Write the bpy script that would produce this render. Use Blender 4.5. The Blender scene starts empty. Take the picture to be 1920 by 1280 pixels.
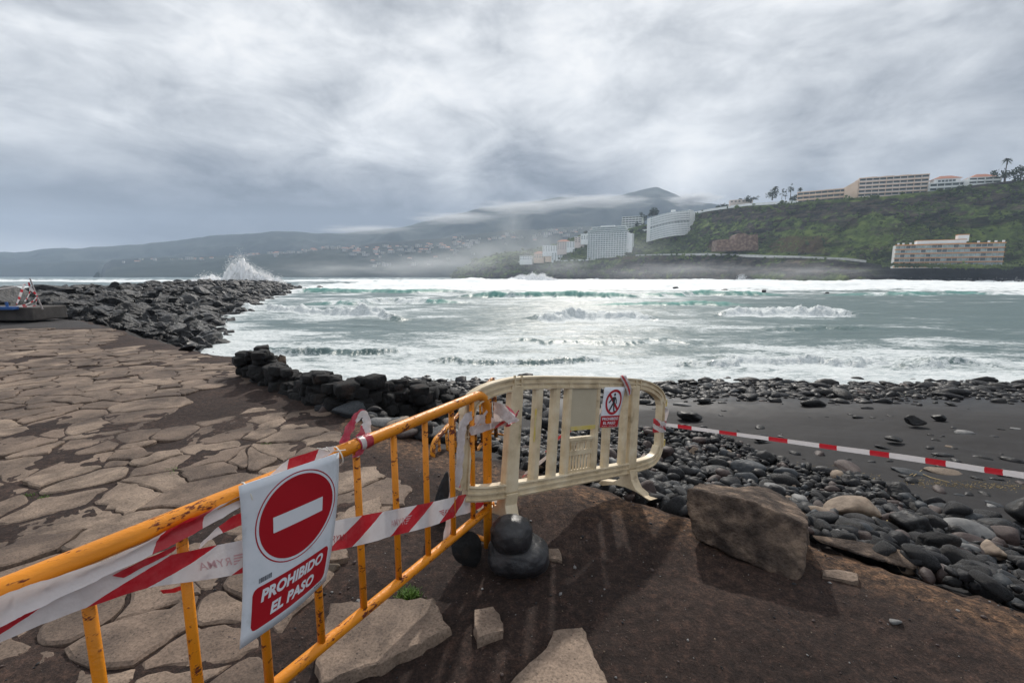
import bpy, bmesh, math, random
import numpy as np
from mathutils import Vector, Matrix

S = bpy.context.scene
COL = S.collection
R = math.radians
# ------------------------------------------------------------------ camera
FPX = 853.333
HOR = 517.0
TILT = math.atan((640 - HOR) / FPX)
CAMZ = 1.9
cam = bpy.data.cameras.new("camera")
cam.sensor_width = 36
cam.lens = 16
cam.clip_start = 0.05
cam.clip_end = 40000
cam_ob = bpy.data.objects.new("camera", cam)
COL.objects.link(cam_ob)
cam_ob.location = (0, 0, CAMZ)
cam_ob.rotation_euler = (math.pi / 2 - TILT, 0, 0)
S.camera = cam_ob
# ------------------------------------------------------------------ look
S.view_settings.view_transform = 'Standard'
S.view_settings.look = 'None'
S.view_settings.exposure = 0.0
S.view_settings.gamma = 1
S.cycles.use_denoising = True
S.cycles.volume_bounces = 1
S.cycles.max_bounces = 6
S.cycles.transparent_max_bounces = 12
S.cycles.sample_clamp_indirect = 6
# ------------------------------------------------------------------ world + sun
SUN_EL, SUN_AZ = 37.0, 8.0        # azimuth measured from +Y towards +X


def nd(nt, typ, ins=None, **attrs):
    n = nt.nodes.new(typ)
    for k, v in attrs.items():
        setattr(n, k, v)
    for k, v in (ins or {}).items():
        s = n.inputs[k]
        if isinstance(v, bpy.types.NodeSocket):
            nt.links.new(v, s)
        else:
            s.default_value = v
    return n


def mth(nt, op, a, b=None, clamp=False):
    n = nt.nodes.new('ShaderNodeMath')
    n.operation = op
    n.use_clamp = clamp
    for i, v in enumerate((a, b)):
        if v is None:
            continue
        if isinstance(v, bpy.types.NodeSocket):
            nt.links.new(v, n.inputs[i])
        else:
            n.inputs[i].default_value = v
    return n.outputs[0]


def ramp(nt, fac, stops, interp='LINEAR'):
    n = nt.nodes.new('ShaderNodeValToRGB')
    n.color_ramp.interpolation = interp
    el = n.color_ramp.elements
    while len(el) < len(stops):
        el.new(0.5)
    for e, (p, c) in zip(el, stops):
        e.position = p
        if not hasattr(c, '__len__'):
            c = (c, c, c)
        e.color = (*c, 1)
    nt.links.new(fac, n.inputs[0])
    return n.outputs[0]


def mixc(nt, fac, a, b, mode='MIX'):
    n = nt.nodes.new('ShaderNodeMix')
    n.data_type = 'RGBA'
    n.blend_type = mode
    for s, v in ((n.inputs[0], fac), (n.inputs[6], a), (n.inputs[7], b)):
        if isinstance(v, bpy.types.NodeSocket):
            nt.links.new(v, s)
        elif hasattr(v, '__len__'):
            s.default_value = (*v[:3], 1)
        else:
            s.default_value = v
    return n.outputs[2]


def ray(px, py):
    u = (px - 960) / FPX
    v = (640 - py) / FPX
    c, s = math.cos(TILT), math.sin(TILT)
    return Vector((u, c + v * s, -s + v * c))


def make_world():
    w = bpy.data.worlds.new("World")
    S.world = w
    w.use_nodes = True
    nt = w.node_tree
    nt.nodes.clear()
    sky = nd(nt, 'ShaderNodeTexSky', sky_type='NISHITA', sun_disc=False)
    sky.sun_elevation = R(SUN_EL)
    sky.sun_rotation = R(SUN_AZ)
    bg1 = nd(nt, 'ShaderNodeBackground', {'Color': sky.outputs[0], 'Strength': 0.09})
    tc = nd(nt, 'ShaderNodeTexCoord')
    D = tc.outputs['Generated']
    sp = nd(nt, 'ShaderNodeSeparateXYZ', {0: D})
    z = mth(nt, 'MAXIMUM', sp.outputs[2], 0.0)
    zz = mth(nt, 'ADD', z, 0.13)
    cx = mth(nt, 'DIVIDE', sp.outputs[0], zz)
    cy = mth(nt, 'DIVIDE', sp.outputs[1], zz)
    P = nd(nt, 'ShaderNodeCombineXYZ', {0: cx, 1: cy, 2: 3.7}).outputs[0]
    n1 = nd(nt, 'ShaderNodeTexNoise', {'Vector': P, 'Scale': 0.42, 'Detail': 7.0, 'Roughness': 0.5, 'Distortion': 0.25}).outputs[0]
    n2 = nd(nt, 'ShaderNodeTexNoise', {'Vector': P, 'Scale': 1.5, 'Detail': 9.0, 'Roughness': 0.58, 'Distortion': 0.15}).outputs[0]
    # puffier billows low over the hills, in direction space
    P2 = nd(nt, 'ShaderNodeMapping', {'Vector': D, 'Scale': (1.0, 1.0, 2.3)}).outputs[0]
    n3 = nd(nt, 'ShaderNodeTexNoise', {'Vector': P2, 'Scale': 5.5, 'Detail': 8.0, 'Roughness': 0.55, 'Distortion': 0.5}).outputs[0]
    n4 = nd(nt, 'ShaderNodeTexNoise', {'Vector': P2, 'Scale': 1.9, 'Detail': 5.0, 'Roughness': 0.5, 'Distortion': 0.3}).outputs[0]
    # brightness against elevation of an overcast deck
    zw = mth(nt, 'ADD', z, mth(nt, 'MULTIPLY', mth(nt, 'SUBTRACT', n3, 0.5), 0.06))
    left = ramp(nt, zw, [(0.0, .44), (0.04, .42), (0.07, .23), (0.12, .20), (0.17, .38), (0.24, .60), (0.36, .70), (0.5, .74), (1.0, .72)])
    right = ramp(nt, zw, [(0.0, .42), (0.06, .41), (0.13, .42), (0.20, .49), (0.27, .57), (0.36, .66), (0.5, .73), (1.0, .72)])
    side = mth(nt, 'MULTIPLY', mth(nt, 'ADD', sp.outputs[0], 0.12), 2.2, True)
    base = mixc(nt, side, left, right)
    bw = nd(nt, 'ShaderNodeRGBToBW', {0: base}).outputs[0]
    k1 = mth(nt, 'MULTIPLY', mth(nt, 'SUBTRACT', n1, 0.5), 0.60)
    k2 = mth(nt, 'MULTIPLY', mth(nt, 'SUBTRACT', n2, 0.5), 0.45)
    k3 = mth(nt, 'MULTIPLY', mth(nt, 'SUBTRACT', n3, 0.5), 1.3)
    k4 = mth(nt, 'MULTIPLY', mth(nt, 'SUBTRACT', n4, 0.5), 1.0)
    P3 = nd(nt, 'ShaderNodeMapping', {'Vector': D, 'Scale': (1.0, 1.0, 1.9), 'Location': (3.1, 1.7, .4)}).outputs[0]
    n5 = nd(nt, 'ShaderNodeTexNoise', {'Vector': P3, 'Scale': 4.2, 'Detail': 11.0, 'Roughness': 0.62, 'Distortion': 0.25}).outputs[0]
    bil = mth(nt, 'MULTIPLY', mth(nt, 'SUBTRACT', mth(nt, 'ABSOLUTE', mth(nt, 'SUBTRACT', n5, 0.5)), 0.08), 1.3)
    k = mth(nt, 'ADD', mth(nt, 'ADD', mth(nt, 'ADD', k1, k2), mth(nt, 'ADD', k3, k4)), bil)
    v = mth(nt, 'MULTIPLY', bw, mth(nt, 'ADD', k, 1.0))
    # thinner and thicker places in the deck, as directions in the sky
    for (px, py, rad, amp) in [(1085, 120, .11, .16), (430, 30, .45, .03), (1090, 60, .35, .05), (900, 300, .21, -.08), (1050, 345, .14, -.12), (700, 345, .16, -.05),
                               (1290, 300, .06, .16), (1330, 240, .12, .05), (1880, 270, .15, .05), (1860, 150, .22, -.07), (1560, 330, .08, -.06), (1560, 160, .2, -.04),
                               (1400, 345, .1, .05), (1750, 300, .10, .06), (40, 460, .10, .10), (150, 255, .2, .05), (260, 90, .12, -.05), (330, 415, .25, -.06),
                               (1520, 325, .035, -.09), (80, 400, .2, -.03)]:
        d = ray(px, py).normalized()
        dot = nd(nt, 'ShaderNodeVectorMath', {0: D, 1: d}, operation='DISTANCE').outputs['Value']
        dot = mth(nt, 'ADD', dot, mth(nt, 'MULTIPLY', mth(nt, 'SUBTRACT', n3, 0.5), rad * 1.3))
        q = mth(nt, 'DIVIDE', dot, rad)
        g = mth(nt, 'EXPONENT', mth(nt, 'MULTIPLY', mth(nt, 'MULTIPLY', q, q), -1.0))
        v = mth(nt, 'ADD', v, mth(nt, 'MULTIPLY', g, amp * 1.25))
    v = mth(nt, 'ADD', mth(nt, 'MULTIPLY', mth(nt, 'SUBTRACT', v, 0.46), 1.18), 0.505)
    v = mth(nt, 'MAXIMUM', v, 0.16)
    col = ramp(nt, v, [(0.15, (.12, .14, .175)), (0.30, (.26, .285, .33)), (0.45, (.42, .445, .485)), (0.62, (.60, .625, .66)), (0.85, (.84, .86, .885)), (1.0, (.97, .975, .98))])
    bg2 = nd(nt, 'ShaderNodeBackground', {'Color': col, 'Strength': 1.0})
    hole = ramp(nt, n2, [(0.60, 0.0), (0.75, 0.10)])
    mx = nd(nt, 'ShaderNodeMixShader', {0: hole, 1: bg2.outputs[0], 2: bg1.outputs[0]})
    nd(nt, 'ShaderNodeOutputWorld', {0: mx.outputs[0]})


make_world()
sl = bpy.data.lights.new("sun", 'SUN')
sl.energy = 3.3
sl.angle = R(1.6)
sl.color = (1.0, 0.94, 0.86)
so = bpy.data.objects.new("sun", sl)
COL.objects.link(so)
sd = Vector((math.sin(R(SUN_AZ)) * math.cos(R(SUN_EL)), math.cos(R(SUN_AZ)) * math.cos(R(SUN_EL)), math.sin(R(SUN_EL))))
so.rotation_euler = sd.to_track_quat('Z', 'Y').to_euler()
so.location = (0, 0, 30)

# ------------------------------------------------------------------ geometry helpers
SEA = -3.1


def pz(px, py, z=0.0):
    r = ray(px, py)
    t = (z - CAMZ) / r.z
    return Vector((r.x * t, r.y * t, z))


def pY(px, py, Y):
    r = ray(px, py)
    t = Y / r.y
    return Vector((r.x * t, Y, CAMZ + r.z * t))


def ppl(px, py, O, N):
    r = ray(px, py)
    t = (Vector(O) - Vector((0, 0, CAMZ))).dot(N) / r.dot(N)
    return Vector((0, 0, CAMZ)) + r * t


def link(o, parent=None):
    COL.objects.link(o)
    if parent is not None:
        o.parent = parent
        o.matrix_parent_inverse = Matrix.Identity(4)
    return o


def tag(o, label=None, cat=None, group=None, kind=None):
    if label:
        o['label'] = label
    if cat:
        o['category'] = cat
    if group:
        o['group'] = group
    if kind:
        o['kind'] = kind
    elif cat:
        o['kind'] = 'thing'
    return o


def empty(name, loc, label, cat, group=None, rz=0.0):
    o = bpy.data.objects.new(name, None)
    o.empty_display_size = 0.1
    COL.objects.link(o)
    o.location = loc
    o.rotation_euler = (0, 0, rz)
    return tag(o, label, cat, group)


class MB:
    """collects verts and faces of one mesh"""

    def __init__(s):
        s.v, s.f, s.m, s.uv = [], [], [], None

    def add(s, vs, fs, mi=0):
        b = len(s.v)
        s.v += [tuple(p) for p in vs]
        s.f += [tuple(b + i for i in f) for f in fs]
        s.m += [mi] * len(fs)

    def box(s, c, sx, sy, sz, rot=None, mi=0):
        c = Vector(c)
        vs = []
        for dx in (-.5, .5):
            for dy in (-.5, .5):
                for dz in (-.5, .5):
                    p = Vector((dx * sx, dy * sy, dz * sz))
                    if rot is not None:
                        p = rot @ p
                    vs.append(c + p)
        s.add(vs, [(0, 1, 3, 2), (4, 6, 7, 5), (0, 4, 5, 1), (2, 3, 7, 6), (0, 2, 6, 4), (1, 5, 7, 3)], mi)

    def tube(s, pts, rad, n=10, mi=0, cap=True):
        pts = [Vector(p) for p in pts]
        rads = rad if hasattr(rad, '__len__') else [rad] * len(pts)
        t0 = (pts[1] - pts[0]).normalized()
        a = Vector((0, 0, 1)) if abs(t0.z) < .9 else Vector((1, 0, 0))
        u = t0.cross(a).normalized()
        vs = []
        for i, p in enumerate(pts):
            t = (pts[min(i + 1, len(pts) - 1)] - pts[max(i - 1, 0)]).normalized()
            u = (u - t * u.dot(t)).normalized()
            w = t.cross(u)
            for k in range(n):
                an = 2 * math.pi * k / n
                vs.append(p + (u * math.cos(an) + w * math.sin(an)) * rads[i])
        fs = []
        for i in range(len(pts) - 1):
            for k in range(n):
                a0, a1 = i * n + k, i * n + (k + 1) % n
                fs.append((a0, a1, a1 + n, a0 + n))
        if cap:
            fs.append(tuple(range(n - 1, -1, -1)))
            fs.append(tuple((len(pts) - 1) * n + k for k in range(n)))
        s.add(vs, fs, mi)

    def sweep(s, pts, prof, side, closed=False, mi=0):
        """profile of (offset along normal-in-plane, offset along side); side = constant vector"""
        pts = [Vector(p) for p in pts]
        side = Vector(side).normalized()
        n = len(pts)
        vs = []
        for i, p in enumerate(pts):
            if closed:
                t = pts[(i + 1) % n] - pts[i - 1]
            else:
                t = pts[min(i + 1, n - 1)] - pts[max(i - 1, 0)]
            t.normalize()
            nn = side.cross(t).normalized()
            for (a, b) in prof:
                vs.append(p + nn * a + side * b)
        m = len(prof)
        fs = []
        for i in range(n if closed else n - 1):
            j = (i + 1) % n
            for k in range(m):
                fs.append((i * m + k, i * m + (k + 1) % m, j * m + (k + 1) % m, j * m + k))
        if not closed:
            fs.append(tuple(range(m - 1, -1, -1)))
            fs.append(tuple((n - 1) * m + k for k in range(m)))
        s.add(vs, fs, mi)

    def prism(s, poly, z0, z1, mi=0):
        n = len(poly)
        vs = [(p[0], p[1], z0) for p in poly] + [(p[0], p[1], z1) for p in poly]
        fs = [tuple(range(n - 1, -1, -1)), tuple(range(n, 2 * n))]
        fs += [(i, (i + 1) % n, (i + 1) % n + n, i + n) for i in range(n)]
        s.add(vs, fs, mi)

    def mesh(s, name, mats, smooth=False):
        me = bpy.data.meshes.new(name)
        me.from_pydata(s.v, [], s.f)
        for m in (mats if isinstance(mats, (list, tuple)) else [mats]):
            me.materials.append(m)
        me.polygons.foreach_set('material_index', s.m)
        if smooth:
            me.polygons.foreach_set('use_smooth', [True] * len(s.f))
        me.update()
        return me

    def build(s, name, mats, parent=None, smooth=False, fix=True):
        me = s.mesh(name, mats, smooth)
        if fix:
            bm = bmesh.new()
            bm.from_mesh(me)
            bmesh.ops.recalc_face_normals(bm, faces=bm.faces)
            bm.to_mesh(me)
            bm.free()
        return link(bpy.data.objects.new(name, me), parent)


def bevel(o, w, seg=2, ang=30):
    m = o.modifiers.new('bevel', 'BEVEL')
    m.width = w
    m.segments = seg
    m.limit_method = 'ANGLE'
    m.angle_limit = R(ang)
    return o


def catmull(P, k):
    P = [Vector(p) for p in P]
    out = []
    n = len(P)
    for i in range(n - 1):
        p0, p1, p2, p3 = P[max(i - 1, 0)], P[i], P[i + 1], P[min(i + 2, n - 1)]
        for j in range(k):
            t = j / k
            out.append(0.5 * ((2 * p1) + (p2 - p0) * t + (2 * p0 - 5 * p1 + 4 * p2 - p3) * t * t + (3 * p1 - p0 - 3 * p2 + p3) * t ** 3))
    out.append(P[-1].copy())
    return out


def hsh(ix, iy, iz, seed):
    h = (ix * 374761393 + iy * 668265263 + iz * 2147483647 + seed * 1274126177) & 0xffffffff
    h = ((h ^ (h >> 13)) * 1274126177) & 0xffffffff
    h = h ^ (h >> 16)
    return (h & 0xffffff) / float(0xffffff)


def vnoise(x, y, z=0.0, seed=0):
    x, y, z = np.broadcast_arrays(np.asarray(x, float), np.asarray(y, float), np.asarray(z, float))
    ix, iy, iz = np.floor(x).astype(np.int64), np.floor(y).astype(np.int64), np.floor(z).astype(np.int64)
    fx, fy, fz = x - ix, y - iy, z - iz
    fx, fy, fz = [t * t * t * (t * (t * 6 - 15) + 10) for t in (fx, fy, fz)]
    r = 0
    for dx in (0, 1):
        for dy in (0, 1):
            for dz in (0, 1):
                w = (fx if dx else 1 - fx) * (fy if dy else 1 - fy) * (fz if dz else 1 - fz)
                r = r + w * hsh(ix + dx, iy + dy, iz + dz, seed)
    return r * 2 - 1


def fbm(x, y, z=0.0, oct=4, seed=0, gain=0.5):
    a, r, fr = 1.0, 0, 1.0
    for o in range(oct):
        r = r + a * vnoise(np.asarray(x) * fr, np.asarray(y) * fr, np.asarray(z) * fr, seed + o * 7)
        a *= gain
        fr *= 2.03
    return r


def grid_obj(name, P, mat, attrs=None, smooth=True, wrap=False, parent=None):
    nr, nc = P.shape[:2]
    me = bpy.data.meshes.new(name)
    me.vertices.add(nr * nc)
    me.vertices.foreach_set('co', np.ascontiguousarray(P.reshape(-1), dtype=np.float32))
    idx = np.arange(nr * nc).reshape(nr, nc)
    a = idx[:-1, :-1].ravel(); b = idx[:-1, 1:].ravel(); c = idx[1:, 1:].ravel(); d = idx[1:, :-1].ravel()
    if wrap:
        a = np.concatenate([a, idx[:-1, -1]]); b = np.concatenate([b, idx[:-1, 0]])
        c = np.concatenate([c, idx[1:, 0]]); d = np.concatenate([d, idx[1:, -1]])
    q = np.stack([a, b, c, d], 1)
    n = len(q)
    me.loops.add(n * 4)
    me.loops.foreach_set('vertex_index', q.ravel().astype(np.int32))
    me.polygons.add(n)
    me.polygons.foreach_set('loop_start', np.arange(0, n * 4, 4, dtype=np.int32))
    me.polygons.foreach_set('use_smooth', np.full(n, smooth))
    for k, v in (attrs or {}).items():
        at = me.attributes.new(k, 'FLOAT', 'POINT')
        at.data.foreach_set('value', np.ascontiguousarray(v.reshape(-1), dtype=np.float32))
    me.materials.append(mat)
    me.update(calc_edges=True)
    me.validate()
    return link(bpy.data.objects.new(name, me), parent)


def big_mesh(name, V, F, mats, midx=None, smooth=True, attrs=None):
    """V (n,3), F (m,3|4) -> one object"""
    me = bpy.data.meshes.new(name)
    me.vertices.add(len(V))
    me.vertices.foreach_set('co', np.ascontiguousarray(V.reshape(-1), dtype=np.float32))
    k = F.shape[1]
    me.loops.add(len(F) * k)
    me.loops.foreach_set('vertex_index', F.ravel().astype(np.int32))
    me.polygons.add(len(F))
    me.polygons.foreach_set('loop_start', np.arange(0, len(F) * k, k, dtype=np.int32))
    me.polygons.foreach_set('use_smooth', np.full(len(F), smooth))
    for m in mats:
        me.materials.append(m)
    if midx is not None:
        me.polygons.foreach_set('material_index', midx.astype(np.int32))
    for a, v in (attrs or {}).items():
        at = me.attributes.new(a, 'FLOAT', 'POINT')
        at.data.foreach_set('value', np.ascontiguousarray(v, dtype=np.float32))
    me.update(calc_edges=True)
    return link(bpy.data.objects.new(name, me))


# ------------------------------------------------------------------ materials
def newmat(name):
    m = bpy.data.materials.new(name)
    m.use_nodes = True
    nt = m.node_tree
    nt.nodes.clear()
    out = nd(nt, 'ShaderNodeOutputMaterial')
    return m, nt, out


def simple(name, cols, rough=0.7, scale=8.0, bump=0.0, bscale=None, spec=0.5, detail=6.0, stops=(0.35, 0.65), rvar=0.0, metallic=0.0, obj_rand=0.0, bdist=0.02):
    """two or three tones mixed by noise, with bump"""
    m, nt, out = newmat(name)
    tc = nd(nt, 'ShaderNodeTexCoord')
    n = nd(nt, 'ShaderNodeTexNoise', {'Vector': tc.outputs['Object'], 'Scale': scale, 'Detail': detail, 'Roughness': 0.6})
    if len(cols) == 1:
        cols = [cols[0], cols[0]]
    st = [(stops[0] + (stops[1] - stops[0]) * i / (len(cols) - 1), c) for i, c in enumerate(cols)]
    c = ramp(nt, n.outputs[0], st)
    if obj_rand:
        oi = nd(nt, 'ShaderNodeObjectInfo')
        f = mth(nt, 'ADD', mth(nt, 'MULTIPLY', oi.outputs['Random'], obj_rand), 1 - obj_rand / 2)
        c = nd(nt, 'ShaderNodeVectorMath', {0: c, 'Scale': f}, operation='SCALE').outputs[0]
    p = nd(nt, 'ShaderNodeBsdfPrincipled', {'Base Color': c, 'Roughness': rough, 'Metallic': metallic, 'Specular IOR Level': spec})
    if rvar:
        n5 = nd(nt, 'ShaderNodeTexNoise', {'Vector': tc.outputs['Object'], 'Scale': scale * 1.7, 'Detail': 4.0})
        rr = ramp(nt, n5.outputs[0], [(0.35, rough - rvar), (0.65, rough + rvar)])
        nt.links.new(rr, p.inputs['Roughness'])
    if bump:
        n2 = nd(nt, 'ShaderNodeTexNoise', {'Vector': tc.outputs['Object'], 'Scale': bscale or scale * 4, 'Detail': 8.0, 'Roughness': 0.65})
        b = nd(nt, 'ShaderNodeBump', {'Height': n2.outputs[0], 'Strength': bump, 'Distance': bdist})
        nt.links.new(b.outputs[0], p.inputs['Normal'])
    nt.links.new(p.outputs[0], out.inputs[0])
    return m


def mat_ground():
    m, nt, out = newmat('ground')
    geo = nd(nt, 'ShaderNodeNewGeometry')
    P = geo.outputs['Position']
    zone = nd(nt, 'ShaderNodeAttribute', attribute_name='sand').outputs['Fac']
    wet = nd(nt, 'ShaderNodeAttribute', attribute_name='wet').outputs['Fac']
    asp = nd(nt, 'ShaderNodeAttribute', attribute_name='asphalt').outputs['Fac']
    big = nd(nt, 'ShaderNodeTexNoise', {'Vector': P, 'Scale': 0.9, 'Detail': 6.0, 'Roughness': 0.6}).outputs[0]
    mid = nd(nt, 'ShaderNodeTexNoise', {'Vector': P, 'Scale': 17.0, 'Detail': 8.0, 'Roughness': 0.72}).outputs[0]
    fine = nd(nt, 'ShaderNodeTexNoise', {'Vector': P, 'Scale': 75.0, 'Detail': 7.0, 'Roughness': 0.8}).outputs[0]
    soil = ramp(nt, big, [(0.33, (.027, .0165, .0135)), (0.5, (.038, .0235, .019)), (0.66, (.060, .038, .030))])
    soil2 = ramp(nt, mid, [(0.34, (.45, .45, .47)), (0.52, (1, 1, 1)), (0.68, (1.9, 1.75, 1.65))])
    soil = mixc(nt, 1.0, soil, soil2, 'MULTIPLY')
    f2 = ramp(nt, fine, [(0.34, .45), (0.5, 1.0), (0.62, 1.7), (0.72, 3.0)])
    soil = mixc(nt, 1.0, soil, f2, 'MULTIPLY')
    # edge of the concrete pad: warmer, paler strip
    edge = nd(nt, 'ShaderNodeAttribute', attribute_name='edge').outputs['Fac']
    warm = mixc(nt, 1.0, (.17, .10, .058), soil2, 'MULTIPLY')
    warm = mixc(nt, 1.0, warm, f2, 'MULTIPLY')
    ef = mth(nt, 'MULTIPLY', edge, ramp(nt, mid, [(0.40, 0.15), (0.6, 0.8)]), True)
    soil = mixc(nt, ef, soil, warm)
    aspc = mixc(nt, 1.0, ramp(nt, big, [(0.3, (.035, .033, .034)), (0.7, (.055, .05, .05))]), f2, 'MULTIPLY')
    soil = mixc(nt, asp, soil, aspc)
    sand = ramp(nt, mid, [(0.3, (.011, .010, .011)), (0.7, (.018, .0165, .0175))])
    sand = mixc(nt, 1.0, sand, ramp(nt, fine, [(0.3, .85), (0.7, 1.18)]), 'MULTIPLY')
    c = mixc(nt, zone, soil, sand)
    # pale grit
    vor = nd(nt, 'ShaderNodeTexVoronoi', {'Vector': P, 'Scale': 55.0, 'Randomness': 1.0})
    sp = ramp(nt, vor.outputs['Distance'], [(0.10, 1.0), (0.16, 0.0)])
    pick = ramp(nt, nd(nt, 'ShaderNodeSeparateColor', {0: vor.outputs['Color']}).outputs[0], [(0.90, 0.0), (0.92, 0.85)])
    gr = mth(nt, 'MULTIPLY', mth(nt, 'MULTIPLY', sp, pick), mth(nt, 'SUBTRACT', 1.0, zone), True)
    c = mixc(nt, gr, c, (.22, .19, .16))
    rough = mixc(nt, wet, (.88, .88, .88), (.25, .25, .25))
    p = nd(nt, 'ShaderNodeBsdfPrincipled', {'Base Color': c, 'Roughness': rough, 'Specular IOR Level': 0.28})
    h = mth(nt, 'ADD', mth(nt, 'MULTIPLY', mid, 0.42), mth(nt, 'MULTIPLY', fine, 0.26))
    h = mth(nt, 'ADD', h, mth(nt, 'MULTIPLY', gr, 0.1))
    bs = mth(nt, 'SUBTRACT', 1.0, mth(nt, 'MULTIPLY', zone, 0.82))
    b = nd(nt, 'ShaderNodeBump', {'Height': h, 'Strength': bs, 'Distance': 0.05})
    nt.links.new(b.outputs[0], p.inputs['Normal'])
    nt.links.new(p.outputs[0], out.inputs[0])
    return m


def mat_sea():
    m, nt, out = newmat('sea_water')
    geo = nd(nt, 'ShaderNodeNewGeometry')
    P = geo.outputs['Position']
    foam = nd(nt, 'ShaderNodeAttribute', attribute_name='foam').outputs['Fac']
    thin = nd(nt, 'ShaderNodeAttribute', attribute_name='thin').outputs['Fac']
    far = nd(nt, 'ShaderNodeAttribute', attribute_name='far').outputs['Fac']
    # detail foam: streaks + lace at scales that grow with distance from the shore
    m1 = nd(nt, 'ShaderNodeMapping', {'Vector': P, 'Scale': (0.55, 1.0, 1.0), 'Rotation': (0, 0, 0.18)}).outputs[0]
    a1 = nd(nt, 'ShaderNodeTexNoise', {'Vector': m1, 'Scale': 1.1, 'Detail': 9.0, 'Roughness': 0.66, 'Distortion': 1.1}).outputs[0]
    a2 = nd(nt, 'ShaderNodeTexNoise', {'Vector': m1, 'Scale': 4.5, 'Detail': 6.0, 'Roughness': 0.65, 'Distortion': 0.9}).outputs[0]
    a3 = nd(nt, 'ShaderNodeTexNoise', {'Vector': m1, 'Scale': 0.12, 'Detail': 9.0, 'Roughness': 0.62, 'Distortion': 0.8}).outputs[0]
    rid = mth(nt, 'SUBTRACT', 1.0, mth(nt, 'MULTIPLY', mth(nt, 'ABSOLUTE', mth(nt, 'SUBTRACT', a1, 0.5)), 7.0), True)
    rid2 = mth(nt, 'SUBTRACT', 1.0, mth(nt, 'MULTIPLY', mth(nt, 'ABSOLUTE', mth(nt, 'SUBTRACT', a2, 0.5)), 6.0), True)
    near = mth(nt, 'ADD', mth(nt, 'MULTIPLY', rid, 0.55), mth(nt, 'MULTIPLY', rid2, 0.45))
    farn = ramp(nt, a3, [(0.3, 0.0), (0.7, 1.0)])
    pat = mth(nt, 'ADD', mth(nt, 'MULTIPLY', near, mth(nt, 'SUBTRACT', 1.0, mth(nt, 'MULTIPLY', far, 0.75))), mth(nt, 'MULTIPLY', farn, mth(nt, 'MULTIPLY', far, 0.75)))
    t = mth(nt, 'ADD', mth(nt, 'MULTIPLY', foam, 1.8), mth(nt, 'SUBTRACT', mth(nt, 'MULTIPLY', pat, 1.05), 1.27))
    fm = nd(nt, 'ShaderNodeMapRange', {'Value': t, 'From Min': -0.06, 'From Max': 0.55, 'To Min': 0.0, 'To Max': 1.0}, interpolation_type='SMOOTHSTEP').outputs[0]
    wat = mixc(nt, a3, (.078, .122, .124), (.118, .172, .172))
    wat = mixc(nt, thin, wat, (.12, .33, .29))
    milk = mth(nt, 'MULTIPLY', foam, 0.35, True)
    wat = mixc(nt, milk, wat, (.20, .26, .27))
    wv = nd(nt, 'ShaderNodeTexNoise', {'Vector': m1, 'Scale': 2.2, 'Detail': 7.0, 'Roughness': 0.6, 'Distortion': 0.4}).outputs[0]
    wv2 = nd(nt, 'ShaderNodeTexNoise', {'Vector': m1, 'Scale': 0.35, 'Detail': 6.0, 'Roughness': 0.65}).outputs[0]
    hh = mth(nt, 'ADD', mth(nt, 'MULTIPLY', wv, 0.22), mth(nt, 'MULTIPLY', wv2, 0.9))
    b1 = nd(nt, 'ShaderNodeBump', {'Height': hh, 'Strength': 0.75, 'Distance': 0.55})
    w = nd(nt, 'ShaderNodeBsdfPrincipled', {'Base Color': wat, 'Roughness': mth(nt, 'ADD', 0.32, mth(nt, 'MULTIPLY', thin, 0.4)), 'IOR': 1.33, 'Specular IOR Level': 0.34, 'Normal': b1.outputs[0]})
    hf = mth(nt, 'ADD', mth(nt, 'MULTIPLY', a2, 0.35), mth(nt, 'MULTIPLY', a1, 0.5))
    b2 = nd(nt, 'ShaderNodeBump', {'Height': hf, 'Strength': 0.7, 'Distance': 0.5})
    fcol = mixc(nt, ramp(nt, mth(nt, 'ADD', mth(nt, 'MULTIPLY', a2, 0.6), mth(nt, 'MULTIPLY', a1, 0.4)), [(0.38, 0.0), (0.60, 1.0)]), (.44, .50, .51), (.82, .85, .85))
    fcol = mixc(nt, far, fcol, (.82, .85, .85))
    fc = nd(nt, 'ShaderNodeBsdfPrincipled', {'Base Color': fcol, 'Roughness': 0.75, 'Specular IOR Level': 0.3, 'Normal': b2.outputs[0]})
    fc.inputs['Subsurface Weight'].default_value = 0.0
    ft = nd(nt, 'ShaderNodeBsdfTranslucent', {'Color': (.9, .92, .92, 1), 'Normal': b2.outputs[0]})
    fx = nd(nt, 'ShaderNodeMixShader', {0: 0.0, 1: fc.outputs[0], 2: ft.outputs[0]})
    mx = nd(nt, 'ShaderNodeMixShader', {0: fm, 1: w.outputs[0], 2: fx.outputs[0]})
    nt.links.new(mx.outputs[0], out.inputs[0])
    return m


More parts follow.
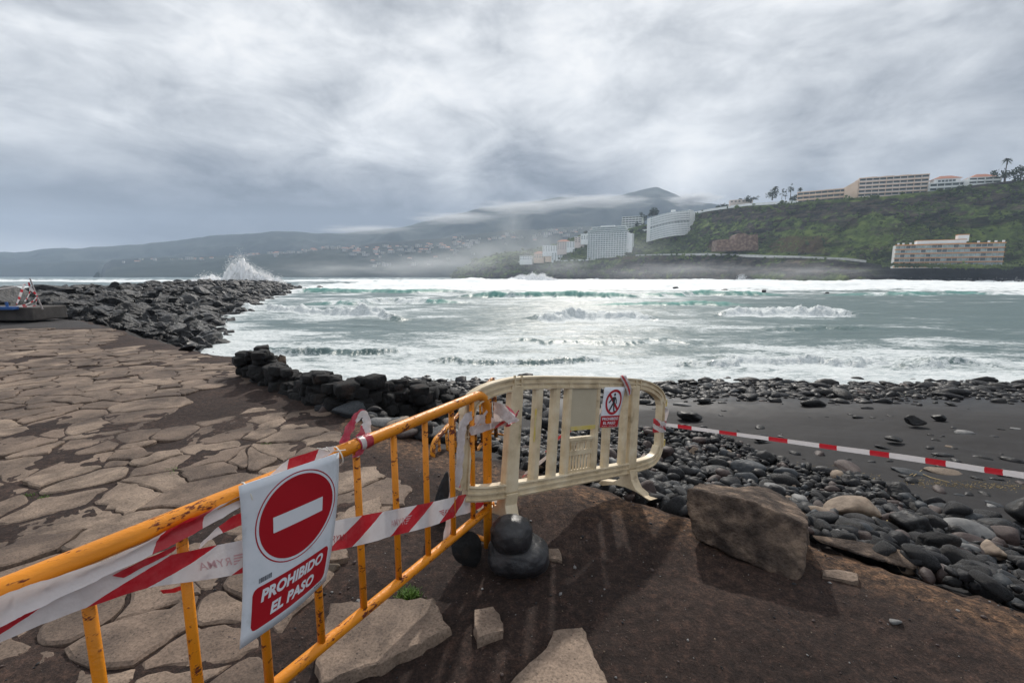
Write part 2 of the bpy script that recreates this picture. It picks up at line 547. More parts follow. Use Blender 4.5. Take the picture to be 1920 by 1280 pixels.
def mat_cliff():
    m, nt, out = newmat('cliff')
    geo = nd(nt, 'ShaderNodeNewGeometry')
    P = geo.outputs['Position']
    N = nd(nt, 'ShaderNodeSeparateXYZ', {0: geo.outputs['Normal']}).outputs[2]
    a = nd(nt, 'ShaderNodeTexNoise', {'Vector': P, 'Scale': 0.035, 'Detail': 9.0, 'Roughness': 0.65}).outputs[0]
    b = nd(nt, 'ShaderNodeTexNoise', {'Vector': P, 'Scale': 0.14, 'Detail': 8.0, 'Roughness': 0.7}).outputs[0]
    green = ramp(nt, b, [(0.33, (.040, .056, .024)), (0.5, (.092, .130, .045)), (0.64, (.22, .27, .085))])
    ms = nd(nt, 'ShaderNodeMapping', {'Vector': P, 'Scale': (0.5, 0.5, 2.4)}).outputs[0]
    st = nd(nt, 'ShaderNodeTexNoise', {'Vector': ms, 'Scale': 0.12, 'Detail': 8.0, 'Roughness': 0.7, 'Distortion': 0.4}).outputs[0]
    rock = ramp(nt, st, [(0.36, (.026, .026, .027)), (0.48, (.062, .058, .055)), (0.60, (.13, .108, .085)), (.7, (.24, .195, .15))])
    low = nd(nt, 'ShaderNodeAttribute', attribute_name='bare').outputs['Fac']
    k = mth(nt, 'ADD', mth(nt, 'MULTIPLY', N, 0.9), mth(nt, 'MULTIPLY', mth(nt, 'SUBTRACT', a, 0.5), 2.6))
    k = mth(nt, 'SUBTRACT', k, mth(nt, 'MULTIPLY', low, 0.9))
    fac = ramp(nt, k, [(0.22, 0.0), (0.52, 1.0)])
    c = mixc(nt, fac, rock, green)
    gr = nd(nt, 'ShaderNodeAttribute', attribute_name='grass').outputs['Fac']
    c = mixc(nt, mth(nt, 'MULTIPLY', gr, ramp(nt, b, [(0.3, .2), (0.6, 1.0)])), c, (.20, .27, .065))
    red = nd(nt, 'ShaderNodeAttribute', attribute_name='red').outputs['Fac']
    c = mixc(nt, red, c, mixc(nt, st, (.09, .045, .03), (.20, .11, .08)))
    bk = nd(nt, 'ShaderNodeAttribute', attribute_name='beach').outputs['Fac']
    c = mixc(nt, bk, c, mixc(nt, b, (.016, .016, .018), (.03, .03, .032)))
    p = nd(nt, 'ShaderNodeBsdfPrincipled', {'Base Color': c, 'Roughness': 0.95, 'Specular IOR Level': 0.1})
    bp = nd(nt, 'ShaderNodeBump', {'Height': b, 'Strength': 1.0, 'Distance': 5.0})
    nt.links.new(bp.outputs[0], p.inputs['Normal'])
    nt.links.new(p.outputs[0], out.inputs[0])
    return m


def mat_paint(name, base, rustc, amount=0.60, scale=14.0):
    m, nt, out = newmat(name)
    tc = nd(nt, 'ShaderNodeTexCoord')
    mp = nd(nt, 'ShaderNodeMapping', {'Vector': tc.outputs['Object'], 'Scale': (0.45, 1, 1)}).outputs[0]
    a = nd(nt, 'ShaderNodeTexNoise', {'Vector': mp, 'Scale': scale, 'Detail': 7.0, 'Roughness': 0.62}).outputs[0]
    b = nd(nt, 'ShaderNodeTexNoise', {'Vector': mp, 'Scale': scale * 4, 'Detail': 4.0, 'Roughness': 0.6}).outputs[0]
    big = nd(nt, 'ShaderNodeTexNoise', {'Vector': tc.outputs['Object'], 'Scale': 2.6, 'Detail': 3.0}).outputs[0]
    t = mth(nt, 'ADD', a, mth(nt, 'MULTIPLY', mth(nt, 'SUBTRACT', b, 0.5), 0.35))
    t = mth(nt, 'ADD', t, mth(nt, 'MULTIPLY', mth(nt, 'SUBTRACT', big, 0.5), 0.25))
    f = ramp(nt, t, [(amount - .05, 0.0), (amount - .02, 0.35), (amount + .03, 1.0)])
    tint = ramp(nt, big, [(0.3, tuple(x * .72 for x in base)), (0.5, tuple(x * .9 for x in base)), (0.7, base)])
    rc = ramp(nt, b, [(0.3, tuple(x * .45 for x in rustc)), (0.7, rustc)])
    c = mixc(nt, f, tint, rc)
    ro = mixc(nt, f, (.38, .38, .38), (.9, .9, .9))
    p = nd(nt, 'ShaderNodeBsdfPrincipled', {'Base Color': c, 'Roughness': ro, 'Specular IOR Level': 0.4})
    bp = nd(nt, 'ShaderNodeBump', {'Height': t, 'Strength': 0.35, 'Distance': 0.01})
    nt.links.new(bp.outputs[0], p.inputs['Normal'])
    nt.links.new(p.outputs[0], out.inputs[0])
    return m


def mat_tape(name, period, duty, slant, phase=0.0, red=(.50, .018, .030), white=(.74, .70, .70), wear=0.25):
    m, nt, out = newmat(name)
    uv = nd(nt, 'ShaderNodeUVMap', uv_map='UVMap').outputs[0]
    s = nd(nt, 'ShaderNodeSeparateXYZ', {0: uv})
    q = mth(nt, 'ADD', mth(nt, 'ADD', s.outputs[0], mth(nt, 'MULTIPLY', s.outputs[1], slant)), phase)
    fr = mth(nt, 'FRACT', mth(nt, 'DIVIDE', q, period))
    st = mth(nt, 'LESS_THAN', fr, duty)
    tc = nd(nt, 'ShaderNodeTexCoord')
    n = nd(nt, 'ShaderNodeTexNoise', {'Vector': tc.outputs['Object'], 'Scale': 18.0, 'Detail': 6.0, 'Roughness': 0.7}).outputs[0]
    w = mixc(nt, ramp(nt, n, [(0.4, 0.0), (0.75, wear)]), white, (.42, .34, .30))
    r = mixc(nt, ramp(nt, n, [(0.4, 0.0), (0.75, wear)]), red, (.62, .22, .22))
    c = mixc(nt, st, w, r)
    p = nd(nt, 'ShaderNodeBsdfPrincipled', {'Base Color': c, 'Roughness': 0.32, 'Specular IOR Level': 0.5})
    tr = nd(nt, 'ShaderNodeBsdfTranslucent', {'Color': c})
    n2 = nd(nt, 'ShaderNodeTexNoise', {'Vector': tc.outputs['Object'], 'Scale': 30.0, 'Detail': 3.0}).outputs[0]
    bp = nd(nt, 'ShaderNodeBump', {'Height': n2, 'Strength': 0.5, 'Distance': 0.01})
    nt.links.new(bp.outputs[0], p.inputs['Normal'])
    mx = nd(nt, 'ShaderNodeMixShader', {0: 0.30, 1: p.outputs[0], 2: tr.outputs[0]})
    nt.links.new(mx.outputs[0], out.inputs[0])
    return m


M = {}
M['ground'] = mat_ground()
M['sea'] = mat_sea()
M['cliff'] = mat_cliff()
M['yellow'] = mat_paint('yellow_paint', (.78, .27, .010), (.15, .035, .018), 0.635, 26)
M['yellow_rusty'] = mat_paint('rusty_yellow_paint', (.75, .29, .02), (.17, .055, .03), 0.53, 16)
M['cream'] = simple('cream_plastic', [(.27, .20, .12), (.55, .44, .285), (.66, .545, .37), (.72, .62, .45)], 0.45, 7.0, 0.2, 60, stops=(.27, .66), bdist=.004, detail=10)
M['cream_stain'] = simple('yellow_stain', [(.62, .47, .06), (.60, .52, .28)], 0.45, 9.0)
M['sign_white'] = simple('sign_white', [(.50, .52, .55), (.66, .70, .75), (.72, .75, .80)], 0.3, 9.0, stops=(.25, .6), detail=10)
M['sign_red'] = simple('sign_red', [(.36, .008, .016), (.42, .010, .020)], 0.3, 3.0)
M['sign_white2'] = simple('sign_letter_white', [(.70, .72, .76), (.70, .72, .76)], 0.35, 3.0)
M['ink'] = simple('black_ink', [(.02, .02, .025), (.03, .03, .035)], 0.4, 3.0)
M['barcode'] = simple('barcode_ink', [(.10, .11, .13), (.14, .15, .17)], 0.5, 3.0)
M['tie'] = simple('cable_tie', [(.72, .68, .60), (.78, .75, .68)], 0.4, 5.0)
M['tape'] = mat_tape('tape_diagonal', 0.36, 0.36, 0.17)
M['tape_pale'] = mat_tape('tape_faded', 0.42, 0.14, 0.05, 0.1, wear=.6)
M['tape_block'] = mat_tape('tape_blocks', 0.40, 0.36, 0.0)
M['tape_red'] = mat_tape('tape_redder', 0.30, 0.55, 0.10, 0.1, red=(.52, .04, .07))
M['tape_logo'] = simple('tape_print', [(.46, .06, .07), (.52, .09, .10)], 0.5, 3.0)
M['tape_logo_faint'] = simple('tape_print_faint', [(.62, .36, .37), (.66, .44, .45)], 0.5, 3.0)


def mat_flag():
    m, nt, out = newmat('flagstone')
    geo = nd(nt, 'ShaderNodeNewGeometry')
    P = geo.outputs['Position']
    tone = nd(nt, 'ShaderNodeAttribute', attribute_name='tone').outputs['Fac']
    a = nd(nt, 'ShaderNodeTexNoise', {'Vector': P, 'Scale': 3.0, 'Detail': 8.0, 'Roughness': 0.65}).outputs[0]
    b = nd(nt, 'ShaderNodeTexNoise', {'Vector': P, 'Scale': 70.0, 'Detail': 5.0, 'Roughness': 0.7}).outputs[0]
    c = ramp(nt, tone, [(0.0, (.105, .076, .060)), (0.45, (.195, .142, .108)), (0.8, (.28, .210, .158)), (1.0, (.37, .285, .215))])
    c = mixc(nt, 1.0, c, ramp(nt, a, [(0.32, .50), (0.5, .95), (0.7, 1.18)]), 'MULTIPLY')
    c = mixc(nt, 1.0, c, ramp(nt, b, [(0.32, .5), (0.5, 1.0), (0.72, 1.35)]), 'MULTIPLY')
    dn = nd(nt, 'ShaderNodeTexNoise', {'Vector': P, 'Scale': 1.15, 'Detail': 10.0, 'Roughness': 0.68, 'Distortion': 0.6}).outputs[0]
    dk = ramp(nt, dn, [(0.44, 0.0), (0.52, 0.4), (0.63, 0.92)])
    c = mixc(nt, dk, c, mixc(nt, 1.0, (.072, .052, .042), ramp(nt, b, [(0.32, .55), (0.5, 1.0), (0.72, 1.5)]), 'MULTIPLY'))
    v = nd(nt, 'ShaderNodeTexVoronoi', {'Vector': P, 'Scale': 42.0})
    pit = ramp(nt, v.outputs['Distance'], [(0.10, 1.0), (0.22, 0.0)])
    pk = ramp(nt, nd(nt, 'ShaderNodeSeparateColor', {0: v.outputs['Color']}).outputs[0], [(0.72, 0.0), (0.76, 0.7)])
    pit = mth(nt, 'MULTIPLY', pit, pk)
    c = mixc(nt, pit, c, (.035, .028, .024))
    p = nd(nt, 'ShaderNodeBsdfPrincipled', {'Base Color': c, 'Roughness': 0.82, 'Specular IOR Level': 0.3})
    h = mth(nt, 'SUBTRACT', mth(nt, 'ADD', mth(nt, 'MULTIPLY', a, 0.8), mth(nt, 'MULTIPLY', b, 0.25)), mth(nt, 'MULTIPLY', pit, 0.3))
    bp = nd(nt, 'ShaderNodeBump', {'Height': h, 'Strength': 0.75, 'Distance': 0.02})
    nt.links.new(bp.outputs[0], p.inputs['Normal'])
    nt.links.new(p.outputs[0], out.inputs[0])
    return m


M['flag'] = mat_flag()
ROCKC = {
    'black': simple('black_basalt', [(.005, .005, .006), (.010, .010, .011), (.024, .023, .025)], 0.55, 7, 0.6, 30, stops=(.3, .75), rvar=.2, obj_rand=.3, spec=.32),
    'charcoal': simple('charcoal_basalt', [(.010, .010, .012), (.019, .0195, .022), (.036, .036, .038)], 0.62, 7, 0.6, 35, stops=(.3, .75), rvar=.18, obj_rand=.4, spec=.3),
    'blue grey': simple('blue_grey_basalt', [(.022, .025, .029), (.042, .047, .053), (.070, .076, .084)], 0.65, 8, 0.4, 40, stops=(.3, .75), rvar=.15, obj_rand=.4, spec=.3),
    'pale grey': simple('pale_grey_stone', [(.10, .10, .102), (.17, .168, .165), (.26, .255, .245)], 0.6, 8, 0.4, 40, stops=(.3, .75), obj_rand=.4),
    'reddish brown': simple('reddish_stone', [(.030, .018, .017), (.048, .030, .026), (.075, .048, .040)], 0.6, 8, 0.5, 40, stops=(.3, .75), obj_rand=.4),
    'tan': simple('tan_stone', [(.13, .095, .068), (.22, .165, .12), (.33, .26, .19)], 0.75, 8, 0.5, 40, stops=(.3, .75), obj_rand=.3),
}
RC = list(ROCKC)
M['boulder'] = simple('brown_boulder', [(.058, .044, .037), (.145, .108, .086), (.36, .265, .195)], 0.9, 7.0, 1.0, 20, stops=(.36, .66), bdist=.09, detail=12, spec=.25)
M['slab'] = simple('concrete_slab', [(.12, .095, .072), (.20, .16, .12), (.26, .21, .155)], 0.85, 6, 0.8, 60, stops=(.32, .7), bdist=.012)
M['jet'] = simple('breakwater_rock', [(.009, .009, .010), (.022, .022, .024), (.070, .067, .067)], 0.5, 1.2, 1.0, 3.5, stops=(.32, .74), rvar=.12, bdist=.22, obj_rand=.5)
M['wallrock'] = simple('wall_rock', [(.005, .005, .0055), (.010, .010, .0105), (.055, .034, .025)], 0.9, 3.2, 0.9, 16, stops=(.36, .78), bdist=.05)
M['concrete'] = simple('old_concrete', [(.045, .040, .038), (.085, .076, .070)], 0.9, 3, 0.6, 20)
M['grass'] = simple('grass_blade', [(.06, .13, .018), (.13, .24, .035)], 0.6, 30)
M['straw'] = simple('straw', [(.36, .26, .11), (.48, .36, .17)], 0.8, 30)
M['white_wall'] = simple('white_facade', [(.72, .75, .75), (.82, .83, .83)], 0.8, .2)
M['glass'] = simple('window_glass', [(.05, .07, .075), (.12, .15, .155)], 0.15, .25)
M['glass_pale'] = simple('glazed_balcony', [(.16, .22, .22), (.36, .42, .42)], 0.3, .3)
M['peach'] = simple('peach_facade', [(.66, .49, .37), (.72, .57, .45)], 0.85, .2)
M['pinkwall'] = simple('pink_white_facade', [(.62, .54, .50), (.68, .60, .56)], 0.85, .2)
M['ochre'] = simple('ochre_band', [(.46, .20, .06), (.54, .26, .09)], 0.85, .3)
M['rooftile'] = simple('roof_tile', [(.40, .17, .11), (.52, .25, .17)], 0.85, .6)
M['leaf'] = simple('tree_leaves', [(.012, .024, .010), (.035, .06, .02)], 0.8, .5)
M['shrub'] = simple('cliff_shrub_leaves', [(.032, .046, .020), (.082, .115, .036), (.20, .25, .075)], 0.9, .045, stops=(.36, .68))
M['trunk'] = simple('tree_trunk', [(.05, .04, .03), (.09, .07, .05)], 0.9, 1.0)
def mat_splash():
    m, nt, out = newmat('white_water')
    a = nd(nt, 'ShaderNodeBsdfDiffuse', {'Color': (.98, .985, .99, 1)})
    b = nd(nt, 'ShaderNodeBsdfTranslucent', {'Color': (.98, .985, .99, 1)})
    x = nd(nt, 'ShaderNodeMixShader', {0: .04, 1: a.outputs[0], 2: b.outputs[0]})
    nt.links.new(x.outputs[0], out.inputs[0])
    return m


M['splash'] = mat_splash()
M['blue'] = simple('blue_plastic', [(.02, .08, .25), (.03, .11, .33)], 0.5, 5.0)
M['beige_wall'] = simple('beige_facade', [(.44, .44, .42), (.58, .58, .56)], 0.85, .3)
M['rubble_wall'] = simple('brown_rubble_wall', [(.09, .055, .04), (.17, .11, .08), (.27, .19, .145)], 0.95, .35, 1.0, .6, bdist=1.0)
M['wood'] = simple('weathered_pole', [(.25, .22, .22), (.38, .34, .33)], 0.8, 12.0)
M['far_hill'] = simple('far_hill', [(.012, .022, .022), (.026, .040, .034), (.055, .066, .058)], 0.95, .0022, 0.0, stops=(.35, .68), detail=12, spec=.1)
M['farwhite'] = simple('village_wall', [(.40, .39, .37), (.56, .54, .51)], 0.9, .01)

# ------------------------------------------------------------------ ground sheet
EDGE_PX = [(2600, 1530), (1920, 1135), (1700, 1060), (1520, 1000), (1290, 958), (1200, 938), (1055, 904), (960, 880), (870, 852), (780, 828), (733, 808),
           (690, 783), (600, 743), (480, 700), (420, 668), (330, 650), (210, 617), (150, 600)]
EDGE = [tuple(pz(*p)[:2]) for p in EDGE_PX]
EDGE = [(60, -14), (9, -.5)] + EDGE + [(-24, 21.5), (-60, 24), (-400, 20)]
EA = np.array(EDGE)
JET = np.array([(-26, 23.5, .05), (-30, 28, .2), (-44, 50, .3), (-61, 88, .2), (-74, 128, -.05), (-82, 160, -.6)])


def seg_dist(x, y, A):
    """distance to a polyline, side sign, index, parameter"""
    best = np.full(x.shape, 1e18)
    sgn = np.ones(x.shape)
    zz = np.zeros(x.shape)
    for i in range(len(A) - 1):
        ax, ay = A[i][0], A[i][1]
        bx, by = A[i + 1][0], A[i + 1][1]
        dx, dy = bx - ax, by - ay
        L = dx * dx + dy * dy
        t = np.clip(((x - ax) * dx + (y - ay) * dy) / L, 0, 1)
        d = (x - ax - t * dx) ** 2 + (y - ay - t * dy) ** 2
        cr = dx * (y - ay) - dy * (x - ax)
        m = d < best - 1e-12
        best = np.where(m, d, best)
        sgn = np.where(m, np.where(cr > 0, 1.0, -1.0), sgn)
        if A.shape[1] > 2:
            zz = np.where(m, A[i][2] + t * (A[i + 1][2] - A[i][2]), zz)
    return np.sqrt(best), sgn, zz


def inside_land(x, y):
    poly = EDGE + [(-400, -60), (60, -60)]
    c = np.zeros(x.shape, bool)
    n = len(poly)
    j = n - 1
    for i in range(n):
        xi, yi = poly[i]
        xj, yj = poly[j]
        if yi != yj:
            m = ((yi > y) != (yj > y)) & (x < (xj - xi) * (y - yi) / (yj - yi) + xi)
            c ^= m
        j = i
    return c


def ground_h(x, y, full=False):
    x = np.asarray(x, float)
    y = np.asarray(y, float)
    d, _, _ = seg_dist(x, y, EA)
    ins = inside_land(x, y)
    s = np.where(ins, -d, d)
    s2 = s + .16 * fbm(x * 1.3, y * 1.3, 0, 5, 5) * np.clip(1 + s, 0, 1) + .03 * fbm(x * 9, y * 9, 0, 2, 9)
    h = np.interp(s2, [-1.2, -.5, -.12, .05, .25, .8, 2.2, 5, 10, 16, 19, 26, 45, 110], [0, .012, 0, -.04, -.17, -.36, -.85, -1.42, -2.15, -2.78, -3.04, -3.6, -5, -9])
    hy = np.interp(y + .35 * fbm(x * .25, y * .25, 0, 3, 6), [3, 5, 7, 10, 14, 18, 20.5, 24, 32, 46, 110], [-.9, -1.15, -1.42, -1.75, -2.3, -2.82, -3.02, -3.35, -4.2, -5.5, -9])
    hl = np.interp(s2, [.05, .4, 1.0, 2.2, 4.0, 6.0, 15, 40], [-.04, -.35, -1.1, -2.2, -3.0, -3.7, -5, -8])
    kl = np.clip((-x - 3.5) / 4.0, 0, 1)
    h = np.where(s2 > .05, h * (1 - kl) + hl * kl, h)
    kb = np.clip((s - 1.2) / 3.0, 0, 1)
    kb = kb * kb * (3 - 2 * kb) * np.clip((x + 7.5) / 4, 0, 1)
    h = h * (1 - kb) + hy * kb
    on = np.clip(-s * 2, 0, 1)
    h = h + on * (.014 * fbm(x * 2.2, y * 2.2, 0, 5, 1) + .0035 * fbm(x * 18, y * 18, 0, 3, 2))
    off = np.clip(s * 1.5, 0, 1)
    h = h + off * (.035 * fbm(x * .7, y * .7, 0, 3, 3) + .006 * fbm(x * 6, y * 6, 0, 2, 4))
    # mound by the plastic barrier
    h = h + .10 * np.exp(-(((x - .25) / .55) ** 2 + ((y - 3.55) / .4) ** 2))
    # breakwater core
    dj, _, zj = seg_dist(x, y, JET)
    hj = zj + .12 - np.maximum(dj - 1.6, 0) * np.interp(dj * 0 + y, [30, 70], [.46, .36])
    hj = hj + .45 * fbm(x * .5, y * .5, 0, 4, 21) - .2
    h = np.where(hj > h, hj, h)
    if full:
        return h, s, dj, hj
    return h


def radial(rs, ang):
    RR, AA = np.meshgrid(rs, ang, indexing='ij')
    return RR * np.sin(AA), RR * np.cos(AA), RR


def angles(front, step, back):
    a = np.arange(-front, front, step)
    b = np.arange(front, 360 - front, back)
    return np.radians(np.concatenate([a, b]))


rs = np.concatenate([[0.05, 0.3, 0.5], np.geomspace(0.7, 30, 420), np.geomspace(30.5, 170, 90), np.geomspace(185, 4600, 20)])
gx, gy, gr_ = radial(rs, angles(64, 0.2, 4))
gh, gs, gdj, ghj = ground_h(gx, gy, True)
onj = ghj >= gh - 1e-6
gP = np.stack([gx, gy, gh], -1)
sand = np.clip((gs - .15) * 5, 0, 1)
sand = np.where(onj, 1.0, sand)
wet = np.clip((-2.1 - gh) / .7, 0, 1) * .9 + .12 * sand
aspm = np.clip((gy - 16.2 - (gx + 15) * .05) * 1.2, 0, 1) * (gs < 0)
edge_w = np.exp(-((gs + .22) / .22) ** 2) * (gx > -2.2)
edge_w = np.maximum(edge_w, np.exp(-(((gx - .2) / .5) ** 2 + ((gy - 3.75) / .3) ** 2)) * .8)
ground = grid_obj('ground', gP, M['ground'], {'sand': sand, 'wet': np.clip(wet, 0, 1), 'asphalt': aspm, 'edge': edge_w}, wrap=True)
tag(ground, kind='structure')


LX, LY, LS = -26.0, 0.0, 0.05
_lx = np.arange(LX, 31, LS)
_ly = np.arange(LY, 27, LS)
_gx, _gy = np.meshgrid(_lx, _ly, indexing='ij')
LUT_H, LUT_S = ground_h(_gx, _gy, True)[:2]
LUT_H = LUT_H.tolist()
LUT_S = LUT_S.tolist()


def lut(T_, x, y):
    fx, fy = (x - LX) / LS, (y - LY) / LS
    i, j = int(fx), int(fy)
    if fx < 0 or fy < 0 or i >= len(T_) - 1 or j >= len(T_[0]) - 1:
        return None
    fx -= i
    fy -= j
    return (T_[i][j] * (1 - fx) + T_[i + 1][j] * fx) * (1 - fy) + (T_[i][j + 1] * (1 - fx) + T_[i + 1][j + 1] * fx) * fy


def gh1(x, y):
    v = lut(LUT_H, x, y)
    return float(ground_h(np.array([x]), np.array([y]))[0]) if v is None else v


def gs1(x, y):
    v = lut(LUT_S, x, y)
    return float(ground_h(np.array([x]), np.array([y]), True)[1][0]) if v is None else v


# ------------------------------------------------------------------ sea
def water_y(py, px=960, z=SEA):
    r = ray(px, py)
    return (z - CAMZ) / r.z * r.y


def smooth(a, b, v):
    t = np.clip((v - a) / (b - a), 0, 1)
    return t * t * (3 - 2 * t)


rs = np.concatenate([np.geomspace(14.5, 140, 420), np.geomspace(141, 700, 150), np.geomspace(715, 4600, 40)])
sx, sy, sr = radial(rs, angles(62, 0.16, 6))
front = (sy > 1)
ysafe = np.where(front, sy, 1.0)
spx = 960 + FPX * sx / (ysafe * math.cos(TILT) + 5.0 * math.sin(TILT))   # azimuth, used to place the lines of breakers
z = SEA + .05 * fbm(sx * .35, sy * .7, 0, 4, 31) + .18 * fbm(sx * .045, sy * .11, 0, 3, 41) * smooth(25, 90, sr) + .5 * fbm(sx * .012, sy * .03, 0, 3, 43) * smooth(120, 420, sr)
foam = np.zeros(sx.shape)
thin = np.zeros(sx.shape)
n_a = fbm(sx * .09, sy * .2, 0, 4, 51)
n_b = fbm(sx * .4, sy * .9, 0, 4, 61)
n_c = fbm(sx * .03, sy * .09, 0, 4, 71)
dist_profile_y = np.array([660, 600, 575, 562, 550, 545, 540, 533, 526, 522, 519])
base_f = np.interp(sy, [18, 22, 26, 31, 38, 50, 70, 95, 120, 150, 175, 240, 420, 650, 1500],
                   [.86, .74, .62, .43, .31, .26, .27, .33, .38, .48, .85, .95, .95, .35, .18])
rightside = smooth(1250, 1700, spx)
base_f = base_f - rightside * .17 * smooth(30, 40, sy) * (1 - smooth(120, 170, sy))
base_f = base_f + (1 - smooth(600, 1000, spx)) * .09 * smooth(28, 40, sy) * (1 - smooth(140, 160, sy))
foam = base_f + .20 * n_a + .14 * n_b + .12 * n_c * smooth(60, 160, sy)
# left, outside the breakwater
dj, _, _ = seg_dist(sx, sy, JET)
jx = np.interp(sy, JET[:, 1], JET[:, 0], left=-24, right=-82)
outer = smooth(8, 14, jx - sx) * (sy < 400)
foam = np.where(outer > .5, .25 + .2 * n_c + .1 * n_a, foam)
foam = foam + .5 * np.exp(-(np.maximum(dj - 8.5, 0) / 3.0) ** 2) * (sy < 170)
# breakers: px range, py of the toe left/right, height, half width (m), foaminess
BRK = [
    (420, 775, 578, 603, .95, 2.2, 1.0), (985, 1250, 601, 603, 1.0, 2.2, 1.0), (1335, 1632, 594, 594, 1.05, 2.3, 1.0),
    (560, 900, 572, 566, .9, 3.0, .55), (850, 1240, 558, 559, 1.5, 4.5, .35), (1090, 1420, 575, 574, .6, 3.0, .30),
    (480, 900, 552, 549, 1.3, 5.0, .35), (1180, 1500, 556, 553, 1.1, 5.0, .4), (1500, 2300, 556, 552, 1.0, 5.0, .5),
    (430, 800, 666, 664, .34, .75, .45), (1150, 1960, 690, 688, .34, .85, .75), (760, 1200, 683, 684, .30, .8, .50), (1400, 1700, 622, 625, .25, 1.5, .15), (930, 1340, 640, 645, .22, 1.4, .10),
]
for bi, (p0, p1, y0, y1, A, w, fo) in enumerate(BRK):
    u = (spx - p0) / (p1 - p0)
    ctr = water_y(y0) + (water_y(y1) - water_y(y0)) * np.clip(u, -.2, 1.2)
    # toe to crest and wandering line
    ctr = ctr + w * (.9 + 1.1 * vnoise(sx * .5 / w, bi * 3.3, 0, 81 + bi) + .5 * vnoise(sx * 1.7 / w, bi * 5.3, 0, 91 + bi) + .25 * vnoise(sx * 4.7 / w, sy * 1.2 / w, 0, 92 + bi))
    ends = smooth(-.04, .22, u) * (1 - smooth(.72, 1.04, u))
    v = (sy - ctr) / w
    amp = A * ends * (.85 + .3 * vnoise(sx * .35 / w, bi * 1.7, 0, 101 + bi))
    prof = np.where(v < 0, np.exp(-(v / .42) ** 2), np.exp(-(v / 1.5) ** 2))
    rough_ = 1 + .42 * fbm(sx * 1.6 / w, sy * 2.2 / w, 0, 5, 111 + bi, .6) * fo
    z = z + amp * prof * rough_
    ff = np.where(v < 0, np.exp(-(v / 1.25) ** 4), np.exp(-(v / (.55 + 1.2 * fo)) ** 2))
    foam = np.maximum(foam, (fo + .22 * n_b + .15 * n_a) * ff * ends * 1.05)
    tn = np.exp(-((v + .15) / .5) ** 2) * ends * (1 - smooth(.4, .8, np.asarray(fo + .25 * n_a)))
    thin = np.maximum(thin, tn * (.9 if A > .5 else .04))
    foam = foam - .25 * tn * (fo < .6)
# big surf out by the headland
surf = smooth(150, 185, sy) * (1 - smooth(480, 600, sy)) * smooth(540, 620, spx)
z = z + surf * (.9 * np.maximum(fbm(sx * .02, sy * .06, 0, 4, 121), -.2) + .55 * fbm(sx * .12, sy * .2, 0, 4, 131) + .35)
ridge = np.exp(-(((sy - 330 - 40 * vnoise(sx * .006, 0, 0, 7)) / 24) ** 2)) * smooth(560, 700, spx) * (1 - smooth(2050, 2300, spx))
z = z + ridge * (1.5 + 1.5 * fbm(sx * .035, sy * .03, 0, 5, 141)) * (1 - .6 * smooth(1150, 1500, spx))
foam = np.maximum(foam, ridge * 1.0)
foam = foam + .10 * smooth(160, 200, sy) * (sy < 480) * (spx > 560)
lw = np.exp(-(((sy - 150 - 10 * vnoise(sx * .02, 0, 0, 9)) / 14) ** 2)) * (spx < 440) * (sx < -95)
z = z + lw * (2.2 + .9 * vnoise(sx * .03, 0, 0, 12)) * (1 - .5 * smooth(60, 300, spx))
foam = np.maximum(foam, lw * 1.1)
z = np.where(front, z, SEA)
# the wash runs up the beach as a thin film
gz = ground_h(sx[:140], sy[:140])
up = SEA + .10 + .10 * fbm(sx[:140] * .25, sy[:140] * .5, 0, 3, 151)
film = gz + .02
sw = np.exp(-((sy[:140] - 22.5) / 2.5) ** 2)
z[:140] = np.maximum(z[:140], SEA + (up - SEA) * smooth(0, 1, sw) * 1.0)
sea = grid_obj('sea', np.stack([sx, sy, z], -1), M['sea'], {'foam': np.clip(foam, 0, 1.2), 'thin': np.clip(thin, 0, 1), 'far': smooth(50, 190, sr)}, wrap=True)
tag(sea, kind='structure')

# ------------------------------------------------------------------ headland with its cliffs
# columns across the bay: (px, water line distance, road distance, road py, slope distance, slope py, crest distance, crest py)
HL = [(845, 985, 990, 524, 1000, 520, 1010, 517), (868, 930, 940, 514, 950, 508, 965, 501), (890, 890, 900, 503, 912, 495, 940, 487), (950, 820, 835, 492, 850, 482, 890, 473),
      (1010, 775, 790, 490, 806, 484, 845, 468), (1050, 740, 752, 489, 772, 478, 812, 459), (1100, 690, 702, 487, 725, 462, 765, 440), (1180, 650, 664, 480, 700, 455, 745, 428),
      (1215, 632, 645, 479, 690, 450, 730, 420), (1260, 600, 615, 478, 655, 446, 690, 408), (1330, 540, 556, 477, 590, 442, 628, 394), (1400, 490, 506, 480, 535, 438, 562, 384),
      (1500, 430, 452, 483, 480, 430, 504, 379), (1590, 398, 424, 487, 450, 432, 472, 372), (1660, 372, 405, 496, 425, 434, 452, 368), (1750, 345, 378, 499, 408, 434, 436, 358),
      (1850, 325, 362, 500, 392, 428, 420, 346), (1920, 310, 352, 501, 384, 420, 410, 338), (2300, 290, 335, 502, 370, 396, 400, 305), (3200, 260, 320, 502, 360, 380, 395, 270)]
HLA = np.array(HL, float)
cpx = np.concatenate([np.arange(846, 2000, 2.2), np.arange(2000, 3200, 12)])
ctab = [np.interp(cpx, HLA[:, 0], HLA[:, k]) for k in range(1, 8)]


def colz(px, py, Y):
    u = (px - 960) / FPX
    v = (640 - py) / FPX
    c, s = math.cos(TILT), math.sin(TILT)
    t = Y / (c + v * s)
    return u * t, CAMZ + (-s + v * c) * t


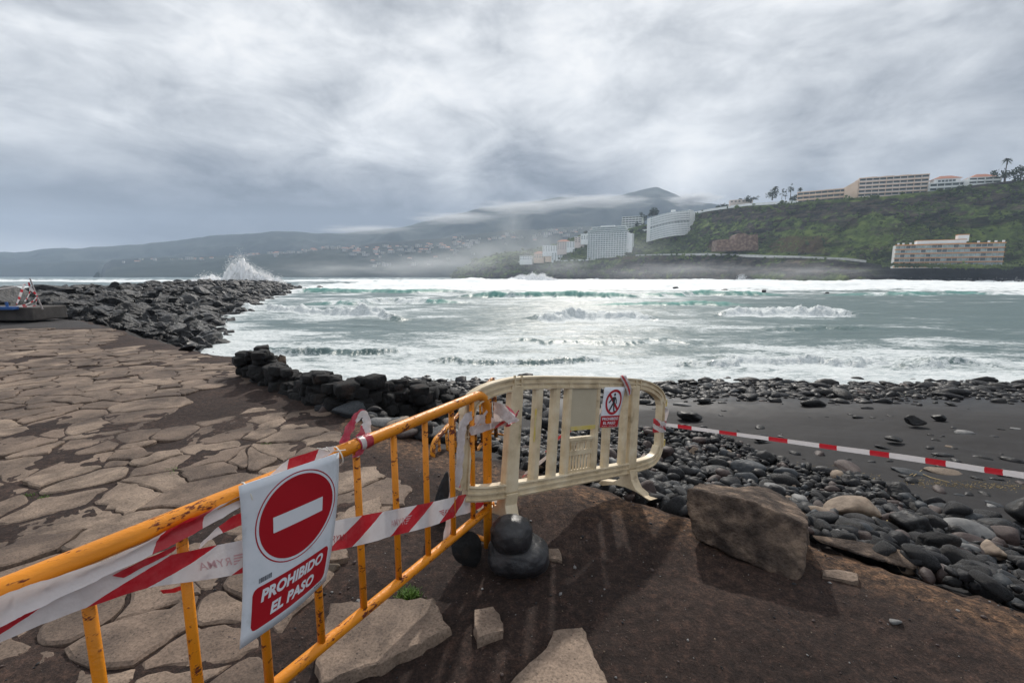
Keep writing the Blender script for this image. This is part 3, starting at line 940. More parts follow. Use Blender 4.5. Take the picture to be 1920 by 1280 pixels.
TT = np.concatenate([np.linspace(0, 1, 26), np.linspace(1.06, 2, 34)[:-1], np.linspace(2, 3, 34), np.linspace(3.1, 5, 10)])
Yw, Yr, pr, Ysl, psl, Yc, pc = ctab
xr, zr = colz(cpx, pr, Yr)
xs, zs = colz(cpx, psl, Ysl)
xc, zc = colz(cpx, pc, Yc)
xw = (cpx - 960) / FPX * Yw * .98
rows, att = [], {'bare': [], 'grass': [], 'red': [], 'beach': []}
for t in TT:
    if t <= 1:
        k = t
        beach = smooth(1585, 1680, cpx)
        prof_ = (k ** .6) * (1 - beach) + (np.interp(k, [0, .5, .75, 1], [0, .28, .5, 1.0])) * beach
        X = xw + (xr - xw) * k
        Y = Yw + (Yr - Yw) * (k * (1 - beach) + k * beach)
        Z = -4.5 + (zr + 4.5) * prof_
        rough_ = (6.5 * (1 - beach) + .5 * beach) * math.sin(math.pi * min(k, .96)) + .4
    elif t <= 2:
        k = t - 1
        X = xr + (xs - xr) * k
        Y = Yr + 5 + (Ysl - Yr - 5) * k
        Z = zr + (zs - zr) * np.interp(k, [0, .08, 1], [0, .02, 1])
        rough_ = 6.5 * math.sin(math.pi * min(max(k, .04), .85)) + .3
        rough_ *= smooth(0, .16, k)
    elif t <= 3:
        k = t - 2
        X = xs + (xc - xs) * k
        Y = Ysl + (Yc - Ysl) * k
        Z = zs + (zc - zs) * k
        rough_ = 7.0 * (1 - smooth(.82, 1.0, k)) * 1.0 + .8
    else:
        k = t - 3
        X = xc * (1 + .22 * k)
        Y = Yc * (1 + .22 * k)
        Z = zc - 1.5 * k + 0 * cpx
        rough_ = 1.0
    nb = fbm(X * .030, Y * .03, Z * .035, 5, 201) + .35 * fbm(X * .11, Y * .1, Z * .06, 3, 206)
    Yn = Y + rough_ * 1.5 * nb
    Zn = Z + rough_ * .30 * fbm(X * .06, Y * .06, Z * .06, 4, 207)
    if t > 3:
        Zn = Z + .8 * fbm(X * .05, Y * .05, 0, 3, 208)
    rows.append(np.stack([X, Yn, Zn], -1))
    att['bare'].append((smooth(.05, .3, t) * (t < 1) * (1 - smooth(940, 1100, cpx) * 0) * smooth(1050, 1300, cpx) * .55 + (.5 * smooth(2.35, 2.55, t) * (1 - smooth(2.85, 2.95, t)) * smooth(1250, 1400, cpx))) + 0 * cpx)
    att['grass'].append(np.clip(smooth(1.0, 1.05, t) * (1 - smooth(1.12, 1.25, t)) * smooth(1190, 1240, cpx) * (1 - smooth(1600, 1640, cpx)) + (1 - smooth(980, 1060, cpx)) * .75 * smooth(.6, 1.2, t) + .35 * smooth(1.1, 1.5, t) * (1 - smooth(2.0, 2.3, t)) * smooth(1450, 1550, cpx) + .25 * smooth(2.85, 3.0, t), 0, 1))
    red = smooth(1.22, 1.3, t) * (1 - smooth(1.75, 1.82, t)) * (np.exp(-((cpx - 1380) / 42) ** 6) + .55 * np.exp(-((cpx - 1500) / 55) ** 6)) + .5 * (t < 1) * smooth(.7, .8, t) * np.exp(-((cpx - 1175) / 18) ** 4)
    att['red'].append(np.clip(red, 0, 1) + 0 * cpx)
    att['beach'].append(smooth(1585, 1670, cpx) * (1.0 if t < 1.03 else 0.0) + 0 * cpx)
hP = np.stack(rows)
headland = grid_obj('cliff_hillside', hP, M['cliff'], {k: np.clip(np.stack(v), 0, 1) for k, v in att.items()})
tag(headland, kind='structure')


def hill_pt(px, t):
    """a point on the hillside sheet (column px, row parameter t)"""
    j = int(np.argmin(np.abs(cpx - px)))
    i = int(np.argmin(np.abs(TT - t)))
    return Vector(hP[i, j])


# ------------------------------------------------------------------ mountains across the bay
def mountain(name, prof, Yb, Yt, amp, seed, kpx):
    px = np.arange(prof[0][0], prof[-1][0] + 1, 5.0)
    top = np.interp(px, [p[0] for p in prof], [p[1] for p in prof])
    top = top + kpx * fbm(px * .018, 0, 0, 5, seed)
    rws = []
    for k in np.linspace(0, 1, 40):
        Y = Yb + (Yt - Yb) * k
        xt, zt = colz(px, top, Yt)
        x = (px - 960) / FPX * Y
        zb = -6
        Z = zb + (zt - zb) * (k ** .72)
        Z = Z + amp * math.sin(math.pi * k) * fbm(x * .0022, Y * .0022 + 0 * x, 0, 6, seed + 3, .55)
        Z = np.where(Z < -6, -6, Z)
        rws.append(np.stack([x, np.full_like(x, Y), Z], -1))
    x = (px - 960) / FPX * (Yt + 600)
    rws.append(np.stack([x, np.full_like(x, Yt + 600), zt * .6], -1))
    P = np.stack(rws)
    o = grid_obj(name, P, M['far_hill'])
    tag(o, kind='structure')
    return P, px


mountain('far_mountains', [(-700, 486), (-200, 478), (0, 474), (120, 468), (300, 456), (420, 442), (520, 434), (640, 437), (760, 427), (850, 404), (950, 383), (1050, 371), (1150, 366), (1222, 349), (1290, 380), (1400, 392), (1700, 360), (2300, 330), (3000, 320)], 2300, 3000, 50, 301, 2.2)
mP, mpx = mountain('coastal_plateau', [(196, 516), (205, 497), (222, 487), (330, 483), (440, 480), (560, 471), (680, 460), (760, 452), (860, 443), (960, 432), (1100, 425), (1500, 410), (2400, 380)], 1450, 1980, 18, 331, 1.5)
mountain('distant_headland', [(-700, 506), (0, 497), (80, 492), (200, 489), (300, 492), (420, 500)], 2050, 2280, 16, 351, 1.0)


def plateau_pt(px, k):
    j = int(np.argmin(np.abs(mpx - px)))
    return Vector(mP[int(k * 39), j])


# sea stack
mb = MB()
b = pY(180, 518, 1400)
mb.add([(b.x - 12, 1400, -5), (b.x + 12, 1400, -5), (b.x + 10, 1414, -5), (b.x - 8, 1414, -5), (b.x - 3, 1405, 11), (b.x + 3, 1407, 14)], [(0, 1, 5, 4), (1, 2, 5), (2, 3, 4, 5), (3, 0, 4)])
tag(mb.build('sea_stack', M['far_hill']), 'small dark pointed rock standing in the sea before the far coast', 'rock')

# ------------------------------------------------------------------ village houses across the bay
rng = random.Random(5)


def house_proto(w, d, h, roof):
    m = MB()
    m.box((0, 0, h / 2), w, d, h)
    if roof:
        m.add([(-w / 2 - .4, -d / 2 - .4, h), (w / 2 + .4, -d / 2 - .4, h), (w / 2 + .4, d / 2 + .4, h), (-w / 2 - .4, d / 2 + .4, h), (-w / 2, 0, h + d * .28), (w / 2, 0, h + d * .28)],
              [(0, 1, 5, 4), (2, 3, 4, 5), (1, 2, 5), (3, 0, 4), (3, 2, 1, 0)], 1)
    else:
        m.box((0, 0, h + .4), w + .3, d + .3, .8)
    for i in range(3):
        for fl in range(max(1, int(h / 3))):
            m.box((-w / 3 + i * w / 3, -d / 2 - .02, 1.7 + 3 * fl), w * .13, .1, 1.3, mi=2)
    return m.mesh('house', [M['farwhite'], M['rooftile'], M['glass']])


HPR = [(house_proto(11, 9, 6, 0), 'white flat-roofed'), (house_proto(14, 9, 5, 1), 'white tile-roofed'), (house_proto(9, 8, 9, 0), 'tall white flat-roofed'), (house_proto(24, 10, 9, 0), 'long white flat-roofed')]
nh = 0
for (pa, pb, ka, kb, cnt, zone) in [(660, 975, .45, .92, 95, 'in the village high on the right of the far hillside'), (430, 680, .62, .97, 60, 'strung along the far plateau above the breaking wave'),
                                    (700, 900, .12, .40, 14, 'low near the shore of the far coast'), (960, 1110, .5, .97, 22, 'on the misty slope above the pale hotels'), (240, 440, .75, .95, 14, 'on the plateau at the left of the far coast')]:
    for i in range(cnt):
        px = rng.uniform(pa, pb)
        k = ka + (kb - ka) * min(1, max(0, rng.gauss(.5 + .25 * (px - pa) / (pb - pa) - .12, .22)))
        p = plateau_pt(px, k)
        pi = rng.choices(range(4), (5, 4, 3, 1.4))[0]
        me, adj = HPR[pi]
        o = link(bpy.data.objects.new('village_house', me))
        o.location = p + Vector((rng.uniform(-5, 5), 0, -.6))
        o.rotation_euler = (0, 0, rng.uniform(-.5, .5))
        o.scale = [rng.uniform(.8, 1.25)] * 3
        tag(o, adj + ' house ' + zone, 'house', adj + ' houses ' + zone)
        nh += 1
# a thin scatter on the higher slopes behind
for i in range(60):
    px = rng.uniform(300, 1000)
    me, adj = HPR[rng.randrange(3)]
    Y = rng.uniform(3150, 3500)
    j = Vector(((px - 960) / FPX * Y, Y, 0))
    o = link(bpy.data.objects.new('village_house', me))
    py = np.interp(px, [300, 520, 760, 1000], [470, 455, 445, 412]) + rng.gauss(0, 5)
    q = pY(px, py, Y)
    o.location = q
    o.rotation_euler = (0, 0, rng.uniform(-.5, .5))
    bpy.data.objects.remove(o)


# ------------------------------------------------------------------ buildings on the headland
def frame_of(p0, p1):
    """local frame of a facade running from p0 to p1 (left to right as seen from the bay)"""
    d = Vector((p1.x - p0.x, p1.y - p0.y, 0))
    L = d.length
    return L, math.atan2(d.y, d.x)


# hotel tower 1: full-height balcony grid with stepped top floors
def hotel_tower():
    p0, p1 = pY(1101, 486, 700), pY(1174, 484, 672)
    L, az = frame_of(p0, p1)
    H_ = 47.0
    t = empty('hotel_tower', (p0.x, p0.y, p0.z - 1), 'pale green-grey hotel tower with a grid of balconies and stepped top floors', 'hotel', rz=az)
    D_ = 16
    m = MB(); m.box((L / 2, D_ / 2 + 1.5, (H_ - 8) / 2), L, D_, H_ - 8)
    m.box((L + 3.4, D_ / 2 + 1, (H_ - 10) / 2), 7, D_ * .7, H_ - 10)
    m.build('wall', M['white_wall'], t)
    m = MB()
    for k in range(3):
        ins = 2 + k * 3.0
        m.box((L * .5 - 1 + k * .5, D_ / 2 + 2, H_ - 8 + 2.8 * k + 1.4), L - ins * 1.4, D_ - k * 2, 2.8)
    m.build('penthouse', M['glass_pale'], t)
    for k in range(4):
        m = MB()
        ins = 1 + k * 3.0
        m.box((L * .5 - 1 + k * .5, D_ / 2 + 1, H_ - 8 + 2.85 * k), L - ins * 1.2 + 3, D_ + 4 - k * 2, .8)
        m.build('terrace_slab', M['white_wall'], t)
    nf, nbay = 13, 15
    fh = (H_ - 8) / nf
    for f_ in range(nf):
        m = MB(); m.box((L / 2, .55, f_ * fh + .5), L, 2.0, 1.05); m.build('balcony', M['white_wall'], t)
        m = MB(); m.box((L / 2, 1.4, f_ * fh + 2.0), L - .4, .3, fh - 1.0); m.build('window_band', M['glass_pale'], t)
    for b_ in range(nbay + 1):
        m = MB(); m.box((L * b_ / nbay, .65, (H_ - 8) / 2), .38, 1.9, H_ - 8); m.build('balcony_divider', M['white_wall'], t)
    m = MB(); m.box((L * .5, 4, H_ + 1.2), L * .35, 6, 2.2); m.build('roof_house', M['white_wall'], t)


hotel_tower()


def curved_hotel():
    # facade points bottom and top
    t = empty('curved_hotel', pY(1216, 452, 672), 'white hotel with a gently curved facade of balcony rows, stepping up the cliff', 'hotel')
    n = 13
    base = []
    for i in range(n + 1):
        k = i / n
        px = 1214 + (1284 - 1214) * k
        Y = 668 - 40 * k - 14 * math.sin(math.pi * k)
        zb = pY(px, 452 - 12 * k - 3 * math.sin(math.pi * k), Y).z
        zt = pY(px, 407 - 12.5 * k - 3 * math.sin(math.pi * k), Y).z
        base.append((px, Y, zb, zt))
    O = t.location

    def P(i, zf, dy):
        px, Y, zb, zt = base[i]
        return Vector(((px - 960) / FPX * Y, Y + dy, zb + (zt - zb) * zf)) - O

    def shell(z0, z1, d0, d1, i0=0, i1=n):
        m = MB()
        for i in range(i0, i1):
            a = [P(i, z0, d0), P(i + 1, z0, d0), P(i + 1, z0, d1), P(i, z0, d1), P(i, z1, d0), P(i + 1, z1, d0), P(i + 1, z1, d1), P(i, z1, d1)]
            m.add(a, [(0, 1, 5, 4), (2, 3, 7, 6), (4, 5, 6, 7), (3, 2, 1, 0)] + ([(3, 0, 4, 7)] if i == i0 else []) + ([(1, 2, 6, 5)] if i == i1 - 1 else []))
        return m
    shell(0, 1, 2.2, 20).build('wall', M['white_wall'], t)
    nf = 11
    for f_ in range(nf):
        a = f_ / nf
        if f_ == 6:
            shell(a, a + .6 / nf, 1.2, 2.5).build('terrace_band', M['glass'], t)
            continue
        shell(a + .03 / nf, a + .48 / nf, -.2, 2.1).build('balcony', M['white_wall'], t)
        shell(a + .5 / nf, a + .95 / nf, 1.6, 2.15).build('window_band', M['glass_pale'], t)
    for i in range(1, n * 2):
        k = i / 2
        i0 = int(k)
        fr = k - i0
        if i0 >= n:
            break
        A = P(i0, 0, -.1).lerp(P(i0 + 1, 0, -.1), fr)
        B = P(i0, 1, -.1).lerp(P(i0 + 1, 1, -.1), fr)
        m = MB(); m.add([A, A + Vector((.4, 0, 0)), A + Vector((.4, 2, 0)), A + Vector((0, 2, 0)), B, B + Vector((.4, 0, 0)), B + Vector((.4, 2, 0)), B + Vector((0, 2, 0))],
                        [(0, 1, 5, 4), (1, 2, 6, 5), (2, 3, 7, 6), (3, 0, 4, 7), (4, 5, 6, 7)])
        m.build('balcony_divider', M['white_wall'], t)
    # bare end wall
    e0, e1 = P(n, 0, 0), P(n, 1, 0)
    m = MB()
    w = Vector((11, 10, 0))
    m.add([e0 + Vector((.1, 0, 4)), e0 + w + Vector((0, 0, 12)), e1 + w + Vector((0, 0, -3)), e1 + w * .6 + Vector((0, 0, .8)), e1 + Vector((.1, 0, 1.2)),
           e0 + Vector((.1, 18, 4)), e0 + w + Vector((0, 18, 12)), e1 + w + Vector((0, 18, -3)), e1 + w * .6 + Vector((0, 18, .8)), e1 + Vector((.1, 18, 1.2))],
          [(0, 1, 2, 3, 4), (9, 8, 7, 6, 5), (1, 6, 7, 2), (2, 7, 8, 3), (3, 8, 9, 4), (0, 4, 9, 5), (0, 5, 6, 1)])
    m.build('end_wall', M['white_wall'], t)
    m = MB(); m.box(P(8, 1, 8) + Vector((0, 0, 1.5)), 5, 4, 3); m.build('roof_house', M['white_wall'], t)


curved_hotel()


def slab_block(name, label, cat, px0, px1, pyb0, pyb1, Y0, Y1, H_, nf, D_, wall, band, glassm, top=None, side=None, windows=0, mix=0.0, zdrop=0):
    p0, p1 = pY(px0, pyb0, Y0), pY(px1, pyb1, Y1)
    L, az = frame_of(p0, p1)
    zb = min(p0.z, p1.z) - zdrop
    t = empty(name, (p0.x, p0.y, zb), label, cat, rz=az)
    rg = random.Random(name)
    m = MB(); m.box((L / 2, D_ / 2 + .6, H_ / 2 - .5), L, D_, H_ + 1); m.build('wall', M[wall], t)
    fh = H_ / nf
    for f_ in range(nf + 1):
        m = MB(); m.box((L / 2, .45 if not windows else .5, f_ * fh), L + .8, 2.2 if not windows else 1.3, .62 if f_ < nf else .8); m.build('floor_band', M[band], t)
        if f_ < nf and not windows:
            m = MB(); m.box((L / 2, -.25, f_ * fh + .85), L + .2, .3, 1.0); m.build('balcony', M[wall], t)
            m = MB(); m.box((L / 2, .5, f_ * fh + 2.15), L - .5, .4, fh - 1.5); m.build('window_band', M[glassm], t)
    if windows:
        nper = windows
        for f_ in range(nf):
            for i in range(nper):
                w = L / nper
                m = MB(); m.box((w * (i + .5), .42, f_ * fh + fh * .56), w * .84, .4, fh * .58)
                m.build('window', M[glassm] if rg.random() < .45 else M['glass_pale'], t)
    else:
        nb = max(4, int(L / 5))
        for i in range(nb + 1):
            m = MB(); m.box((L * i / nb, .1, H_ / 2), .35, 1.5, H_ - .3); m.build('pier', M[band if i % 4 == 0 else wall], t)
    return t, L


# long striped block by the far beach
t, L = slab_block('beach_apartment_block', 'long low pale block with four orange bands, standing at the foot of the green cliff', 'apartment block',
                  1676, 1879, 495, 499, 370, 338, 17.0, 5, 12, 'beige_wall', 'ochre', 'glass', windows=20)
m = MB(); m.box((L * .44, 7, 17.0 + 1.6), L * .46, 9, 3.0); m.build('roof_storey', M['white_wall'], t)
m = MB(); m.box((L * .44, 7, 17.0 + 3.3), L * .465, 9.4, .5); m.build('roof_band', M['ochre'], t)
m = MB(); m.box((L * .645, 7.5, 17.0 + 4.3), L * .10, 7, 4.8); m.build('stair_tower', M['white_wall'], t)
m = MB(); m.box((L * .645, 7.5, 17.0 + 6.9), L * .105, 7.4, .6); m.build('stair_tower_band', M['ochre'], t)
for k in (.03, .08, .15, .78, .87, .93, .995):
    m = MB(); m.box((L * k, 3, 17.0 + 1.1), 1.2, 1.2, 1.5); m.build('chimney', M['white_wall'], t)

slab_block('terraced_apartments', 'lower peach apartment terrace stepping along the cliff top, beside the big peach block', 'apartment block', 1494, 1598, 380, 376, 507, 480, 12.5, 3, 13, 'peach', 'peach', 'glass')
t, L = slab_block('peach_apartment_block', 'long five-storey peach and white apartment block on the cliff top', 'apartment block', 1608, 1738, 371, 363, 470, 450, 18.5, 5, 14, 'pinkwall', 'peach', 'glass')
m = MB(); m.add([(-.5, .3, -1), (-9, 9, -1), (-9, 9, 12.5), (-.5, .3, 17.5), (-.5, 14, -1), (-9, 20, -1), (-9, 20, 12.5), (-.5, 14, 17.5)], [(0, 3, 2, 1), (4, 5, 6, 7), (3, 7, 6, 2), (1, 2, 6, 5)])
m.build('angled_wing', M['peach'], t)
for k, hh in ((.2, .9), (.45, .7), (.7, .8)):
    m = MB(); m.box((L * k, 6, 18.5 + .8), 9, 5, 1.4); m.build('roof_storey', M['pinkwall'], t)


def hip(t, L, D_, z, h, over=.8, x0=0.0, y0=0.0):
    m = MB()
    m.add([(x0 - over, y0 - over, z), (x0 + L + over, y0 - over, z), (x0 + L + over, y0 + D_ + over, z), (x0 - over, y0 + D_ + over, z), (x0 + L * .3, y0 + D_ / 2, z + h), (x0 + L * .7, y0 + D_ / 2, z + h)],
          [(0, 1, 5, 4), (1, 2, 5), (2, 3, 4, 5), (3, 0, 4), (3, 2, 1, 0)])
    return m.build('roof', M['rooftile'], t)


t, L = slab_block('clifftop_hotel', 'white terraced cliff-top building with a low red hipped roof, right of the peach block', 'hotel', 1742, 1812, 361, 353, 446, 436, 8.0, 2, 14, 'white_wall', 'white_wall', 'glass')
m = MB(); m.box((L * .52, 9, 10.2), L * .72, 10, 4.6); m.build('upper_storey', M['white_wall'], t)
for i in range(5):
    m = MB(); m.box((L * (.3 + .1 * i), 3.9, 10.4), 2.0, .4, 1.6); m.build('window', M['glass'], t)
hip(t, L * .74, 10, 12.5, 3.2, x0=L * .15, y0=4)
t, L = slab_block('clifftop_villa', 'white villa with red tiled roof beside the tall palm on the cliff top', 'house', 1816, 1876, 347, 342, 430, 424, 6.2, 2, 10, 'white_wall', 'white_wall', 'glass')
hip(t, L * .8, 10, 6.5, 3.4, x0=L * .08)
slab_block('upper_hotel', 'small white hotel with dark balcony bands standing behind and above the two pale hotels', 'hotel', 1166, 1203, 432, 429, 762, 748, 21, 6, 14, 'white_wall', 'white_wall', 'glass')
# houses on the spur left of the tower
for i, (px, py, w, h, wall, roof, lab) in enumerate([(986, 487, 22, 6, 'white_wall', 0, 'low white house at the left end of the hillside terrace'), (1010, 484, 17, 8, 'peach', 1, 'peach house with orange hipped roof on the hillside terrace'),
                                          (1030, 482, 14, 7, 'peach', 0, 'ochre flat-roofed house in the hillside terrace'), (1034, 471, 30, 9, 'white_wall', 0, 'long white house above the ochre one on the spur'),
                                          (1056, 468, 20, 13, 'pinkwall', 1, 'pinkish house with a red roof in the middle of the spur'), (1044, 488, 18, 12, 'white_wall', 0, 'stepped white house at the foot of the spur'),
                                          (1070, 464, 13, 9, 'white_wall', 0, 'white house below the crest of the spur'), (1086, 455, 15, 9, 'pinkwall', 0, 'pale house near the top of the spur'),
                                          (1096, 449, 12, 8, 'white_wall', 0, 'topmost white house on the spur left of the hotel tower')]):
    Y = np.interp(px, [980, 1100], [790, 730])
    p = pY(px, py, Y)
    t = empty('terrace_house', p, lab, 'house', rz=-.3)
    m = MB(); m.box((0, 5, h / 2 - 4), w, 10, h + 8); m.build('wall', M[wall], t)
    nfl = max(2, int(h / 3))
    for f_ in range(nfl):
        for k in range(max(3, int(w / 4))):
            m = MB(); m.box((-w / 2 + (k + .5) * w / max(3, int(w / 4)), -.05, f_ * 3 + 1.7), 1.7, .3, 1.4); m.build('window', M['glass'], t)
    if roof:
        hip(t, w, 10, h, 3.2, x0=-w / 2)
    else:
        m = MB(); m.box((0, 5, h + .3), w + .5, 10.5, .6); m.build('roof', M['white_wall'], t)
for i, (px, py, Y, w, h, lab) in enumerate([(1390, 381, 585, 26, 4.5, 'small peach house among palms on the cliff top'), (1330, 400, 640, 34, 3.2, 'low white terrace wall building above the curved hotel'),
                                            (1215, 436, 720, 30, 5, 'low white pavilion between the two pale hotels')]):
    t = empty('small_house', pY(px, py, Y), lab, 'house', rz=-.3)
    m = MB(); m.box((0, 5, h / 2 - 2), w, 9, h + 4); m.build('wall', M['pinkwall' if i == 0 else 'white_wall'], t)
    for k in range(6):
        m = MB(); m.box((-w / 2 + (k + .5) * w / 6, .4, h * .55), w / 12, .3, 1.3); m.build('window', M['glass'], t)

m = MB()
poly = [(1343, 470), (1345, 450), (1377, 448), (1379, 441), (1386, 437.5), (1396, 437), (1404, 441), (1413, 440), (1421, 438), (1422, 470)]
fr_ = [pY(a, b_, 521 - (a - 1343) * .16) for a, b_ in poly]
bk_ = [q + Vector((4, 22, 0)) for q in fr_]
n_ = len(poly)
m.add(fr_ + bk_, [tuple(range(n_)), tuple(range(2 * n_ - 1, n_ - 1, -1))] + [(i, (i + 1) % n_, (i + 1) % n_ + n_, i + n_) for i in range(n_)])
tag(m.build('retaining_wall', M['rubble_wall']), 'brown rubble retaining wall with an uneven top halfway up the green cliff', 'wall')

# parapet walls along the cliff edge and the coast road
def wall_line(name, label, pts, h, th, mat, cat='wall'):
    m = MB()
    pr = [(0, -th / 2), (h, -th / 2), (h, th / 2), (0, th / 2)]
    vs, fs = [], []
    for i, p in enumerate(pts):
        a = pts[max(i - 1, 0)]; b_ = pts[min(i + 1, len(pts) - 1)]
        n_ = Vector((-(b_.y - a.y), b_.x - a.x, 0)).normalized()
        for (z_, o_) in pr:
            vs.append(p + n_ * o_ + Vector((0, 0, z_ - 1.2)))
    for i in range(len(pts) - 1):
        for k in range(4):
            fs.append((i * 4 + k, i * 4 + (k + 1) % 4, i * 4 + 4 + (k + 1) % 4, i * 4 + 4 + k))
    m.add(vs, fs)
    m.add([vs[0], vs[1], vs[2], vs[3]], [(0, 1, 2, 3)])
    m.add(vs[-4:], [(3, 2, 1, 0)])
    o = m.build(name, M[mat])
    tag(o, label, cat)
    return o


road_pts = [Vector((*colz(px, np.interp(px, HLA[:, 0], HLA[:, 3]), np.interp(px, HLA[:, 0], HLA[:, 2])),)) for px in ()]
rp = []
for px in range(1192, 1625, 9):
    Y = float(np.interp(px, HLA[:, 0], HLA[:, 2])) - .5
    x_, z_ = colz(px, float(np.interp(px, HLA[:, 0], HLA[:, 3])), Y)
    rp.append(Vector((float(x_), Y, float(z_))))
wall_line('coast_road_parapet', 'long pale parapet of the coast road running along the cliff at half height', rp, 2.8, .8, 'beige_wall')
rp2 = []
for px in range(956, 1110, 8):
    Y = float(np.interp(px, HLA[:, 0], HLA[:, 2])) - 1
    x_, z_ = colz(px, float(np.interp(px, HLA[:, 0], HLA[:, 3])) , Y)
    rp2.append(Vector((float(x_), Y, float(z_))))
wall_line('lower_road_parapet', 'thin pale road wall at the foot of the spur of houses', rp2, 2.0, .8, 'white_wall')
rp3 = []
for px in range(1296, 1500, 8):
    Y = float(np.interp(px, HLA[:, 0], HLA[:, 6])) - 1.5
    x_, z_ = colz(px, float(np.interp(px, HLA[:, 0], HLA[:, 7])), Y)
    rp3.append(Vector((float(x_), Y, float(z_))))
wall_line('clifftop_parapet', 'white parapet wall along the cliff top left of the peach apartments', rp3, 2.8, .7, 'white_wall')
rp4 = []
for px in range(1808, 1990, 8):
    Y = float(np.interp(px, HLA[:, 0], HLA[:, 6])) - 1.0
    x_, z_ = colz(px, float(np.interp(px, HLA[:, 0], HLA[:, 7])), Y)
    rp4.append(Vector((float(x_), Y, float(z_))))
wall_line('garden_wall', 'low grey wall under the white villa at the right end of the cliff top', rp4, 1.9, .6, 'concrete')


# ------------------------------------------------------------------ trees on the cliff top
def palm(px, py, Y, h, crown, label, seed):
    rg = random.Random(seed)
    crown *= .82
    p = pY(px, py, Y)
    t = empty('palm_tree', p, label, 'palm tree')
    m = MB(); m.tube([(0, 0, -2), (.1, 0, h * .5), (0, 0, h)], [.5, .35, .32], 7); m.build('trunk', M['trunk'], t)
    m = MB()
    for i in range(46):
        az = rg.uniform(0, 6.28)
        el = rg.uniform(-.5, 1.2)
        d = Vector((math.cos(az), math.sin(az), 0))
        pts = []
        for k in range(6):
            s_ = k / 5 * crown
            pts.append(Vector((0, 0, h)) + d * s_ * math.cos(el) + Vector((0, 0, s_ * math.sin(el) - 1.0 * (k / 5) ** 2 * crown * .55)))
        sd = Vector((-d.y, d.x, 0))
        vs = []
        for k, q in enumerate(pts):
            w = crown * .10 * (math.sin(math.pi * min(.97, k / 5 * .85 + .12)))
            vs += [q - sd * w - Vector((0, 0, w * .4)), q, q + sd * w - Vector((0, 0, w * .4))]
        fs = []
        for k in range(5):
            fs += [(k * 3, k * 3 + 1, k * 3 + 4, k * 3 + 3), (k * 3 + 1, k * 3 + 2, k * 3 + 5, k * 3 + 4)]
        m.add(vs, fs)
    m.build('crown', M['leaf'], t, fix=False)


def leafy(px, py, Y, w, h, label, seed, trunk=.25, name='tree', n=420):
    rg = random.Random(seed)
    p = pY(px, py, Y)
    t = empty(name, p, label, 'tree')
    m = MB(); m.tube([(0, 0, -2), (0, 0, h * trunk), (.2, 0, h * .7)], [w * .07, w * .05, w * .02], 6); m.build('trunk', M['trunk'], t)
    m = MB()
    cl = [(rg.gauss(0, .26) * w, rg.gauss(0, .26) * w, h * rg.uniform(trunk + .1, .88), rg.uniform(.16, .3) * w) for _ in range(9)]
    for i in range(n):
        c = rg.choice(cl)
        q = Vector((rg.gauss(0, 1), rg.gauss(0, 1), rg.gauss(0, 1))).normalized() * c[3] * rg.uniform(.5, 1.1)
        q += Vector(c[:3])
        s_ = w * .055 * rg.uniform(.6, 1.4)
        a, b_ = Vector((rg.gauss(0, 1), rg.gauss(0, 1), rg.gauss(0, 1))).normalized(), Vector((rg.gauss(0, 1), rg.gauss(0, 1), rg.gauss(0, 1))).normalized()
        m.add([q + a * s_, q + b_ * s_, q - a * s_, q - b_ * s_], [(0, 1, 2, 3)])
    m.build('crown', M['leaf'], t, fix=False)


palm(1883, 338, 414, 17, 5.0, 'tall slim palm rising above a bush at the right end of the cliff top', 1)
leafy(1884, 339, 413, 12, 10, 'round dark tree at the foot of the tall palm', 2, .1)
leafy(1913, 338, 410, 13, 11, 'dark bushy tree at the far right edge of the cliff top', 3, .1)
palm(1453, 368, 530, 9, 5.5, 'stocky palm left of the peach apartments', 4)
leafy(1448, 372, 531, 11, 8, 'low dark tree below the stocky palm', 5, .1)
leafy(1466, 371, 528, 4, 12, 'left one of the pair of slender cypresses beside the stocky palm', 6, .05, 'cypress_tree')
leafy(1473, 371, 527, 4, 11, 'right one of the pair of slender cypresses beside the stocky palm', 7, .05, 'cypress_tree')
leafy(1482, 370, 524, 6, 16, 'tall ragged tree just left of the peach apartments', 8, .3)
leafy(1490, 376, 520, 9, 6, 'low dark bush against the peach apartments', 9, .05)
palm(1387, 383, 592, 6, 5, 'small palm above the white parapet wall', 10)
leafy(1408, 380, 582, 11, 8, 'yellowish round tree beside the small peach house', 11, .1)
palm(1317, 402, 655, 5, 5, 'palm above the end wall of the curved hotel', 12)
leafy(1334, 401, 640, 10, 6, 'small tree in the gardens above the curved hotel', 13, .1)
leafy(1352, 397, 625, 16, 8, 'broad green tree on the crest between the hotels and the peach house', 14, .1)
leafy(1368, 392, 612, 9, 6, 'low bush on the crest next to the broad green tree', 15, .1)
leafy(1226, 408, 735, 16, 14, 'dark tree group behind the left end of the curved hotel', 16, .1, n=600)
leafy(1207, 428, 742, 12, 26, 'tall dark cypress-like trees between the upper hotel and the curved hotel', 17, .05, 'cypress_tree', n=700)
leafy(1099, 441, 735, 7, 7, 'small tree above the topmost house on the spur', 18, .1)
palm(1500, 361, 515, 4, 4, 'palm poking over the roof of the lower peach terrace', 19)
palm(1856, 496, 353, 6, 4.5, 'palm in front of the right half of the striped block', 20)

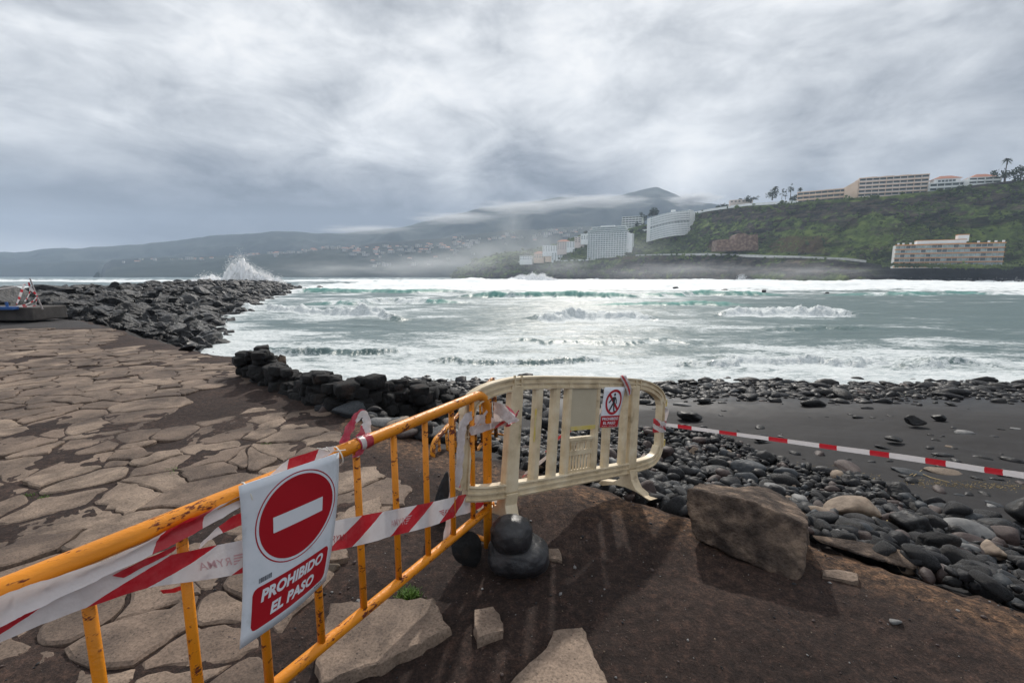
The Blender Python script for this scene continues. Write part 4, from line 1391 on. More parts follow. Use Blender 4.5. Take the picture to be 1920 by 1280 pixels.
# ------------------------------------------------------------------ shrubs on the cliff (uncountable)
rg = np.random.default_rng(11)
V, F = [], []
cnt = 0
nI, nJ = hP.shape[:2]
oct_v = np.array([(1, 0, 0), (-1, 0, 0), (0, 1, 0), (0, -1, 0), (0, 0, 1), (0, 0, -1)], float)
oct_f = np.array([(0, 2, 4), (2, 1, 4), (1, 3, 4), (3, 0, 4), (2, 0, 5), (1, 2, 5), (3, 1, 5), (0, 3, 5)])
for q in range(9000):
    j = rg.integers(0, 560)
    i = rg.integers(3, nI - 9)
    t_ = TT[i]
    px = cpx[j]
    if px > 1600 and t_ < 1.05:
        continue
    if t_ < .75 and px > 1180 and rg.random() < .85:
        continue
    if abs(px - 1380) < 45 and 1.2 < t_ < 1.85:
        continue
    nz = vnoise(hP[i, j, 0] * .03, hP[i, j, 2] * .05, 0, 77)
    if nz < -.15 and rg.random() < .8:
        continue
    fr = rg.random(2)
    j2 = min(j + 1, nJ - 1)
    i2 = min(i + 1, nI - 1)
    p = hP[i, j] * (1 - fr[0]) * (1 - fr[1]) + hP[i, j2] * fr[0] * (1 - fr[1]) + hP[i2, j] * (1 - fr[0]) * fr[1] + hP[i2, j2] * fr[0] * fr[1]
    s_ = rg.uniform(.5, 1.7) * (1.3 if t_ > 2.8 else 1) * (p[1] / 480)
    for _ in range(3):
        v = oct_v * s_ * rg.uniform(.6, 1.2, (6, 1)) * np.array([1.2, 1, .8]) + rg.normal(0, .5, 3) * s_
        V.append(v + p + np.array([0, 0, s_ * .2]))
        F.append(oct_f + cnt)
        cnt += 6
for q in range(420):
    px = rg.uniform(1655, 1900)
    Y = np.interp(px, [1655, 1900], [368, 333]) - rg.uniform(1, 4)
    c0 = np.array(pY(px, np.interp(px, [1655, 1900], [496, 500]) + rg.uniform(-1, 1.6), Y))
    s_ = rg.uniform(.5, 1.3)
    for _ in range(2):
        V.append(oct_v * s_ * rg.uniform(.6, 1.2, (6, 1)) + rg.normal(0, .5, 3) * s_ + c0)
        F.append(oct_f + cnt)
        cnt += 6
shr = big_mesh('cliff_shrubs', np.concatenate(V), np.concatenate(F), [M['shrub']], smooth=False)
tag(shr, 'low green scrub covering the cliffs and slopes of the headland', 'shrubs', kind='stuff')

# pale cobbles along the far water line
V, F = [], []
cnt = 0
for q in range(1500):
    px = rg.uniform(1080, 1990)
    Yb = np.interp(px, HLA[:, 0], HLA[:, 1])
    right = px > 1600
    k = rg.beta(1.3, 2.2)
    Y = Yb + (16 if right else 3) * k - 1
    x_ = (px - 960) / FPX * Y
    z_ = -3.2 + (4.0 * k if right else 1.5 * k)
    s_ = rg.uniform(.25, .8)
    V.append(oct_v * s_ * rg.uniform(.6, 1.3, (6, 1)) + np.array([x_, Y, z_]))
    F.append(oct_f + cnt)
    cnt += 6
o = big_mesh('shore_rocks', np.concatenate(V), np.concatenate(F), [M['jet'], ROCKC['pale grey']], smooth=False, midx=(np.arange(len(F) * 8) // 8 % 3 == 0).astype(int))
tag(o, 'pale and dark boulders strewn along the far water line below the cliff', 'rocks', kind='stuff')
for (px, py) in [(1278, 541), (1327, 545), (1433, 547), (1362, 543), (1568, 551)]:
    pass


# ------------------------------------------------------------------ bursting wave at the end of the breakwater
def splash(name, label, Y, prof, depth, seed, n, core=True):
    """prof: (px, py top); base on the sea; ragged heap of spray with flying drops"""
    r_ = np.random.default_rng(seed)
    pxs = [p[0] for p in prof]
    V, F = [], []
    c = 0
    # dense core: a ragged dome of water
    px_ = np.linspace(pxs[0], pxs[-1], 90)
    th_ = np.linspace(.02, math.pi - .02, 40)
    PX, TH = np.meshgrid(px_, th_, indexing='ij')
    tp = np.interp(PX, pxs, [p[1] for p in prof])
    ztp = colz(PX, tp, Y)[1] - SEA
    nz_ = 1 + .16 * vnoise(PX * .35, seed, 0, seed) + .05 * vnoise(PX * 1.1, seed, 0, seed + 1) + .10 * fbm(PX * .5, TH * 3, 0, 4, seed + 5)
    CX = (PX - 960) / FPX * Y + .3 * fbm(PX * .6, TH * 4, 0, 3, seed + 8)
    CY = Y - np.cos(TH) * depth * 2.2 * (1 + .25 * fbm(PX * .4, TH * 3, 1, 4, seed + 9))
    CZ = SEA - .3 + (.3 + ztp * .90) * np.sin(TH) ** .8 * nz_
    cv = np.stack([CX, CY, CZ], -1).reshape(-1, 3)
    if not core:
        cv = cv * 0 + np.array([CX.mean(), Y, SEA - 2])
    V.append(cv)
    id_ = np.arange(len(cv)).reshape(PX.shape)
    a_, b_, c_, d_ = id_[:-1, :-1].ravel(), id_[1:, :-1].ravel(), id_[1:, 1:].ravel(), id_[:-1, 1:].ravel()
    F.append(np.concatenate([np.stack([a_, b_, c_], 1), np.stack([a_, c_, d_], 1)]))
    c = len(cv)
    for i in range(n):
        px = r_.uniform(pxs[0], pxs[-1])
        top = np.interp(px, pxs, [p[1] for p in prof])
        zt = float(colz(px, top, Y)[1])
        k = r_.beta(2.2, 1.0)
        zt2 = SEA + (zt - SEA) * (1 + .20 * vnoise(px * .35, seed, 0, seed) + .16 * vnoise(px * 1.1, seed, 0, seed + 1) + .08 * vnoise(px * 3.1, seed, 0, seed + 2))
        h = SEA + (zt2 - SEA) * k ** .8
        if r_.random() < .06:
            h = SEA + (zt2 - SEA) * r_.uniform(1.0, 1.13)
        sprd = (1.0 + 2.0 * k) * Y / 150
        h += r_.normal(0, .25)
        y_ = Y + r_.normal(0, depth * (1.15 - .75 * k))
        x_ = (px - 960) / FPX * Y + r_.normal(0, .16) * sprd
        s_ = (.10 * (1 - k) + .045) * r_.uniform(.5, 1.5) * (Y / 150)
        V.append(oct_v * s_ * r_.uniform(.5, 1.4, (6, 1)) + np.array([x_, y_, h]))
        F.append(oct_f + c)
        c += 6
    o = big_mesh(name, np.concatenate(V), np.concatenate(F), [M['splash']], smooth=True)
    return tag(o, label, 'wave splash', kind=None if core else 'stuff')


splash('wave_splash', 'tall white burst of spray behind the tip of the breakwater', 152,
       [(431, 512), (433, 503), (440, 500), (447, 493), (452, 494), (459, 487), (466, 493), (472, 499), (480, 503), (488, 508), (498, 513), (508, 515), (518, 520), (528, 524), (536, 530)], 1.7, 3, 16000)
splash('wave_splash', 'low wide burst of spray in front of the spur of houses', 420, [(955, 524), (972, 517), (988, 519), (996, 514), (1001, 513), (1006, 520), (1012, 516), (1020, 514), (1026, 521), (1045, 524)], 3, 4, 9000)
splash('wave_splash', 'small spray peak over the outer side of the breakwater, left of the tall burst', 170, [(365, 526), (385, 521), (402, 516), (412, 520), (428, 524)], 2, 6, 5000)
for (px, py, Y, w) in [(1386, 512, 478, 7), (1333, 524, 505, 6), (1118, 521, 640, 9)]:
    splash('wave_splash', {1386: 'thin splash climbing the dark cliff under the coast road', 1333: 'low splash at the foot of the dark cliff', 1118: 'small splash at the rocks below the hotel tower'}[px], Y,
           [(px - w, 526), (px - w / 2, py + 6), (px, py), (px + w / 2, py + 5), (px + w, 526)], 1.5, px, 500, False)


# ------------------------------------------------------------------ air: haze, drifting salt spray, low cloud on the ridge
def volume_mat(name, dens, col, noise=None):
    m, nt, out = newmat(name)
    v = nd(nt, 'ShaderNodeVolumePrincipled', {'Color': (*col, 1), 'Density': dens, 'Anisotropy': 0.2})
    if noise:
        tc = nd(nt, 'ShaderNodeTexCoord')
        L = nd(nt, 'ShaderNodeVectorMath', {0: tc.outputs['Object']}, operation='LENGTH').outputs['Value']
        ns = nd(nt, 'ShaderNodeTexNoise', {'Vector': tc.outputs['Object'], 'Scale': noise, 'Detail': 4.0, 'Roughness': 0.6}).outputs[0]
        k = mth(nt, 'SUBTRACT', mth(nt, 'ADD', 1.0, mth(nt, 'MULTIPLY', mth(nt, 'SUBTRACT', ns, 0.5), 1.8)), mth(nt, 'MULTIPLY', L, 1.35))
        k = mth(nt, 'MAXIMUM', k, 0.0)
        nt.links.new(mth(nt, 'MULTIPLY', mth(nt, 'MULTIPLY', k, k), dens * 2.6), v.inputs['Density'])
    nt.links.new(v.outputs[0], out.inputs['Volume'])
    return m


mb = MB()
mb.box((0, 0, 292), 12000, 9600, 625)
hz = mb.build('haze', volume_mat('haze', 0.00015, (.66, .80, 1.0)))
hz.display_type = 'WIRE'
tag(hz, 'thin sea haze over the whole bay', 'haze', kind='stuff')
mist_spots = [(900, 480, 560, 120, 36, 44, .0075), (790, 498, 520, 140, 34, 26, .0105), (1010, 468, 600, 75, 28, 56, .0075), (960, 425, 620, 42, 24, 74, .0060), (1250, 508, 470, 190, 18, 20, .0120), (1500, 510, 360, 120, 14, 14, .012), (1180, 470, 590, 120, 30, 40, .0035), (620, 505, 420, 90, 25, 14, .007),
              (1060, 500, 640, 90, 28, 26, .0090), (1110, 376, 2650, 480, 140, 60, .016), (980, 388, 2600, 460, 140, 60, .015), (1300, 372, 2700, 260, 100, 60, .026), (850, 408, 2550, 420, 120, 54, .012), (680, 430, 2500, 420, 120, 40, .008), (200, 500, 1500, 50, 40, 60, .001)]  # the farthest ones are low cloud veiling the mountain ridge
for i, (px, py, Y, rx, ry, rz_, dn) in enumerate(mist_spots):
    bm = bmesh.new()
    bmesh.ops.create_icosphere(bm, subdivisions=3, radius=1)
    me = bpy.data.meshes.new('spray_and_cloud')
    bm.to_mesh(me)
    bm.free()
    c = pY(px, py, Y)
    me.materials.append(volume_mat('spray_and_cloud', dn, (.93, .94, .95), 2.6 if rz_ > 15 else 4))
    o = link(bpy.data.objects.new('spray_and_cloud', me))
    o.location = c
    o.scale = (rx, ry, rz_)
    tag(o, 'soft white mist: salt spray above the surf and low cloud along the far ridge', 'mist', kind='stuff')


# ================================================================== near things
def proj(x, y, z):
    c, s = math.cos(TILT), math.sin(TILT)
    dep = y * c - (z - CAMZ) * s
    up = y * s + (z - CAMZ) * c
    return 960 + FPX * x / dep, 640 - FPX * up / dep, dep


def hit(px, py):
    """where the line of sight meets the ground"""
    r = ray(px, py)
    t = 1.2
    last = t
    while t < 60:
        p = Vector((0, 0, CAMZ)) + r * t
        if p.z < gh1(p.x, p.y):
            lo, hi = last, t
            for _ in range(12):
                mid = (lo + hi) / 2
                p = Vector((0, 0, CAMZ)) + r * mid
                if p.z < gh1(p.x, p.y):
                    hi = mid
                else:
                    lo = mid
            return Vector((0, 0, CAMZ)) + r * hi
        last = t
        t *= 1.04
    return p


# ------------------------------------------------------------------ rocks
def ico(sub):
    bm = bmesh.new()
    bmesh.ops.create_icosphere(bm, subdivisions=sub, radius=1)
    bm.verts.ensure_lookup_table()
    v = np.array([x.co[:] for x in bm.verts])
    f = np.array([[q.index for q in x.verts] for x in bm.faces])
    bm.free()
    return v, f


ICO = {k: ico(k) for k in (1, 2, 3, 4, 5)}


def rock_geo(seed, sub=3, planes=9, p=9.0, amp=.05, fr=1.6, sc=(1, 1, 1), oct=4):
    r_ = np.random.default_rng(seed)
    v, f = ICO[sub]
    n = r_.normal(size=(planes, 3))
    n /= np.linalg.norm(n, axis=1)[:, None]
    d = r_.uniform(.62, 1.0, planes)
    q = np.clip(v @ n.T, 0, None) / d
    rad = (np.sum(q ** p, axis=1) + .72 ** p) ** (-1 / p)
    rad = rad * (1 + amp * fbm(v[:, 0] * fr + seed, v[:, 1] * fr, v[:, 2] * fr, oct, seed % 97))
    out = v * rad[:, None] * np.array(sc)
    return out, f


def np_mesh(name, V, F, mats, smooth=True):
    me = bpy.data.meshes.new(name)
    me.vertices.add(len(V))
    me.vertices.foreach_set('co', np.ascontiguousarray(V.reshape(-1), dtype=np.float32))
    me.loops.add(F.size)
    me.loops.foreach_set('vertex_index', F.ravel().astype(np.int32))
    me.polygons.add(len(F))
    me.polygons.foreach_set('loop_start', np.arange(0, F.size, F.shape[1], dtype=np.int32))
    me.polygons.foreach_set('use_smooth', np.full(len(F), smooth))
    for m in mats:
        me.materials.append(m)
    me.update(calc_edges=True)
    return me


def rotm(rng):
    ax = Vector((rng.gauss(0, 1), rng.gauss(0, 1), rng.gauss(0, 1))).normalized()
    return Matrix.Rotation(rng.uniform(0, 6.28), 3, ax)


ROUND = [rock_geo(500 + i, 3, 8, 6, .06, 1.6, (1.0, .82 - .03 * i, .62 + .04 * i)) for i in range(6)]
ANG = [rock_geo(600 + i, 3, 11, 16, .06, 2.2, (1.0, .8, .62 + .04 * i)) for i in range(7)]
RM = {}


def rock_me(kind, i, colour):
    k = (kind, i, colour)
    if k not in RM:
        V, F = (ROUND if kind == 'r' else ANG)[i]
        RM[k] = np_mesh('cobble', V, F, [ROCKC[colour]])
    return RM[k]


cob = []      # (kind, shape, colour, loc, scale3, rotz, tilt, zone)
rng = random.Random(42)


def pick_col(w):
    return rng.choices(RC, w)[0]


def in_poly(x, y, P):
    c = False
    j = len(P) - 1
    for i in range(len(P)):
        if (P[i][1] > y) != (P[j][1] > y) and x < (P[j][0] - P[i][0]) * (y - P[i][1]) / (P[j][1] - P[i][1]) + P[i][0]:
            c = not c
        j = i
    return c


# the pile of cobbles below the edge of the soil
PILE = [(905, 830), (930, 765), (1010, 742), (1100, 748), (1240, 775), (1330, 812), (1440, 858), (1530, 885), (1640, 905), (1730, 940), (1830, 975), (2100, 1050), (2500, 1400), (1900, 1200), (1200, 980), (1040, 930)]
step = .092
xs_, ys_ = np.meshgrid(np.arange(-.6, 8, step), np.arange(1.6, 10.5, step))
xs_ = xs_ + np.random.default_rng(1).uniform(-.05, .05, xs_.shape)
ys_ = ys_ + np.random.default_rng(2).uniform(-.05, .05, ys_.shape)
H0, S0, _, _ = ground_h(xs_, ys_, True)
for x, y, h, s_ in zip(xs_.ravel(), ys_.ravel(), H0.ravel(), S0.ravel()):
    if s_ < .10:
        continue
    px, py, dep = proj(x, y, h)
    if dep < .5 or not (850 < px < 2150) or not in_poly(px, py, PILE):
        continue
    if (x - .93) ** 2 + (y - 3.72) ** 2 < .10:
        continue
    # thin out towards the sand
    if rng.random() < .12:
        continue
    r_ = min(.15, rng.lognormvariate(math.log(.058), .45))
    r_ = min(r_, .030 * dep)
    lay = rng.choice((0, 0, 1)) * .07
    edge_fill = max(0, .17 - s_ * .3) * .6
    cob.append(('r' if rng.random() < .6 else 'a', rng.randrange(6), pick_col((46, 36, 8, 2, 7, 1.2)), (x, y, h + r_ * .25 + lay + edge_fill), (r_ * rng.uniform(1, 1.35), r_ * rng.uniform(.85, 1.1), r_ * rng.uniform(.75, 1.05)), rng.uniform(0, 6.28), rng.gauss(0, .25), 'pile'))
# larger ones lying on the pile
for i in range(95):
    px = rng.uniform(930, 1900)
    lo = np.interp(px, [930, 1240, 1440, 1700, 1900], [775, 790, 868, 930, 985])
    hi = np.interp(px, [930, 1060, 1290, 1520, 1900], [868, 890, 945, 985, 1110])
    py = rng.uniform(lo, hi)
    p = hit(px, py)
    if (p.x - .9) ** 2 + (p.y - 3.7) ** 2 < .2:
        continue
    r_ = min(rng.uniform(.07, .135), .034 * p.y)
    cob.append(('r' if rng.random() < .8 else 'a', rng.randrange(6), pick_col((46, 36, 9, 1, 7, 1)), (p.x, p.y, p.z + r_ * .55), (r_ * 1.2, r_, r_ * .8), rng.uniform(0, 6.28), rng.gauss(0, .2), 'pile'))
# scattered on the black sand
for i in range(150):
    px = rng.uniform(980, 1960)
    py = rng.uniform(742, 960)
    if in_poly(px, py, PILE):
        continue
    p = hit(px, py)
    if p.y > 19 or p.y < 2:
        continue
    r_ = rng.lognormvariate(math.log(.065), .45)
    cob.append((rng.choice('ra'), rng.randrange(6), pick_col((45, 30, 8, 5, 5, 2)), (p.x, p.y, p.z + r_ * .05), (r_ * 1.5, r_ * 1.1, r_ * .55), rng.uniform(0, 6.28), 0, 'sand'))
# band of black rocks at the water's edge
for i in range(3600):
    x = rng.uniform(-9, 30)
    y = rng.gauss(18.9, 1.5) - max(0, x - 8) * .02
    if y < 14.5 or y > 25:
        continue
    if rng.random() < .35 and y > 20.5:
        continue
    h = gh1(x, y)
    r_ = min(.36, rng.lognormvariate(math.log(.105), .5))
    cob.append((rng.choice('raa'), rng.randrange(6), pick_col((64, 30, 3, .6, 2, .4)), (x, y, h + r_ * .2), (r_ * 1.3, r_, r_ * .62), rng.uniform(0, 6.28), rng.gauss(0, .15), 'shore'))
# between the dry stone wall and the water
for i in range(420):
    x = rng.uniform(-13, 1.0)
    y = rng.uniform(7.5, 21)
    h, s_ = gh1(x, y), gs1(x, y)
    if s_ < .9:
        continue
    r_ = min(.5, rng.lognormvariate(math.log(.17), .5))
    cob.append((rng.choice('raa'), rng.randrange(6), pick_col((55, 34, 4, 1, 6, 1)), (x, y, h + r_ * .25), (r_ * 1.3, r_, r_ * .75), rng.uniform(0, 6.28), rng.gauss(0, .2), 'cove'))
# rubble at the inner foot of the wall
for i in range(330):
    k = rng.random()
    px = 600 + 330 * k
    py = np.interp(px, [600, 690, 780, 860, 930], [757, 780, 815, 822, 830]) + rng.uniform(-14, 8)
    p = hit(px, py)
    if p.y < 4.2:
        continue
    r_ = min(.2, rng.lognormvariate(math.log(.075), .45))
    cob.append((rng.choice('raa'), rng.randrange(6), pick_col((34, 30, 10, 8, 14, 6)), (p.x, p.y, p.z + r_ * .35), (r_ * 1.3, r_, r_ * .7), rng.uniform(0, 6.28), rng.gauss(0, .3), 'rubble'))
ZL = {'pile': ('in the pile between the plastic barrier and the sand', 'cobbles piled below the soil edge'), 'sand': ('lying alone on the smooth black sand', 'stones scattered on the black sand'),
      'shore': ("in the wet rocky band at the water's edge", "rocks along the water's edge"), 'cove': ('on the shore behind the dry stone wall', 'rocks behind the dry stone wall'),
      'rubble': ('in the rubble inside the stone wall', 'rubble inside the dry stone wall')}


def seen_size(c):
    px, py, dep = proj(*c[3])
    if dep < .3 or px < -60 or px > 1980 or py > 1330:
        return 0
    return max(c[4]) / dep


# a stone buried deep under others still counts less
cob.sort(key=seen_size, reverse=True)
ind, rest = cob[:285], cob[285:]
for c in ind:
    kind, i, colour, loc, sc, rz, tl, zone = c
    o = link(bpy.data.objects.new('cobble' if kind == 'r' else 'rock', rock_me(kind, i, colour)))
    o.location = loc
    o.scale = sc
    o.rotation_euler = (tl, tl * .6, rz)
    big = 'large' if max(sc) > .16 else 'small'
    shp = 'rounded' if kind == 'r' else 'rough angular'
    tag(o, '%s %s %s stone %s' % (big, shp, colour, ZL[zone][0]), 'stone', '%s %s %s, %s' % (big, shp, colour, ZL[zone][1]))


def merge_rocks(name, items, label, mats, geos, smooth_=True):
    V, F, MI = [], [], []
    c = 0
    for (gk, gi, mi, loc, sc, rz, tl) in items:
        v, f = geos[gk][gi]
        ca, sa = math.cos(rz), math.sin(rz)
        ct, st = math.cos(tl), math.sin(tl)
        q = v * np.array(sc)
        q = np.stack([q[:, 0], q[:, 1] * ct - q[:, 2] * st, q[:, 1] * st + q[:, 2] * ct], 1)
        q = np.stack([q[:, 0] * ca - q[:, 1] * sa, q[:, 0] * sa + q[:, 1] * ca, q[:, 2]], 1)
        V.append(q + np.array(loc))
        F.append(f + c)
        MI.append(np.full(len(f), mi))
        c += len(v)
    o = big_mesh(name, np.concatenate(V), np.concatenate(F), mats, np.concatenate(MI), smooth_)
    return tag(o, label, 'stones', kind='stuff')


LO = {'r': [rock_geo(500 + i, 2, 8, 6, .06, 1.6, (1.0, .82 - .03 * i, .62 + .04 * i)) for i in range(6)], 'a': [rock_geo(600 + i, 2, 11, 16, .06, 2.2, (1.0, .8, .62 + .04 * i)) for i in range(7)],
      'A': ANG, 'w': [(lambda vf, q: (np.sign(vf[0]) * np.abs(vf[0]) ** .42 * (1 + .10 * fbm(vf[0][:, 0] * 1.7 + q, vf[0][:, 1] * 1.7, vf[0][:, 2] * 1.7, 4, q))[:, None] * np.array([1.0, .85, .72 + .05 * (q % 4)]), vf[1]))(ICO[3], q) for q in range(7)], 'j': [rock_geo(700 + i, 3, 9, 34, .13, 2.4, (1.0, .72, .55), 3) for i in range(6)]}
merge_rocks('beach_cobbles', [(c[0], c[1], RC.index(c[2]), c[3], c[4], c[5], c[6]) for c in rest], 'countless smaller dark cobbles filling the beach between the bigger stones', [ROCKC[k] for k in RC], LO)

# ------------------------------------------------------------------ breakwater boulders
rj = random.Random(7)
J = []
JL = JET[:, :2]
for i in range(len(JL) - 1):
    a, b = Vector(JL[i]), Vector(JL[i + 1])
    L = (b - a).length
    d = (b - a) / L
    nrm_ = Vector((d.y, -d.x))      # seaward-right side
    near = max(0.0, 1 - (a.y - 24) / 60)
    cnt = int(L * (27 if i < 2 else 13))
    for _ in range(cnt):
        t = rj.uniform(0, L)
        off = rj.uniform(-4, 12.5)
        p = a + d * t + nrm_ * off
        h = gh1(p.x, p.y)
        if h < SEA - .5:
            continue
        r_ = min(1.1, rj.lognormvariate(math.log(.28 + .0024 * p.y), .45))
        J.append((p.x, p.y, h + r_ * .22, r_))
# land side: the foot of the breakwater meets the paving
for _ in range(900):
    px = rj.uniform(-40, 345)
    py = rj.uniform(545, 655)
    lim = np.interp(px, [-40, 100, 150, 210, 330, 345], [596, 596, 600, 612, 645, 655])
    if py > lim:
        continue
    p = hit(px, py)
    r_ = min(.9, rj.lognormvariate(math.log(.24), .45))
    J.append((p.x, p.y, p.z + r_ * .2, r_))
JD = [(x, y, z_, r_, rj.randrange(6), rj.uniform(0, 6.28), rj.gauss(0, .3)) for (x, y, z_, r_) in J if y > 20.5 or gs1(x, y) > 0]


def js(c):
    px, py, dep = proj(*c[:3])
    if dep < .5 or px < -30 or px > 1900:
        return 0
    return c[3] / dep


JD.sort(key=js, reverse=True)
JM = [np_mesh('breakwater_boulder', *LO['j'][i], [M['jet']], False) for i in range(6)]
for c in JD[:280]:
    o = link(bpy.data.objects.new('breakwater_boulder', JM[c[4]]))
    o.location = c[:3]
    o.scale = (c[3] * 1.2, c[3], c[3] * .85)
    o.rotation_euler = (c[6] * 1.6, c[6], c[5])
    where = 'at the near foot of the breakwater beside the paving' if c[1] < 24 else ('on the near half of the breakwater' if c[1] < 45 else 'on the far half of the breakwater')
    sz = 'large' if c[3] > .55 else 'smaller'
    tag(o, '%s dark jagged boulder %s' % (sz, where), 'boulder', '%s dark boulders %s' % (sz, where))
merge_rocks('breakwater_rocks', [('j', c[4], 0, c[:3], (c[3] * 1.2, c[3], c[3] * .85), c[5], c[6]) for c in JD[280:]], 'mass of dark broken rock forming the rest of the breakwater', [M['jet']], LO, False)

# ------------------------------------------------------------------ flagstone paving
FR = [(-500, 1800), (600, 1560), (596, 1290), (618, 1160), (690, 1112), (640, 1048), (560, 1010), (600, 960), (712, 935), (716, 975), (700, 925), (600, 900), (640, 850), (648, 795), (560, 772), (470, 766), (400, 782), (262, 808), (300, 775), (430, 742), (488, 717), (430, 690), (345, 668), (310, 655), (205, 648), (225, 628), (205, 618), (-900, 616)]
FR = [(-500, 1800), (590, 1560), (592, 1285), (560, 1200), (640, 1150), (688, 1112), (640, 1060), (600, 1040), (600, 990), (715, 975), (716, 928), (690, 925), (650, 880), (650, 800), (630, 782), (560, 772), (470, 766), (400, 784), (262, 806), (340, 758), (430, 742), (488, 717), (420, 688), (320, 655), (205, 648), (225, 626), (205, 618), (-900, 616)]
FW = [tuple(pz(*p)[:2]) for p in FR]
rf = random.Random(12)
seeds = []
tries = 0
while len(seeds) < 1900 and tries < 60000:
    tries += 1
    x, y = rf.uniform(-22, 1.0), rf.uniform(.7, 17.4)
    md = .44 if y < 9 else .50
    md *= rf.choice((.4, .55, .8, 1.0, 1.3))
    if all((x - a) ** 2 + ((y - b) * 1.15) ** 2 > md * md for a, b in seeds):
        seeds.append((x, y))
PV, PF, PT = [], [], []


def clip(poly, nx, ny, c):
    out = []
    n = len(poly)
    for i in range(n):
        a, b = poly[i], poly[(i + 1) % n]
        da, db = a[0] * nx + a[1] * ny - c, b[0] * nx + b[1] * ny - c
        if da <= 0:
            out.append(a)
        if (da < 0) != (db < 0) and da != db:
            t = da / (da - db)
            out.append((a[0] + (b[0] - a[0]) * t, a[1] + (b[1] - a[1]) * t))
    return out


SOIL_PATCH = [[(250, 800), (345, 745), (470, 715), (560, 738), (640, 780), (560, 770), (470, 762), (395, 780)], [(215, 648), (330, 650), (400, 676), (300, 655)]]
SOIL_PATCH = [[tuple(pz(*p)[:2]) for p in q] for q in SOIL_PATCH]


def NZ(x, y):
    return math.sin(x * 1.7 + 1.3 * math.sin(y * 1.1)) * math.cos(y * 1.9 + .8 * math.sin(x * .9))


def slab_poly(poly, z0, top, tone, V, F, T):
    """a worn stone: jittered outline, sloping rounded shoulder"""
    pts = []
    n = len(poly)
    for i in range(n):
        a, b = poly[i], poly[(i + 1) % n]
        L = math.hypot(b[0] - a[0], b[1] - a[1])
        k = max(1, int(L / .055))
        for j in range(k):
            t = j / k
            jit = .010 if j else .0
            qx, qy = a[0] + (b[0] - a[0]) * t, a[1] + (b[1] - a[1]) * t
            wx = .035 * NZ(qx * 3.1, qy * 3.1 + 5) + .022 * NZ(qx * 8 + 2, qy * 8)
            wy = .035 * NZ(qx * 3.1 + 9, qy * 3.1) + .022 * NZ(qx * 8, qy * 8 + 4)
            pts.append((qx + wx + rf.gauss(0, jit), qy + wy + rf.gauss(0, jit)))
    # round the corners
    for _ in range(1 if rf.random() < .5 else 0):
        m_ = len(pts)
        pts = [((pts[i - 1][0] + 2 * pts[i][0] + pts[(i + 1) % m_][0]) / 4, (pts[i - 1][1] + 2 * pts[i][1] + pts[(i + 1) % m_][1]) / 4) for i in range(m_)]
    m_ = len(pts)
    cx = sum(p[0] for p in pts) / m_
    cy = sum(p[1] for p in pts) / m_
    b0 = len(V)
    tx, ty = rf.gauss(0, .010), rf.gauss(0, .010)

    def zz(x, y):
        return top + (x - cx) * tx + (y - cy) * ty
    for (x, y) in pts:
        V.append((x, y, z0 - .05))
    for (x, y) in pts:
        V.append((x, y, zz(x, y) - .010))
    for f_, dz in ((.035, 0), (.5, .002)):
        for (x, y) in pts:
            dx, dy = cx - x, cy - y
            L = math.hypot(dx, dy) or 1
            q = min(.018 if f_ < .1 else L * .5, L * .6)
            V.append((x + dx / L * q, y + dy / L * q, zz(x, y) + dz + .004 * NZ(x * 5, y * 5)))
    V.append((cx, cy, top + .003))
    for r_ in range(3):
        for i in range(m_):
            j = (i + 1) % m_
            F.append((b0 + r_ * m_ + i, b0 + r_ * m_ + j, b0 + (r_ + 1) * m_ + j, b0 + (r_ + 1) * m_ + i))
    for i in range(m_):
        F.append((b0 + 3 * m_ + i, b0 + 3 * m_ + (i + 1) % m_, b0 + 4 * m_))
    T += [tone] * (len(V) - b0)


for i, (x, y) in enumerate(seeds):
    if not in_poly(x, y, FW) or any(in_poly(x, y, q) for q in SOIL_PATCH) or (rf.random() < .05 and y > 4):
        continue
    poly = [(x - .7, y - .7), (x + .7, y - .7), (x + .7, y + .7), (x - .7, y + .7)]
    near_ = sorted(((a - x) ** 2 + (b - y) ** 2, a, b) for a, b in seeds if (a, b) != (x, y) and abs(a - x) < 1.5 and abs(b - y) < 1.5)[:16]
    gap = rf.uniform(.002, .010) if rf.random() < .88 else rf.uniform(.015, .04)
    for _, a, b in near_:
        nx, ny = a - x, b - y
        L = math.hypot(nx, ny)
        nx, ny = nx / L, ny / L
        wgt = .5 + .10 * math.sin(x * 91.7 + y * 37.3) - .10 * math.sin(a * 91.7 + b * 37.3)
        poly = clip(poly, nx, ny, (x + (a - x) * wgt) * nx + (y + (b - y) * wgt) * ny - gap)
        if len(poly) < 3:
            break
    if len(poly) < 3:
        continue
    if math.sqrt((x + 3) ** 2 + (y - 8) ** 2) < 0:
        continue
    lift = rf.uniform(.004, .027) + (.010 if y > 6.5 else 0)
    if x + y * .95 > 4.2 and y > 5.5:
        lift += .05
    tone = rf.betavariate(2.2, 2.2)
    slab_poly(poly, 0, lift, min(1, max(0, tone * .8 + .12)), PV, PF, PT)
me = bpy.data.meshes.new('flagstone_paving')
me.from_pydata(PV, [], PF)
me.materials.append(M['flag'])
at = me.attributes.new('tone', 'FLOAT', 'POINT')
at.data.foreach_set('value', PT)
me.polygons.foreach_set('use_smooth', [False] * len(PF))
me.update()
o = link(bpy.data.objects.new('flagstone_paving', me))
tag(o, kind='structure')

